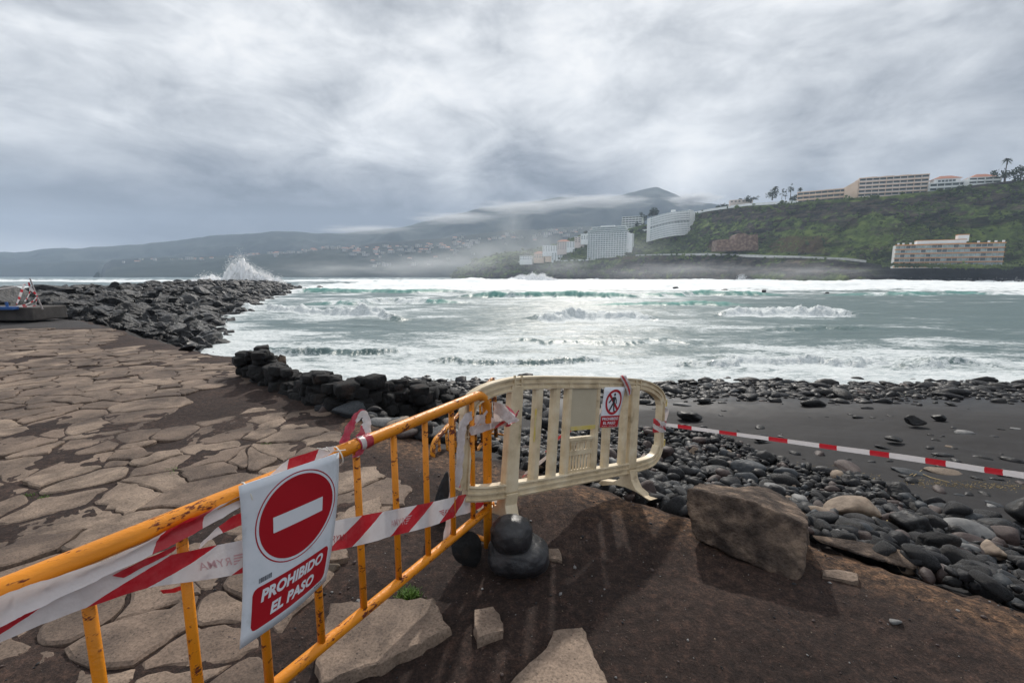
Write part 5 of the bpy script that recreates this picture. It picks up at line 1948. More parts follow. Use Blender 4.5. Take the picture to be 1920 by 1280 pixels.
# loose broken slabs in the foreground
def loose_slab(name, label, pts, th, seed, mat='slab', cat='stone slab', lift=0.0, tilt=(0, 0)):
    P = [pz(px, py, th + lift) for px, py in pts]
    cx = sum(p.x for p in P) / len(P)
    cy = sum(p.y for p in P) / len(P)
    r_ = random.Random(seed)
    out = []
    for i in range(len(P)):
        a, b = P[i], P[(i + 1) % len(P)]
        k = max(1, int((b - a).length / .035))
        for j in range(k):
            q = a.lerp(b, j / k)
            out.append((q.x - cx + (r_.gauss(0, .005) if j else 0), q.y - cy + (r_.gauss(0, .005) if j else 0)))
    n = len(out)
    m = MB()
    vs = []
    rings = [(1.02, -.03), (1.0, th * .55), (.985, th - .006), (.955, th), (.7, th + .002), (.35, th + .004)]
    for (k, z_) in rings:
        for (x, y) in out:
            vs.append((x * k + r_.gauss(0, .0018), y * k + r_.gauss(0, .0018), z_ + x * tilt[0] + y * tilt[1] + (.003 * NZ(x * k * 14 + seed, y * k * 14) if z_ > 0 else 0)))
    vs.append((0, 0, th + .004))
    fs = []
    for r in range(len(rings) - 1):
        for i in range(n):
            fs.append((r * n + i, r * n + (i + 1) % n, (r + 1) * n + (i + 1) % n, (r + 1) * n + i))
    for i in range(n):
        fs.append(((len(rings) - 1) * n + i, (len(rings) - 1) * n + (i + 1) % n, len(rings) * n))
    m.add(vs, fs)
    o = m.build(name, M['flag'])
    at_ = o.data.attributes.new('tone', 'FLOAT', 'POINT')
    at_.data.foreach_set('value', [.70] * len(o.data.vertices))
    o.location = (cx, cy, lift)
    tag(o, label, cat)
    return o


loose_slab('broken_slab', 'pale broken slab lying on the dark soil at the bottom edge, nearest the viewer', [(1038, 1180), (1092, 1172), (1112, 1215), (1150, 1300), (1010, 1420), (900, 1330), (982, 1250), (1025, 1212)][::-1], .05, 1, mat='slab')
loose_slab('broken_slab', 'big flat slab half under the bottom rail of the yellow barrier, beside the grass tuft', [(618, 1128), (740, 1120), (815, 1119), (830, 1150), (846, 1172), (790, 1205), (700, 1244), (602, 1278), (590, 1240)][::-1], .055, 2)
loose_slab('stone_chunk', 'small squarish pale stone block on the soil below the stacked boulders', [(889, 1142), (925, 1135), (944, 1168), (943, 1182), (895, 1196)][::-1], .06, 3, cat='stone')
loose_slab('tile_shard', 'flat reddish shard leaning beside the lower stacked boulder', [(1020, 1027), (1048, 1028), (1054, 1050), (1024, 1046)][::-1], .02, 4, cat='shard', lift=.01)
loose_slab('kerb_fragment', 'slightly curved pale kerb fragment on the soil right of the big brown boulder', [(1541, 1068), (1570, 1066), (1608, 1073), (1609, 1088), (1575, 1084), (1542, 1078)][::-1], .035, 5, cat='stone')
loose_slab('paving_fragment', 'jagged pale paving piece behind the lowest tape, left of the bare bars', [(612, 985), (655, 950), (714, 928), (713, 975), (690, 1010), (640, 1012)][::-1], .03, 6, cat='stone slab')
loose_slab('stone_chunk', 'thin slab lying on edge of the dark soil beside the sign corner', [(612, 1030), (650, 1028), (653, 1045), (612, 1050)][::-1], .05, 7, cat='stone')
for i, (px, py, w, lab) in enumerate([(627, 1066, 26, 'pale lump of rubble beside the lower right corner of the big sign'), (622, 1050, 20, 'second smaller pale lump just above the rubble by the big sign'), (672, 1128, 10, 'tiny white chip at the edge of the big flat slab'),
                                      (1679, 1167, 18, 'small white stone alone on the soil at the lower right'), (1022, 1055, 8, 'tiny buff chip beside the reddish shard')]):
    p = hit(px, py)
    r_ = w / FPX * p.y / 2
    V, F = rock_geo(900 + i, 3, 9, 12, .08, 2, (1, .8, .7))
    o = link(bpy.data.objects.new('stone_chip', np_mesh('stone_chip', V, F, [M['slab'] if i < 2 else ROCKC['pale grey']])))
    o.location = p + Vector((0, 0, r_ * .3))
    o.scale = (r_, r_, r_)
    tag(o, lab, 'stone')

# ------------------------------------------------------------------ stones with a place of their own
def stone_at(px, py, w, h, mat, label, kind='r', seed=1, depth=.8, cat='stone', name='boulder', rot=0.0, sub=4, base=None, Yoff=0.0, amp=None, roll=0.0):
    """px, py: centre of the bottom edge; w, h: seen size"""
    p = base or hit(px, py)
    sc = proj(p.x, p.y, p.z)[2] / FPX
    W, Hh = w * sc / 2, h * sc / 2
    if kind == 'b':
        v, F = ICO[5]
        V = np.sign(v) * np.abs(v) ** .88
        V = V * (1 + .07 * fbm(v[:, 0] * 1.3 + seed, v[:, 1] * 1.3, v[:, 2] * 1.3, 4, seed))[:, None]
    elif kind == 'r':
        V, F = rock_geo(seed, sub, 6, 4.5, amp or .03, 1.3)
    else:
        V, F = rock_geo(seed, sub, 11, 18, amp or .07, 2.0, oct=6)
    V = V / np.abs(V).max(axis=0)
    ca, sa = math.cos(rot), math.sin(rot)
    V = V * np.array([W, W * depth, Hh])
    cr, sr_ = math.cos(roll), math.sin(roll)
    V = np.stack([V[:, 0] * cr - V[:, 2] * sr_, V[:, 1], V[:, 0] * sr_ + V[:, 2] * cr], 1)
    V = np.stack([V[:, 0] * ca - V[:, 1] * sa, V[:, 0] * sa + V[:, 1] * ca, V[:, 2]], 1)
    o = link(bpy.data.objects.new(name, np_mesh(name, V, F, [mat])))
    o.location = p + Vector((0, W * depth * .55 + Yoff, Hh * .86))
    tag(o, label, cat)
    return o


wetb = simple('wet_black_boulder', [(.012, .012, .014), (.028, .028, .031), (.085, .083, .08)], .42, 6.0, .5, 40, stops=(.35, .8), rvar=.14, bdist=.01)
lower = stone_at(971, 1086, 122, 76, wetb, 'broad dark rounded boulder forming the base of the stack by the barrier post', 'b', 31, .85, 'boulder', amp=.04)
b = lower.location
top_ = stone_at(962, 1020, 84, 70, wetb, 'smaller dark rounded boulder balanced on top of the broad one', 'b', 36, .85, 'boulder', base=Vector((b.x - .035, b.y - .13, b.z + .082)), amp=.05, sub=4)
stone_at(872, 1068, 62, 95, M['wallrock'], 'dark upright rock wedged behind the foot of the yellow barrier', 'a', 34, .8, 'boulder')
stone_at(832, 985, 44, 112, ROCKC['charcoal'], 'tall grey rock standing behind the last bars of the yellow barrier', 'a', 35, .7, 'boulder')
stone_at(1698, 940, 46, 32, ROCKC['black'], 'square-shouldered black rock sitting alone on the sand under the striped tape', 'a', 41, .8)
stone_at(1932, 985, 72, 52, ROCKC['black'], 'big rounded dark boulder cut by the right edge of the photo', 'r', 42, .8, 'boulder')
stone_at(1830, 1018, 84, 34, ROCKC['pale grey'], 'large flat pale grey stone with a dark crack, right of the cobble pile', 'r', 43, .8)
stone_at(1768, 963, 40, 26, ROCKC['pale grey'], 'white-grey flat stone at the sandy margin of the pile', 'r', 44, .8)
stone_at(1610, 985, 104, 50, ROCKC['tan'], 'wide tan slab of stone with a shadowed underside, tilted on the cobbles', 'a', 45, .6, amp=.04)
stone_at(1534, 980, 58, 30, ROCKC['tan'], 'cream coloured rough stone just left of the wide tan slab', 'a', 46, .7)
stone_at(1586, 990, 30, 20, ROCKC['tan'], 'small smooth buff pebble below the wide tan slab', 'r', 47, .8)
stone_at(1718, 1010, 70, 52, ROCKC['black'], 'lumpy black rock in the middle of the cobbles right of the tan slab', 'a', 48, .8)
stone_at(1765, 1048, 60, 62, M['wallrock'], 'tall jagged dark rock among the cobbles at the lower right', 'a', 49, .8)
stone_at(1660, 1010, 50, 34, ROCKC['black'], 'glossy rounded black cobble leaning against the tan slab', 'r', 50, .9)
stone_at(1618, 1022, 46, 42, ROCKC['blue grey'], 'grey cobble with a pale top, just below the buff pebble', 'r', 51, .9)
stone_at(1888, 1010, 84, 32, ROCKC['black'], 'long smooth black stone right of the large pale one', 'r', 52, .8)
stone_at(1840, 1030, 66, 22, ROCKC['reddish brown'], 'long reddish brown stone below the large pale one', 'r', 53, .8)
stone_at(1870, 1052, 60, 34, ROCKC['tan'], 'pitted brown and tan stone near the lower right corner', 'a', 54, .8, amp=.1)
stone_at(1900, 1120, 60, 52, ROCKC['blue grey'], 'blue-grey cobble at the right edge beside the soil', 'r', 55, .9)
stone_at(1858, 1104, 80, 40, ROCKC['charcoal'], 'broad dark cobble touching the soil edge at the lower right', 'r', 56, .9)
stone_at(1413, 893, 62, 30, ROCKC['blue grey'], 'large smooth blue-grey cobble above the big brown boulder', 'r', 57, .9)
stone_at(1478, 905, 40, 26, ROCKC['blue grey'], 'rounded grey-blue cobble right of the big smooth one', 'r', 58, .9)
stone_at(1345, 895, 52, 24, ROCKC['charcoal'], 'flat charcoal cobble left of the big smooth blue-grey one', 'r', 59, .9)
stone_at(1304, 858, 26, 22, ROCKC['tan'], 'small tan angular stone in the dark pile right of the barrier', 'a', 60, .8)
stone_at(1268, 925, 34, 24, ROCKC['pale grey'], 'pale knobbly stone just left of the big brown boulder', 'a', 61, .6, roll=-.5)
stone_at(1252, 868, 44, 30, ROCKC['reddish brown'], 'purplish rounded boulder right behind the barrier foot', 'r', 62, .9)
stone_at(1300, 790, 52, 22, ROCKC['black'], 'shiny black rock on the sand just beyond the barrier end', 'a', 63, .8)
stone_at(1718, 802, 42, 24, ROCKC['black'], 'jagged glistening black rock in the middle of the sand', 'a', 64, .8)
stone_at(1762, 790, 30, 14, ROCKC['black'], 'low pointed black rock right of the jagged one on the sand', 'a', 65, .8)
stone_at(1687, 832, 36, 13, ROCKC['black'], 'flat shiny black stone on the sand above the tape', 'r', 66, .8)
stone_at(1430, 830, 40, 14, ROCKC['black'], 'flat black rock just under the tape, near the cobble pile', 'a', 67, .8)
stone_at(1195, 930, 14, 10, ROCKC['black'], 'tiny black stone resting against the plastic foot', 'r', 68, .9, name='cobble')
stone_at(732, 704, 42, 30, ROCKC['black'], 'black pointed rock standing alone in the wash behind the wall', 'a', 69, .8)
stone_at(352, 658, 36, 15, ROCKC['black'], 'low black rock in the foam by the foot of the breakwater', 'a', 70, .8)
stone_at(404, 660, 16, 8, ROCKC['black'], 'small dark stone in the foam left of the wall', 'a', 71, .8)
stone_at(420, 668, 20, 9, ROCKC['black'], 'second small dark stone in the foam left of the wall', 'a', 72, .8)
for px, py, w, h, lab in [(428, 627, 18, 9, 'upper of two small black rocks awash in the cove'), (430, 632, 12, 5, 'lower of two small black rocks awash in the cove'), (358, 620, 38, 22, 'tall dark rock at the edge of the breakwater foot'),
                          (372, 600, 26, 12, 'dark rock just off the side of the breakwater'), (392, 577, 26, 16, 'dark round rock washed by foam beside the breakwater'), (400, 586, 18, 8, 'low rock washed by foam beside the breakwater'),
                          (508, 557, 12, 5, 'small rock off the tip of the breakwater'), (541, 541, 10, 7, 'little rock standing past the tip of the breakwater'), (600, 540, 14, 5, 'dark rock in the white water beyond the breakwater'),
                          (1267, 543, 14, 6, 'leftmost dark rock in the far surf'), (1290, 544, 8, 3, 'small flat rock beside the leftmost one in the far surf'), (1433, 549, 11, 7, 'roundest dark rock in the far surf'), (1360, 545, 14, 4, 'low pair-like rock in the middle of the far surf'), (1552, 551, 8, 4, 'rightmost tiny rock in the far surf')]:
    p = pz(px, py, SEA - .1)
    stone_at(px, py, w, h, M['jet'], lab, 'a', int(px), .8, 'rock', 'sea_rock', base=p, sub=3)

# the big brown boulder: a leaning block with a pale flat top
def hull_rock(name, label, pts, mat, seed, amp=.012, sub=5, cat='boulder', p=40):
    c = sum(pts, Vector()) / len(pts)
    bm = bmesh.new()
    for q in pts:
        bm.verts.new(q - c)
    r_ = bmesh.ops.convex_hull(bm, input=bm.verts)
    bmesh.ops.recalc_face_normals(bm, faces=bm.faces)
    pl_ = [(f.normal.copy(), f.normal.dot(f.verts[0].co)) for f in bm.faces]
    bm.free()
    n = np.array([a[:] for a, _ in pl_])
    d = np.array([b_ for _, b_ in pl_])
    v, f = ICO[sub] if sub in ICO else ico(sub)
    q = np.clip(v @ n.T, 0, None) / d
    rad = (np.sum(q ** p, axis=1)) ** (-1 / p)
    V = v * rad[:, None]
    V = V * (1 + amp * fbm(V[:, 0] * 9, V[:, 1] * 9, V[:, 2] * 9, 5, seed)[:, None] * 1.5) + 0
    o = link(bpy.data.objects.new(name, np_mesh(name, V, f, [mat])))
    o.location = c
    return tag(o, label, cat)


ICO[6] = ico(6)
hull_rock('boulder', 'big brown block of rock with pale flat top, leaning at the soil edge', [
    pY(1288, 914, 3.10), pY(1410, 938, 2.90), pY(1523, 984, 2.72), pY(1499, 1097, 2.60), pY(1400, 1056, 2.78), pY(1303, 1014, 3.00), pY(1290, 965, 3.06),
    pY(1312, 907, 3.35), pY(1440, 912, 3.50), pY(1492, 940, 3.25), pY(1500, 1040, 3.1), pY(1340, 985, 3.4)], M['boulder'], 5, .030, 6, p=45)
hull_rock('kerb_block', 'long low dark kerb block lying along the soil edge right of the brown boulder', [
    pY(1515, 1000, 3.10), pY(1600, 1012, 3.05), pY(1690, 1030, 3.0), pY(1735, 1052, 2.92), pY(1722, 1070, 2.82), pY(1650, 1052, 2.82), pY(1560, 1024, 2.95), pY(1518, 1010, 3.02), pY(1600, 1030, 3.25), pY(1700, 1050, 3.15)], M['boulder'], 8, .02, 5, p=50, cat='kerb')

# ------------------------------------------------------------------ dry stone wall
rw = random.Random(77)
base_px = [(452, 704), (520, 730), (590, 757), (660, 776), (740, 790), (800, 800), (872, 806)]
top_px = {452: 652, 500: 648, 530: 676, 560: 694, 590: 688, 610: 686, 650: 704, 690: 690, 740: 700, 790: 706, 850: 722, 880: 732}
path = [hit(*p) for p in base_px]
V, F = [], []
c = 0
items = []
for i in range(len(path) - 1):
    a, b = path[i], path[i + 1]
    L = (b - a).length
    nn_ = Vector((-(b.y - a.y), b.x - a.x, 0)).normalized()
    if nn_.y < 0:
        nn_ = -nn_
    for _ in range(int(L * 78)):
        q = a.lerp(b, rw.random())
        q = q + nn_ * rw.uniform(-.04, .42)
        px, py, dep = proj(q.x, q.y, q.z)
        tp = np.interp(px, list(top_px), list(top_px.values()))
        Ht = (py - tp) / FPX * dep
        zz_ = rw.random()
        r_ = rw.uniform(.07, .15)
        items.append(('w', rw.randrange(7), 0, (q.x, q.y, q.z - .05 + max(0, Ht - r_ * .7) * zz_), (r_ * 1.15, r_ * .95, r_ * .85), math.atan2(b.y - a.y, b.x - a.x) + rw.gauss(0, .35), rw.gauss(0, .22)))
o = merge_rocks('dry_stone_wall', items, '', [M['wallrock']], LO)
del o['kind']
tag(o, 'low black dry stone wall of stacked lava rocks between the paving and the sea', 'wall')
hull_rock('boulder', 'brown-topped square rock crowning the left end of the dry stone wall', [pY(475, 652, 8.7), pY(504, 649, 8.6), pY(506, 664, 8.6), pY(476, 664, 8.7), pY(480, 648, 9.1), pY(503, 645, 9.0), pY(500, 664, 9.0)], M['wallrock'], 12, .03, 4)
hull_rock('boulder', 'orange-brown pointed rock leaning on the dry stone wall near its left end', [pY(515, 678, 8.2), pY(525, 664, 8.2), pY(536, 668, 8.2), pY(538, 684, 8.1), pY(520, 690, 8.1), pY(530, 668, 8.6), pY(535, 684, 8.5)], M['boulder'], 13, .03, 4)

# concrete ledge by the breakwater
m = MB(); m.box((0, 0, 0), 9, 1.5, .55)
led = bevel(m.build('concrete_ledge', M['concrete']), .05)
led.location = (-24.0, 19.2, .36)
tag(led, 'low weathered concrete ledge at the far left by the breakwater', 'ledge')


# ------------------------------------------------------------------ metal barriers
E0 = pz(915, 1025)
dv = Vector((.4905, .8715, 0)).normalized()
AZ = math.atan2(-dv.y, -dv.x)


def arc(c, r, a0, a1, n=8):
    return [(c[0] + r * math.cos(a0 + (a1 - a0) * i / n), 0, c[1] + r * math.sin(a0 + (a1 - a0) * i / n)) for i in range(n + 1)]


def metal_barrier(name, label, paint, L=2.62, top=1.128, bot=.285, first=.18, step_=.2415, nb=10, bent=True):
    t = bpy.data.objects.new(name, None)
    COL.objects.link(t)
    tag(t, label, 'barrier')
    R_ = .13
    pts = [(0, 0, .0)] + [(0, 0, z_) for z_ in (.3, .6, .85)] + arc((R_, top - R_), R_, math.pi, math.pi / 2) + [(x, 0, top) for x in np.linspace(.4, L - .4, 9)] + arc((L - R_, top - R_), R_, math.pi / 2, 0) + [(L, 0, z_) for z_ in (.6, .3, 0)]
    m = MB(); m.tube(pts, .0300, 20); m.build('frame', paint, t, True)
    m = MB(); m.tube([(-.0, 0, bot)] + [(x, 0, bot) for x in np.linspace(.2, L - .2, 8)] + [(L, 0, bot)], .0265, 18); m.build('bottom_rail', paint, t, True)
    for k in range(nb):
        x = first if k == 0 else .397 + step_ * (k - 1)
        if x > L - .1:
            break
        m = MB(); m.tube([(x, 0, bot), (x, 0, .6), (x, 0, top)], .0168, 12); m.build('bar', paint, t, True)
        # weld blobs
    for x in (0, L):
        m = MB(); m.tube([(x, -.22, .02), (x, -.1, .05), (x, .1, .05), (x, .22, .02)], .018, 12); m.build('foot', paint, t, True)
    m = MB()
    m.tube([(-.035, 0, .30), (-.075, 0, .30), (-.085, 0, .26)], .008, 8)
    m.build('hook', paint, t, True)
    return t


yb = metal_barrier('metal_barrier', 'long yellow steel crowd barrier with chipped rusty paint carrying the big no-entry sign', M['yellow'])
yb.location = E0
yb.rotation_euler = (0, 0, AZ)

# the second, rusty one further down behind
A = pY(817, 838, 4.75)
Bp = pY(878, 772, 5.75)
yb2 = metal_barrier('metal_barrier', 'rusty yellow steel barrier leaning lower down behind the bars of the long one', M['yellow_rusty'], L=2.3, top=1.0, bot=.22, nb=9)
d2 = (Bp - A)
az2 = math.atan2(d2.y, d2.x)
rot = Matrix.Rotation(az2, 4, 'Z') @ Matrix.Rotation(-.10, 4, 'Y') @ Matrix.Rotation(.0, 4, 'X')
yb2.rotation_euler = rot.to_euler()
yb2.location = Vector((A.x, A.y, 0)) + Vector((0, 0, A.z - .88))
yb2.location = (A.x, A.y, A.z - .92)

NB = Vector((dv.y, -dv.x, 0))      # towards the viewer
inv = Matrix.Rotation(AZ, 4, 'Z').inverted()


def B(px, py, off=.04):
    return ppl(px, py, E0 + NB * off, NB)


def blocal(p):
    return inv @ (p - E0)


# ------------------------------------------------------------------ tapes
def ribbon(name, label, secs, mat, u=None, curl=.0, seg=7, cat='tape', group=None, nv=4, n=None, wrinkle=.0015, flip=False, seed=0, parent=None):
    Ps = catmull([s[0] for s in secs], seg)
    Qs = catmull([s[1] for s in secs], seg)
    if u is not None:
        uu = np.interp(np.arange(len(Ps)) / seg, range(len(u)), u)
    else:
        uu = [0]
        for i in range(1, len(Ps)):
            uu.append(uu[-1] + ((Ps[i] + Qs[i]) / 2 - (Ps[i - 1] + Qs[i - 1]) / 2).length / .38)
    r_ = random.Random(seed + len(secs))
    vs, uvs = [], []
    for i, (p, q) in enumerate(zip(Ps, Qs)):
        t = (Ps[min(i + 1, len(Ps) - 1)] - Ps[max(i - 1, 0)])
        nn_ = t.cross(q - p)
        nn_ = nn_.normalized() if nn_.length > 1e-9 else Vector((0, 0, 1))
        for j in range(nv + 1):
            v = j / nv
            w = curl * math.sin(math.pi * v) + wrinkle * (math.sin(i * .9 + j * 2.1 + seed) + r_.gauss(0, .5))
            vs.append(p.lerp(q, v) + nn_ * w)
            uvs.append((uu[i], v))
    fs = []
    for i in range(len(Ps) - 1):
        for j in range(nv):
            a = i * (nv + 1) + j
            fs.append((a, a + 1, a + nv + 2, a + nv + 1))
    me = bpy.data.meshes.new(name)
    me.from_pydata([tuple(x) for x in vs], [], fs)
    uvl = me.uv_layers.new(name='UVMap')
    for lp in me.loops:
        uvl.data[lp.index].uv = uvs[lp.vertex_index]
    me.materials.append(mat)
    me.polygons.foreach_set('use_smooth', [True] * len(fs))
    me.update()
    o = link(bpy.data.objects.new(name, me), parent)
    if parent is None:
        tag(o, label, cat, group)
    return o, (lambda s_, v: catm_at(Ps, Qs, s_, v))


def catm_at(Ps, Qs, s_, v):
    k = max(0, min(len(Ps) - 1.001, s_ * (len(Ps) - 1)))
    i = int(k)
    f_ = k - i
    return Ps[i].lerp(Ps[i + 1], f_).lerp(Qs[i].lerp(Qs[i + 1], f_), v)


T_ST = mat_tape('tape_stripe_slanted', 1.0, 0.36, 0.52)
T_MAN = mat_tape('tape_stripe_wide', 1.0, 0.5, 0.10)
T_BLK = mat_tape('tape_block_stripe', 1.0, 0.36, 0.0, wear=.1)
T_PINK = mat_tape('tape_worn_red', 1.0, 0.5, 0.3, red=(.50, .05, .09), wear=.5)
T_WORN = mat_tape('tape_worn_white', 1.0, 0.13, 0.25, wear=.8, white=(.66, .60, .60))


def sec(lst, f=B, off=.04):
    out = []
    for s_ in lst:
        a, b = s_[:2], s_[2:4]
        o_ = s_[4] if len(s_) > 4 else off
        out.append((f(a[0], a[1], o_), f(b[0], b[1], o_)))
    return out


t1px = [(-140, 1235, -140, 1275, .05), (0, 1166, 0, 1204, .05), (80, 1128, 80, 1170, .05), (156, 1090, 156, 1141, .045), (281, 1050, 281, 1101, .04), (375, 1028, 375, 1088, .035), (459, 1011, 459, 1073, .030), (540, 993, 540, 1054, .026),
        (622, 977, 622, 1033, .024), (689, 964, 689, 1018, .024), (737, 955, 737, 1004, .022), (808, 941, 808, 986, .022), (860, 929, 860, 966, .012), (879, 925, 879, 961, -.022), (915, 918, 915, 946, -.034), (945, 917, 942, 938, -.03), (985, 914, 978, 922, -.02)]
s1 = sec(t1px)
u1 = [(1.13 - blocal((a + b) / 2).x) / .385 for a, b in s1]
tape1, f1 = ribbon('barrier_tape', 'wide red and white tape stretched across the yellow bars, behind the big sign', s1, T_ST, u=u1, wrinkle=.0012)

# folded tape hanging in front of the rail at the left
t2px = [(-150, 1188, -150, 1270, .07), (0, 1118, 0, 1176, .07), (47, 1099, 47, 1152, .07), (125, 1074, 125, 1114, .07), (219, 1040, 219, 1070, .065), (297, 1003, 297, 1034, .06), (345, 977, 345, 1010, .055), (390, 958, 390, 985, .05), (450, 929, 452, 950, .045), (500, 905, 500, 925, .03)]
s2 = sec(t2px)
tape2, _ = ribbon('barrier_tape', 'rolled-up white tape with a dark red part sagging under the rail at the lower left', s2, T_MAN, u=[.52, .55, .58, .62, .75, .93, 1.18, 1.45, 1.6, 1.9], curl=.022, wrinkle=.002)
s3 = sec([(210, 1079, 232, 1083, .052), (262, 1052, 266, 1064, .05), (300, 1036, 302, 1046, .048), (330, 1022, 330, 1030, .045)])
ribbon('barrier_tape', 'short dark red folded edge of tape between the two long tapes at the left', s3, T_MAN, u=[.02, .15, .3, .42], wrinkle=.001)
s3 = sec([(458, 957, 458, 982, -.03), (430, 972, 428, 994, -.03), (398, 997, 396, 1010, -.03), (375, 1020, 373, 1030, -.028)])
ribbon('barrier_tape', 'narrow twisted tape passing behind the bars just left of the big sign', s3, T_MAN, u=[.1, .3, .62, .9])
s3 = sec([(350, 1094, 355, 1099, -.04), (325, 1102, 328, 1110, -.04), (300, 1106, 305, 1112, -.04)])
ribbon('barrier_tape', 'scrap of red tape showing below the wide tape at the left', s3, T_MAN, u=[.1, .3, .4])
s3 = sec([(503, 893, 505, 897, .01), (520, 878, 530, 886, .022), (543, 860, 546, 877, .034), (578, 848, 582, 866, .036), (604, 840, 608, 856, .034), (625, 836, 628, 846, .02)])
ribbon('barrier_tape', 'red and white tape lying twisted along the top rail above the big sign', s3, T_MAN, u=[.55, .75, 1.0, 1.35, 1.55, 1.8])
# bow on the rail
s3 = sec([(636, 832, 652, 828, .0), (645, 808, 660, 812, -.01), (660, 782, 668, 794, -.02), (676, 767, 679, 783, -.03), (690, 774, 680, 788, -.03), (696, 795, 677, 800, -.025), (694, 816, 668, 818, -.01)])
bow, _ = ribbon('tape_bow', 'red and cream tape tied in a loop standing up from the top rail', s3, T_PINK, u=[.0, .1, .25, .42, .55, .75, .95], wrinkle=.004)
ring = []
cL = Vector((blocal(B(680, 832, 0)).x, 0, 1.128))
for k in range(19):
    an = 2 * math.pi * k / 18
    d_ = Vector((0, math.sin(an), math.cos(an))) * .0335
    ring.append((yb.matrix_basis @ (cL + d_ + Vector((-.040, 0, 0))), yb.matrix_basis @ (cL + d_ + Vector((.040, 0, 0)))))
o, _ = ribbon('tape_wrap', '', ring, mat_tape('tape_wrap', 1.0, .66, 1.0, .12, red=(.46, .03, .06)), u=[0] * 19, seg=2, nv=5, parent=bow)
o, _ = ribbon('tape_tail', '', sec([(672, 842, 684, 842, .03), (666, 850, 680, 850, .03), (660, 858, 672, 856, .03)]), T_PINK, u=[0, .1, .3], parent=bow)

# knot of tape round the end post
kt = empty('tape_knot', B(905, 790, 0), 'crumpled bunch of worn tape knotted round the end post of the yellow barrier', 'tape')
ko = Vector(kt.location)


def krib(name, lst, mat, u=None, curl=0.0, seed=0, wr=.003, off=.04):
    o, _ = ribbon(name, '', [(a - ko, b - ko) for a, b in sec(lst, off=off)], mat, u=u, curl=curl, seed=seed, wrinkle=wr, parent=kt)
    return o


krib('tape_strand', [(884, 770, 886, 786, .018), (870, 778, 876, 796, .012), (861, 796, 874, 806, .012), (857, 826, 871, 830, .012), (856, 858, 869, 860, .012), (853, 890, 866, 892, .010), (852, 912, 862, 914, .010)], T_WORN, u=[.3, .4, .45, .5, .6, .7, .8])
krib('tape_strand', [(846, 862, 853, 864, -.03), (843, 890, 852, 892, -.03), (842, 925, 851, 925, -.03), (838, 955, 850, 958, -.03), (834, 990, 846, 985, -.04), (828, 1040, 838, 1020, -.045)], T_WORN, u=[.2, .3, .4, .5, .7, .8], seed=3)
krib('tape_strand', [(880, 800, 883, 816, .035), (890, 798, 893, 814, .04), (914, 794, 916, 806, .045), (934, 790, 936, 800, .09), (948, 788, 950, 797, .16)], T_WORN, u=[.3, .4, .6, .9, 1.05], seed=4, curl=.004)
krib('tape_strand', [(890, 778, 886, 792, -.02), (903, 777, 901, 795, .0), (918, 780, 918, 793, .01), (926, 784, 925, 792, .02)], T_WORN, u=[.3, .42, .6, .75], seed=5)
krib('tape_strand', [(912, 768, 915, 772, .03), (902, 782, 906, 785, .038), (893, 795, 896, 799, .035)], T_WORN, u=[.3, .42, .6], seed=6, wr=.001)
krib('tape_strand', [(924, 752, 925, 772, .03), (940, 757, 938, 782, .13), (955, 768, 948, 790, .19), (966, 778, 955, 795, .23), (972, 790, 962, 793, .25)], T_WORN, u=[.2, .35, .55, .75, .9], seed=7, curl=.01, wr=.006)
krib('tape_strand', [(924, 770, 926, 800, .02), (936, 778, 938, 798, .09), (948, 780, 950, 800, .15), (960, 785, 958, 796, .2), (973, 766, 972, 772, .24)], T_PINK, u=[.5, .62, .8, .9, 1.3], seed=8, curl=.006, wr=.006)
krib('tape_strand', [(946, 758, 949, 761, .17), (958, 766, 955, 770, .21), (968, 778, 964, 780, .25)], T_PINK, u=[.05, .2, .4], seed=9, wr=.001)
krib('tape_strand', [(868, 790, 872, 795, -.04), (876, 797, 880, 803, -.03), (886, 795, 888, 801, -.02), (895, 788, 897, 792, -.02)], T_PINK, u=[.05, .2, .3, .4], seed=10, wr=.001)
krib('tape_strand', [(926, 766, 927, 769, .0), (932, 767, 933, 770, .0), (937, 766, 937, 769, -.01)], T_PINK, u=[.05, .2, .3], seed=11, wr=.001)
krib('tape_strand', [(926, 776, 927, 779, .0), (932, 777, 933, 780, .0), (937, 777, 937, 780, -.01)], T_PINK, u=[.05, .2, .3], seed=12, wr=.001)

# ------------------------------------------------------------------ lettering
def text_mesh(body, size=1.0, bold=.0, shear=0.0, spacing=1.0):
    cu = bpy.data.curves.new('lettering', 'FONT')
    cu.body = body
    cu.size = size
    cu.offset = bold
    cu.shear = shear
    cu.space_character = spacing
    cu.align_x = 'CENTER'
    cu.align_y = 'CENTER'
    cu.resolution_u = 4
    ob = bpy.data.objects.new('tmp', cu)
    COL.objects.link(ob)
    dg = bpy.context.evaluated_depsgraph_get()
    me = bpy.data.meshes.new_from_object(ob.evaluated_get(dg))
    V = np.array([v.co[:] for v in me.vertices])
    F = [tuple(p.vertices) for p in me.polygons]
    bpy.data.objects.remove(ob)
    bpy.data.curves.remove(cu)
    bpy.data.meshes.remove(me)
    return V, F


def map_poly(name, V2, F, fn, mat, parent, off):
    """flat artwork in sheet coordinates laid on a curved sheet"""
    m = MB()
    m.add([fn(x, y, off) for x, y in V2], F)
    me = m.mesh(name, mat)
    bm = bmesh.new()
    bm.from_mesh(me)
    bmesh.ops.recalc_face_normals(bm, faces=bm.faces)
    bm.to_mesh(me)
    bm.free()
    return link(bpy.data.objects.new(name, me), parent)


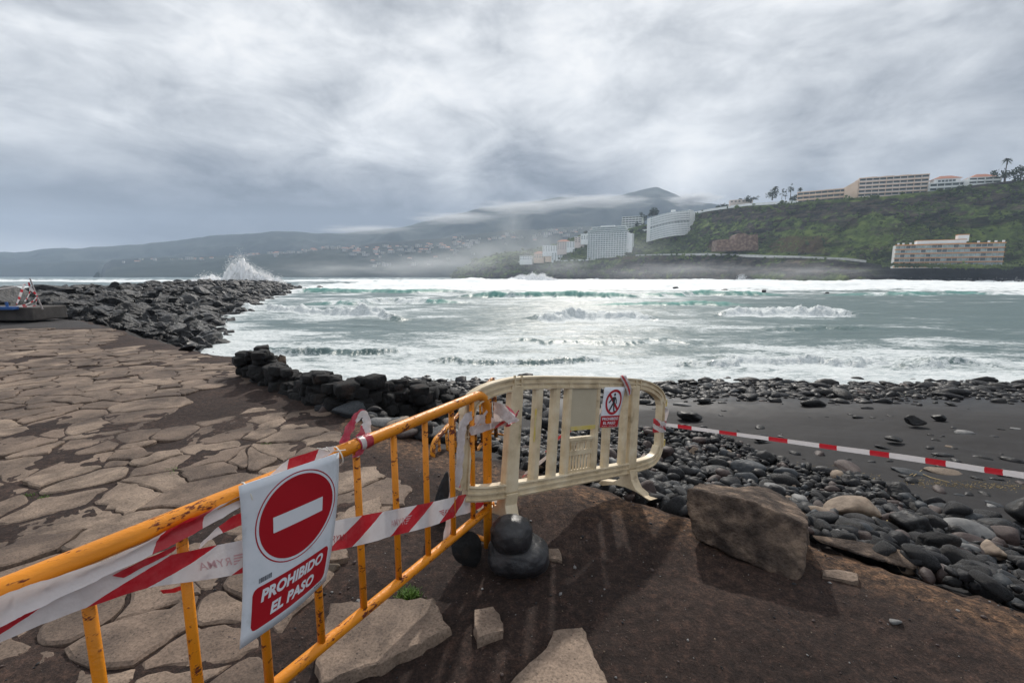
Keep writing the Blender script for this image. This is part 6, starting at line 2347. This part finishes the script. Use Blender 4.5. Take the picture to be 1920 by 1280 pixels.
def lettering(name, body, cx, cy, w, h, fn, mat, parent, off, bold=.02, shear=0.0, spacing=1.0, rev=False):
    V, F = text_mesh(body, 1.0, bold, shear, spacing)
    mn, mx_ = V.min(0), V.max(0)
    V2 = [((cx + ((v[0] - mn[0]) / (mx_[0] - mn[0]) - .5) * w * (-1 if rev else 1)), cy - ((v[1] - mn[1]) / (mx_[1] - mn[1]) - .5) * h) for v in V]
    return map_poly(name, V2, F, fn, mat, parent, off)


def disc(cx, cy, rx, ry, n=48, rings=5, r0=0.0):
    V, F = [], []
    for r in range(rings + 1):
        k = r0 + (1 - r0) * r / rings
        for i in range(n):
            an = 2 * math.pi * i / n
            V.append((cx + math.cos(an) * rx * k, cy + math.sin(an) * ry * k))
    for r in range(rings):
        for i in range(n):
            F.append((r * n + i, r * n + (i + 1) % n, (r + 1) * n + (i + 1) % n, (r + 1) * n + i))
    return V, F


def rrect(x0, y0, x1, y1, rx, ry, nx=14):
    out = []
    for (cx, cy, a0) in ((x1 - rx, y1 - ry, 0), (x0 + rx, y1 - ry, 90), (x0 + rx, y0 + ry, 180), (x1 - rx, y0 + ry, 270)):
        for k in range(7):
            an = R(a0 + 15 * k)
            out.append((cx + rx * math.cos(an), cy + ry * math.sin(an)))
    # columns: clip to vertical strips so that it can follow the bend
    V, F = [], []
    xs = np.concatenate([np.linspace(x0, x0 + rx, 5), np.linspace(x0 + rx, x1 - rx, nx)[1:-1], np.linspace(x1 - rx, x1, 5)])
    for x in xs:
        if x < x0 + rx:
            q = math.sqrt(max(0, 1 - ((x0 + rx - x) / rx) ** 2)) * ry
        elif x > x1 - rx:
            q = math.sqrt(max(0, 1 - ((x - x1 + rx) / rx) ** 2)) * ry
        else:
            q = ry
        ya, yb_ = y0 + ry - q, y1 - ry + q
        for j in range(5):
            V.append((x, ya + (yb_ - ya) * j / 4))
    for i in range(len(xs) - 1):
        for j in range(4):
            F.append((i * 5 + j, i * 5 + j + 1, i * 5 + j + 6, i * 5 + j + 5))
    return V, F


def sheet(fn, parent, nu, nv, mat, name='sheet', th=.0025):
    m = MB()
    vs = [fn(i / nu, j / nv, 0) for i in range(nu + 1) for j in range(nv + 1)]
    fs = [(i * (nv + 1) + j, i * (nv + 1) + j + 1, (i + 1) * (nv + 1) + j + 1, (i + 1) * (nv + 1) + j) for i in range(nu) for j in range(nv)]
    m.add(vs, fs)
    o = m.build(name, mat, parent, True, fix=False)
    s_ = o.modifiers.new('thickness', 'SOLIDIFY')
    s_.thickness = th
    s_.offset = 0
    return o


# ---- big no-entry sign, hanging from the rail by two plastic ties
sg = empty('warning_sign', B(540, 900, .05), 'big white PROHIBIDO EL PASO sign with red no-entry disc tied to the yellow rail', 'sign')
so_ = Vector(sg.location)
c4 = [B(447.5, 911, .047), B(635.5, 847.5, .047), B(610.5, 1087.5, .050), B(449, 1217, .075)]
right_mid = B(629.5, 968, .050)
left_mid = B(455.5, 1058, .052)


def sgn(u, v, off):
    le = c4[0] * (1 - v) * (1 - 2 * v) + left_mid * 4 * v * (1 - v) + c4[3] * v * (2 * v - 1)
    ri = c4[1] * (1 - v) * (1 - 2 * v) + right_mid * 4 * v * (1 - v) + c4[2] * v * (2 * v - 1)
    p = le.lerp(ri, u) + NB * (.020 * math.sin(math.pi * u) * v + off)
    return p - so_


sheet(sgn, sg, 16, 16, M['sign_white'])
V2, F2 = disc(.535, .335, .430, .300, 64, 2, .975)
map_poly('disc_rim', V2, F2, sgn, M['sign_red'], sg, .0022)
V2, F2 = disc(.535, .335, .395, .275, 64, 8)
F2 += [tuple(range(64))]
map_poly('disc', V2, F2, sgn, M['sign_red'], sg, .0022)
V2, F2 = rrect(.535 - .265, .335 - .052, .535 + .265, .335 + .052, .004, .004)
map_poly('disc_bar', V2, F2, sgn, M['sign_white2'], sg, .0034)
V2, F2 = rrect(.085, .690, .935, .945, .055, .035)
map_poly('text_panel', V2, F2, sgn, M['sign_red'], sg, .0022)
lettering('lettering', 'PROHIBIDO', .515, .755, .70, .078, sgn, M['sign_white2'], sg, .0034, .045, .14, 1.02)
lettering('lettering', 'EL PASO', .515, .868, .50, .074, sgn, M['sign_white2'], sg, .0034, .045, .14, 1.02)
bar = MB()
xx = .14
rb = random.Random(3)
while xx < .265:
    w = rb.choice((.004, .007, .010))
    bar.add([sgn(xx, .637, .0024), sgn(xx + w, .637, .0024), sgn(xx + w, .668, .0024), sgn(xx, .668, .0024)], [(0, 1, 2, 3)])
    xx += w + rb.choice((.003, .005))
bar.build('barcode', M['barcode'], sg, fix=False)
bar = MB()
for k in range(4):
    x_ = .80 + k * .028
    bar.add([sgn(x_, .958, .0024), sgn(x_ + .022, .958, .0024), sgn(x_ + .022, .966, .0024), sgn(x_, .966, .0024)], [(0, 1, 2, 3)])
bar.build('small_print', M['barcode'], sg, fix=False)


def tie(px, py, parent, o0, tails=()):
    c_ = blocal(B(px, py, 0))
    pts = []
    for k in range(25):
        an = 2 * math.pi * k / 24
        pts.append(yb.matrix_basis @ Vector((c_.x + .004 * math.sin(an * 2), math.sin(an) * .040 + .008, 1.118 + math.cos(an) * .042)) - o0)
    m = MB(); m.tube(pts, .0032, 8, cap=False)
    for t_ in tails:
        m.tube([B(*q) - o0 for q in t_], .0022, 6)
    return m.build('cable_tie', M['tie'], parent, True)


tie(455, 905, sg, so_)
tie(628, 850, sg, so_, [[(618, 846, .03), (606, 842, .045), (595, 840, .05)], [(628, 845, .04), (640, 844, .05), (648, 843, .05)], [(612, 838, .045), (618, 846, .045)]])

# ---- print on the tape
def tape_print(fn, parent, s0, s1_, v0, v1, mat, body='RYMA', rev=False, wing=True, off=.0035):
    def f(x, y, o_):
        p = fn(x, y)
        return p + NB * o_
    c0 = (s0 + s1_) / 2
    w = abs(s1_ - s0)
    lettering('printed_logo', body, c0 + (w * .14 if wing and not rev else (-w * .14 if wing else 0)), (v0 + v1) / 2, w * (.66 if wing else 1), (v1 - v0) * .62, f, mat, parent, off, .004, .35, 1.05, rev=rev)
    if wing:
        m = MB()
        sgn_ = -1 if not rev else 1
        for k in range(4):
            ya = v0 + (v1 - v0) * (.10 + k * .21)
            yb_ = ya + (v1 - v0) * .12
            xa = c0 + sgn_ * w * .22
            xb = c0 + sgn_ * w * (.52 - .07 * k)
            m.add([f(xa, ya, off), f(xb, ya, off), f(xb - sgn_ * w * .05, yb_, off), f(xa, yb_, off)], [(0, 1, 2, 3)])
        m.build('printed_wing', mat, parent, fix=False)


def s_of(px):
    best = min(((abs(proj(*f1(k / 400, .5))[0] - px), k / 400) for k in range(401)))
    return best[1]


tape_print(f1, tape1, s_of(823), s_of(852), .42, .78, M['tape_logo'])
tape_print(f1, tape1, s_of(732), s_of(772), .30, .72, M['tape_logo_faint'], rev=True)
tape_print(f1, tape1, s_of(608), s_of(652), .42, .78, M['tape_logo'])
tape_print(f1, tape1, s_of(372), s_of(462), .35, .75, M['tape_logo_faint'], rev=True)

# ------------------------------------------------------------------ cream plastic barrier
RF = pz(1157, 925)
Dc = Vector((.7603, .6303, -.1571)).normalized()
Uc = Vector((.0609, .1716, .9833)).normalized()
Nc = Dc.cross(Uc).normalized()
Uc = Nc.cross(Dc).normalized()
cb = bpy.data.objects.new('plastic_barrier', None)
COL.objects.link(cb)
tag(cb, 'cream plastic crowd barrier with a solid panel, leaning at the soil edge', 'barrier')
cb.matrix_world = Matrix(((Dc.x, Nc.x, Uc.x, RF.x), (Dc.y, Nc.y, Uc.y, RF.y), (Dc.z, Nc.z, Uc.z, RF.z), (0, 0, 0, 1)))
CM = cb.matrix_world.copy()
CI = CM.inverted()


def Cp(px, py, off=0.0):
    return ppl(px, py, RF + Nc * off, Nc)


# local axes: x along the barrier, y = thickness (towards the viewer), z up
cream = M['cream']
outer = [(-1.62, .30), (-1.655, .40), (-1.668, .60), (-1.668, .78), (-1.66, .83), (-1.61, .90), (-1.50, .952), (-1.36, .985), (-1.22, 1.0), (-.8, 1.003), (-.2, 1.003), (.12, 1.0), (.26, .995), (.40, .972), (.52, .93), (.60, .885), (.632, .83), (.632, .70), (.628, .50), (.615, .40), (.585, .31), (.53, .262)]
top_i = 4
# top rail with ribs: a C-shaped section swept along the arch
arch = [(x, 0, z_ - .045) for x, z_ in [(-1.668, .80), (-1.655, .86), (-1.61, .915), (-1.50, .962), (-1.36, .994), (-1.22, 1.012), (-1.0, 1.020), (-.75, 1.022), (-.5, 1.024), (-.2, 1.022), (.1, 1.018), (.26, 1.008), (.40, .985), (.52, .945), (.60, .895), (.635, .83)]]
arch = catmull(arch, 4)
prof = [(.048, -.032), (.048, .034), (.036, .036), (.034, .022), (.008, .022), (.006, .034), (-.006, .034), (-.008, .022), (-.032, .022), (-.034, .036), (-.046, .034), (-.046, -.032)]
m = MB(); m.sweep(arch, prof, (0, 1, 0)); m.build('top_rail', cream, cb)
# round the corner the edge of the rail is beaded
m = MB()
botp = catmull([(-1.64, 0, .25), (-1.45, 0, .225), (-1.0, 0, .215), (-.5, 0, .213), (0, 0, .213), (.3, 0, .218), (.48, 0, .235), (.57, 0, .28), (.618, 0, .36)], 4)
m.sweep(botp, [(.052, -.032), (.052, .030), (.040, .036), (.036, .022), (.010, .022), (.006, .034), (-.004, .034), (-.008, .022), (-.034, .022), (-.038, .036), (-.050, .032), (-.050, -.032)], (0, 1, 0))
m.build('bottom_rail', cream, cb)
for (xa, za, zb_) in ((-1.668, .28, .80), (.628, .35, .84)):
    m = MB()
    m.sweep([(xa, 0, za), (xa, 0, (za + zb_) / 2), (xa, 0, zb_)], [(.036, -.030), (.036, .032), (.022, .034), (.020, .018), (-.020, .018), (-.022, .034), (-.036, .032), (-.036, -.030)], (0, 1, 0))
    m.build('end_post', cream, cb)


def cream_bar(x, w, z0, z1, name='bar', taper=1.0, lean=0.0):
    m = MB()
    hw = w / 2
    pr = [(-hw, -.026), (-hw, .010), (-hw * .55, .028), (hw * .35, .030), (hw, .006), (hw, -.026)]
    vs = []
    for (z_, k) in ((z0, taper), (z1, 1.0)):
        for (a, b_) in pr:
            vs.append((x + a * k + lean * (z0 - z_), b_, z_))
    n = len(pr)
    m.add(vs, [(i, (i + 1) % n, (i + 1) % n + n, i + n) for i in range(n)] + [tuple(range(n - 1, -1, -1)), tuple(range(n, 2 * n))])
    return bevel(m.build(name, cream, cb), .004, 2)


for x in (-1.03, -.845):
    cream_bar(x, .085, .24, .97)
cream_bar(-.705, .062, .24, .97, 'bar')
cream_bar(-.355, .062, .24, .97, 'bar')
for x in (-.195, .045):
    cream_bar(x, .080, .24, .97)
# legs with splayed feet
for lx, yl in ((-1.265, .25), (.165, .25)):
    m = MB()
    hw = .060
    m.add([(lx - hw, -.034, .20), (lx + hw, -.034, .20), (lx + hw, .036, .20), (lx - hw, .036, .20), (lx - hw * .92, -.034, .955), (lx + hw * .92, -.034, .955), (lx + hw * .92, .036, .955), (lx - hw * .92, .036, .955)],
          [(3, 2, 1, 0), (4, 5, 6, 7), (0, 1, 5, 4), (1, 2, 6, 5), (2, 3, 7, 6), (3, 0, 4, 7)])
    bevel(m.build('leg_post', cream, cb), .012, 3)
    # splayed foot in the plane across the barrier
    yz = [(-.30, 0.0), (-.27, .035), (-.13, .058), (-.065, .10), (-.045, .20), (.045, .20), (.062, .12), (.105, .055), (.20, .012), (.27, .0), (.25, -.012), (.12, .028), (.0, .040), (-.12, .030), (-.25, -.012)]
    m = MB()
    n = len(yz)
    wv = [.058] * n
    if lx < 0:
        yz = [(y * .55 if y > .05 else y, z_) for y, z_ in yz]
    vs = [(lx - .055, y, z_ + .0) for y, z_ in yz] + [(lx + .055, y, z_ + .0) for y, z_ in yz]
    m.add(vs, [tuple(range(n)), tuple(range(2 * n - 1, n - 1, -1))] + [(i, i + n, (i + 1) % n + n, (i + 1) % n) for i in range(n)])
    bevel(m.build('foot', cream, cb), .005, 2)
# solid panel with stained lower edge, lattice insert
m = MB()
vs = [(-.70, .012, .60), (-.36, .012, .60), (-.335, .012, .975), (-.70, .012, .975)]
m.box((-.53, .008, .785), .325, .022, .38)
bevel(m.build('panel', simple('panel_plastic', [(.44, .38, .27), (.52, .46, .34)], .5, 2.5, .1, 60), cb), .008, 2)
m = MB(); m.box((-.53, .0205, .612), .30, .004, .032); m.build('panel_stain', M['cream_stain'], cb)
m = MB(); m.box((-.53, .0, .525), .30, .040, .028); bevel(m.build('lattice_sill', cream, cb), .004, 2)
# lattice: frame with two rows of slots
m = MB()
m.box((-.675, 0, .385), .022, .018, .26)
m.box((-.388, 0, .385), .022, .018, .26)
for z_, h_ in ((.508, .02), (.415, .038), (.265, .03)):
    m.box((-.531, 0.0015, z_), .27, .020, h_)
for k in range(7):
    m.box((-.64 + k * .037, 0, .39), .014, .014, .23)
for k in range(4):
    m.box((-.62 + k * .062, -.001, .47), .026, .013, .06)
m.build('lattice', cream, cb)
# ribs on the corners
for x in (-1.30, -1.235, .155, .225):
    zt = .975 if x < 0 else .965
    m = MB(); m.box((x, .030, zt + (.0 if x > 0 else .0)), .010, .016, .095); m.build('rib', cream, cb)
m = MB()
for k in range(4):
    m.box((-1.668, .034, .62 + .042 * k), .080, .010, .008)
for k in range(3):
    m.box((-1.690 + .022 * k, .034, .68), .007, .009, .15)
m.build('corner_grid', cream, cb)
# hinge clips on the right end post
for z_ in (.785, .395):
    cl_ = bpy.data.objects.new('hinge_clip', None)
    m = MB()
    m.box((.682, .0, z_ + .028), .05, .05, .014)
    m.box((.682, .0, z_ - .028), .05, .05, .014)
    m.box((.702, .018, z_), .012, .014, .060)
    m.box((.672, .018, z_), .008, .014, .050)
    bevel(m.build('hinge_clip', simple('clip_plastic', [(.60, .48, .18), (.66, .54, .24)], .45, 5), cb), .003, 1)
# yellow scuffs
m = MB(); m.box((-1.068, .0215, .66), .012, .006, .24); m.build('paint_scuff', M['cream_stain'], cb)
# drain pips under the top rail
for x in (-.82, -.72, -.56, -.53, -.28, -.23):
    pass


def clocal(p):
    return CI @ p


# ---- small sign on the plastic barrier
s2g = empty('warning_sign', Cp(1150, 760, .04), 'small white PROHIBIDO EL PASO sign with crossed-out walker on the plastic barrier', 'sign')
s2o = Vector(s2g.location)
q4 = [Cp(1133.6, 725.5, .040), Cp(1172.8, 725, .040), Cp(1157, 799.5, .040), Cp(1124, 801, .040)]


def sg2(u, v, off):
    p = q4[0].lerp(q4[1], u).lerp(q4[3].lerp(q4[2], u), v) + Nc * (.006 * math.sin(math.pi * u) + off)
    return p - s2o


if Nc.dot(Vector((0, -1, 0))) < 0:
    raise RuntimeError('side')
sheet(sg2, s2g, 8, 8, M['sign_white2'])
V2, F2 = rrect(.0, .715, 1.0, 1.0, .01, .01)
map_poly('text_panel', V2, F2, sg2, M['sign_red'], s2g, .0022)
V2, F2 = disc(.52, .375, .40, .318, 48, 2, .80)
map_poly('prohibition_ring', V2, F2, sg2, M['sign_red'], s2g, .0030)
lettering('lettering', 'PROHIBIDO', .5, .79, .86, .070, sg2, M['sign_white2'], s2g, .0034, .022)
lettering('lettering', 'EL PASO', .47, .895, .66, .070, sg2, M['sign_white2'], s2g, .0034, .022)
m = MB()
for k in range(9):
    if k in (3, 7):
        continue
    m.add([sg2(.10 + k * .09, .963, .0030), sg2(.10 + k * .09 + .06, .963, .0030), sg2(.10 + k * .09 + .06, .972, .0030), sg2(.10 + k * .09, .972, .0030)], [(0, 1, 2, 3)])
m.build('small_print', M['sign_white2'], s2g, fix=False)


def strokes(lst, w, asp=1.22):
    m_ = []
    for pts in lst:
        for (a, b_) in zip(pts, pts[1:]):
            dx, dy = (b_[0] - a[0]), (b_[1] - a[1]) * asp
            L = math.hypot(dx, dy)
            nx, ny = -dy / L * w, dx / L * w / asp
            m_.append([(a[0] + nx, a[1] + ny), (a[0] - nx, a[1] - ny), (b_[0] - nx, b_[1] - ny), (b_[0] + nx, b_[1] + ny)])
    return m_


m = MB()
for q in strokes([[(.50, .245), (.52, .40)]], .058) + strokes([[(.47, .26), (.37, .32), (.32, .37), (.27, .385)], [(.55, .26), (.62, .32), (.66, .42)]], .024) + strokes([[(.50, .40), (.42, .50), (.33, .62)], [(.53, .40), (.56, .51), (.60, .61), (.65, .615)]], .034):
    m.add([sg2(x, y, .0026) for x, y in q], [(0, 1, 2, 3)])
V2, F2 = disc(.515, .190, .048, .038, 16, 1)
F2 += [tuple(range(16))]
m.add([sg2(x, y, .0026) for x, y in V2], F2)
m.build('walking_figure', M['ink'], s2g, fix=False)
m = MB()
for q in strokes([[(.26, .175), (.78, .575)]], .042):
    m.add([sg2(x, y, .0036) for x, y in q], [(0, 1, 2, 3)])
m.build('prohibition_bar', M['sign_red'], s2g, fix=False)

# ---- tapes on the plastic barrier
o, _ = ribbon('barrier_tape', 'faded tape folded over the top rail beside the small sign', sec([(1164, 704, 1172, 703, -.03), (1162, 705, 1174, 704, .045), (1168, 716, 1180, 716, .05), (1173, 728, 1184, 728, .052), (1178, 742, 1183, 739, .05)], Cp),
              mat_tape('tape_edge_red', 1.0, .3, -.9, .0, wear=.6, white=(.62, .60, .62)), u=[.5, .5, .55, .6, .72])
s3 = sec([(1134, 752, 1127, 772, -.09), (1120, 775, 1112, 792, -.09), (1098, 786, 1092, 797, -.09), (1062, 805, 1060, 815, -.09), (1045, 820, 1040, 830, -.09), (1030, 838, 1020, 848, -.09), (1026, 846, 1015, 852, -.09)], Cp)
ribbon('barrier_tape', 'slack tape crossing diagonally behind the bars of the plastic barrier, red at its lower part', s3, mat_tape('tape_behind', 1.0, .34, .2, .0, wear=.4), u=[.45, .6, .7, .9, 1.02, 1.2, 1.3])
s3 = sec([(1044, 838, 1040, 846, -.10), (1022, 855, 1016, 868, -.10), (1000, 872, 994, 884, -.10), (984, 886, 978, 896, -.10)], Cp)
ribbon('barrier_tape', 'pale end of tape hanging behind the lower bars at the left of the plastic barrier', s3, T_WORN, u=[.3, .5, .7, .9])
s3 = sec([(1128, 740, 1126, 727, -.05), (1134, 745, 1140, 727, -.05)], Cp)
s3 = sec([(1196, 862, 1200, 872, -.08), (1208, 848, 1212, 856, -.08)], Cp)
ribbon('barrier_tape', 'scrap of white tape showing behind the corner of the bottom rail', s3, T_WORN, u=[.3, .5])
# wrap round the right end post, then the long line to the right
c_ = clocal(Cp(1220, 800, 0))
ring = []
for k in range(33):
    an = 4 * math.pi * k / 32
    ex = .045 * max(-1, min(1, 1.5 * math.cos(an)))
    ey = .042 * max(-1, min(1, 1.5 * math.sin(an)))
    zc_ = c_.z + .03 * math.sin(an * .5) + .008 * math.sin(an * 2.3)
    ring.append((CM @ Vector((.628 + ex, ey, zc_ + .035)), CM @ Vector((.628 + ex, ey, zc_ - .03))))
wr, _ = ribbon('tape_wrap', 'tape wound twice around the right end post of the plastic barrier', ring, mat_tape('tape_wound', 1.0, .42, .5, wear=.3), u=[k * .11 for k in range(33)], seg=3, wrinkle=.003)
w0 = CM @ Vector((.68, .02, c_.z + .01))
o, _ = ribbon('tape_tail', '', [(w0 + Vector((0, 0, -.01)), w0 + Vector((.01, 0, .01))), (pY(1252, 780, w0.y) , pY(1244, 775, w0.y)), (pY(1254, 768, w0.y), pY(1247, 764, w0.y)), (pY(1250, 769, w0.y), pY(1248, 768, w0.y))], T_WORN, u=[.3, .4, .5, .6], parent=wr)
o, _ = ribbon('tape_tail', '', [(w0 + Vector((0, 0, -.01)), w0 + Vector((.01, 0, .01))), (pY(1238, 778, w0.y), pY(1242, 780, w0.y)), (pY(1236, 768, w0.y), pY(1238, 768, w0.y))], T_WORN, u=[.3, .4, .5], parent=wr)
# long tape: sections given by (px, top, bottom, distance)
LT = [(1238, 792, 797), (1276, 796, 803), (1350, 806.5, 813), (1400, 813, 820), (1486, 824, 832), (1575, 836, 845), (1660, 847, 857), (1765, 862, 873), (1860, 877, 888), (1920, 885, 897), (2120, 915, 930), (2400, 955, 976)]
secs_, us = [], []
redmarks = [(1217, 0.0), (1271, 1.0), (1348, 2.0), (1446, 3.0), (1534, 4.0), (1631, 5.0), (1734, 6.0), (1843, 7.0), (1960, 8.0), (2085, 9.0), (2400, 11.4)]
for (px, a, b_) in LT:
    Yd = np.interp(px, [1238, 1920, 2400], [w0.y, 3.75, 3.3])
    secs_.append((pY(px, a, Yd), pY(px, b_, Yd)))
    us.append(float(np.interp(px, [r_[0] for r_ in redmarks], [r_[1] for r_ in redmarks])))
ribbon('barrier_tape', 'long taut red and white tape running from the plastic barrier over the beach', secs_, T_BLK, u=us, seg=8, curl=.006, wrinkle=.0006)

# ------------------------------------------------------------------ distant tape on poles
st = empty('tape_post', pY(80, 577, 18.6), 'thin leaning pole draped with red and white tape at the far left before the breakwater', 'post')
o0 = Vector(st.location)


def far_p(px, py, Y=18.6):
    return pY(px, py, Y) - o0


m = MB(); m.tube([far_p(56, 522), far_p(68, 552), far_p(80, 580)], [.022, .026, .028], 8); m.build('pole', M['wood'], st)
for i, (lst, u_) in enumerate([([(44, 532, 48, 533), (38, 545, 43, 546), (34, 558, 38, 560), (30, 570, 32, 571)], [.2, 1.2, 2.2, 3.2]), ([(52, 530, 55, 529), (58, 545, 62, 543), (67, 553, 70, 552)], [0, .8, 1.5]),
                               ([(53, 533, 55, 532), (55, 546, 57, 546), (50, 558, 52, 559), (45, 564, 47, 566)], [0, 1, 2, 3]), ([(70, 553, 71, 555), (62, 563, 63, 565), (48, 570, 48, 572), (32, 573, 32, 575)], [0, 1, 2, 3]),
                               ([(67, 560, 69, 560), (67, 568, 68, 568), (63, 573, 64, 574), (30, 574, 30, 576), (0, 576, 0, 578), (-30, 578, -30, 580)], [0, .6, 1.2, 3, 4, 5]),
                               ([(46, 532, 46, 533.2), (20, 538, 20, 539.2), (0, 541, 0, 542.2), (-30, 545, -30, 546)], [.5, .6, .7, .8])]):
    ribbon('tape_strand', '', [(far_p(a, b_, 18.55 - .02 * i), far_p(c__, d__, 18.55 - .02 * i)) for a, b_, c__, d__ in lst], T_BLK, u=u_, seg=5, nv=2, parent=st)
bb = empty('float_stand', pY(17, 579, 18.3), 'blue plastic base with an upright stub at the far left on the ledge', 'base')
m = MB(); m.box((0, 0, .03), .55, .25, .12); m.tube([(-.05, 0, .05), (-.07, 0, .28)], .05, 8); m.box((-.6, 0, .02), .7, .2, .08)
bevel(m.build('base_block', M['blue'], bb), .01)

# ------------------------------------------------------------------ small growth and litter
gb = MB()
rg2 = random.Random(21)


def tuft(px, py, n, h, spread):
    p = hit(px, py)
    for i in range(n):
        a = rg2.uniform(0, 6.28)
        q = p + Vector((rg2.gauss(0, spread), rg2.gauss(0, spread * .7), 0))
        q.z = gh1(q.x, q.y) - .003
        L = h * rg2.uniform(.5, 1.2)
        ln = Vector((math.cos(a), math.sin(a), 0)) * L * rg2.uniform(.2, .7)
        w = Vector((-math.sin(a), math.cos(a), 0)) * .0024
        gb.add([q - w, q + w, q + ln * .4 + Vector((0, 0, L * .6)) + w * .8, q + ln * .4 + Vector((0, 0, L * .6)) - w * .8, q + ln + Vector((0, 0, L * .85))], [(0, 1, 2, 3), (3, 2, 4)])


tuft(768, 1118, 260, .055, .035)
for (px, py) in [(78, 933), (55, 928), (325, 888), (322, 880), (500, 832), (52, 745), (118, 748)]:
    tuft(px, py, 50, .022, .030)
o = gb.build('grass_tufts', M['grass'], fix=False)
tag(o, 'small tufts of green grass between the paving stones', 'grass', kind='stuff')

# chips and grit on the soil
items = []
for i in range(7000):
    x, y = rg2.uniform(-3.0, 4.0), rg2.uniform(1.1, 4.6)
    s_ = gs1(x, y)
    if s_ > .05 or vnoise(x * 1.7, y * 1.7, 0, 3) < rg2.uniform(-.9, .5):
        continue
    r_ = min(.016, rg2.lognormvariate(math.log(.0034), .55))
    items.append(('a', rg2.randrange(7), rg2.choice((0, 1, 2, 2, 2, 2, 2, 3, 3, 3)), (x, y, gh1(x, y) + r_ * .3), (r_, r_, r_ * .7), rg2.uniform(0, 6), 0))
merge_rocks('gravel_chips', items, 'fine pale and dark chips of gravel scattered over the soil', [ROCKC['tan'], ROCKC['pale grey'], ROCKC['reddish brown'], ROCKC['charcoal']], {'a': [rock_geo(40 + i, 1, 6, 8, .1, 2, (1, .8, .7)) for i in range(7)]})

# straw and twigs washed up along the sand
m = MB()
for i in range(520):
    k = rg2.random()
    if i < 330:
        px = rg2.uniform(1700, 1960)
        py = 905 + (px - 1700) * .045 + rg2.gauss(0, 4)
    else:
        px = rg2.gauss(1585, 45)
        py = 893 + (px - 1585) * .12 + rg2.gauss(0, 7)
    p = hit(px, py)
    a = rg2.uniform(0, 3.14)
    L = rg2.uniform(.015, .07)
    d_ = Vector((math.cos(a), math.sin(a) * .6, rg2.uniform(-.05, .1))) * L
    m.tube([p + Vector((0, 0, .006)), p + d_ + Vector((0, 0, .008))], .0022, 3)
o = m.build('straw_litter', M['straw'], fix=False)
tag(o, 'line of straw and bits of cane washed up on the black sand', 'straw', kind='stuff')
m = MB()
pts = [hit(1704, 893), hit(1725, 886), hit(1745, 897), hit(1780, 906)]
m.tube([q + Vector((0, 0, .02)) for q in (pts[0], pts[1] - Vector((.05, 0, 0)), pts[2], pts[3])], [.004, .006, .007, .004], 6)
m.tube([hit(1712, 894) + Vector((0, 0, .02)), hit(1728, 884) + Vector((0, 0, .03))], .005, 6)
o = m.build('dry_twig', M['straw'])
tag(o, 'forked pale twig lying on the sand below the long tape', 'twig')
m = MB()
ps = [(1632, 1001), (1646, 1002), (1658, 999), (1662, 990), (1661, 982)]
m.tube(catmull([hit(*q) + Vector((0, 0, .12)) for q in ps], 4), .007, 7)
o = m.build('rope_piece', M['straw'])
tag(o, 'bent piece of yellowish rope below the wide tan slab', 'rope')
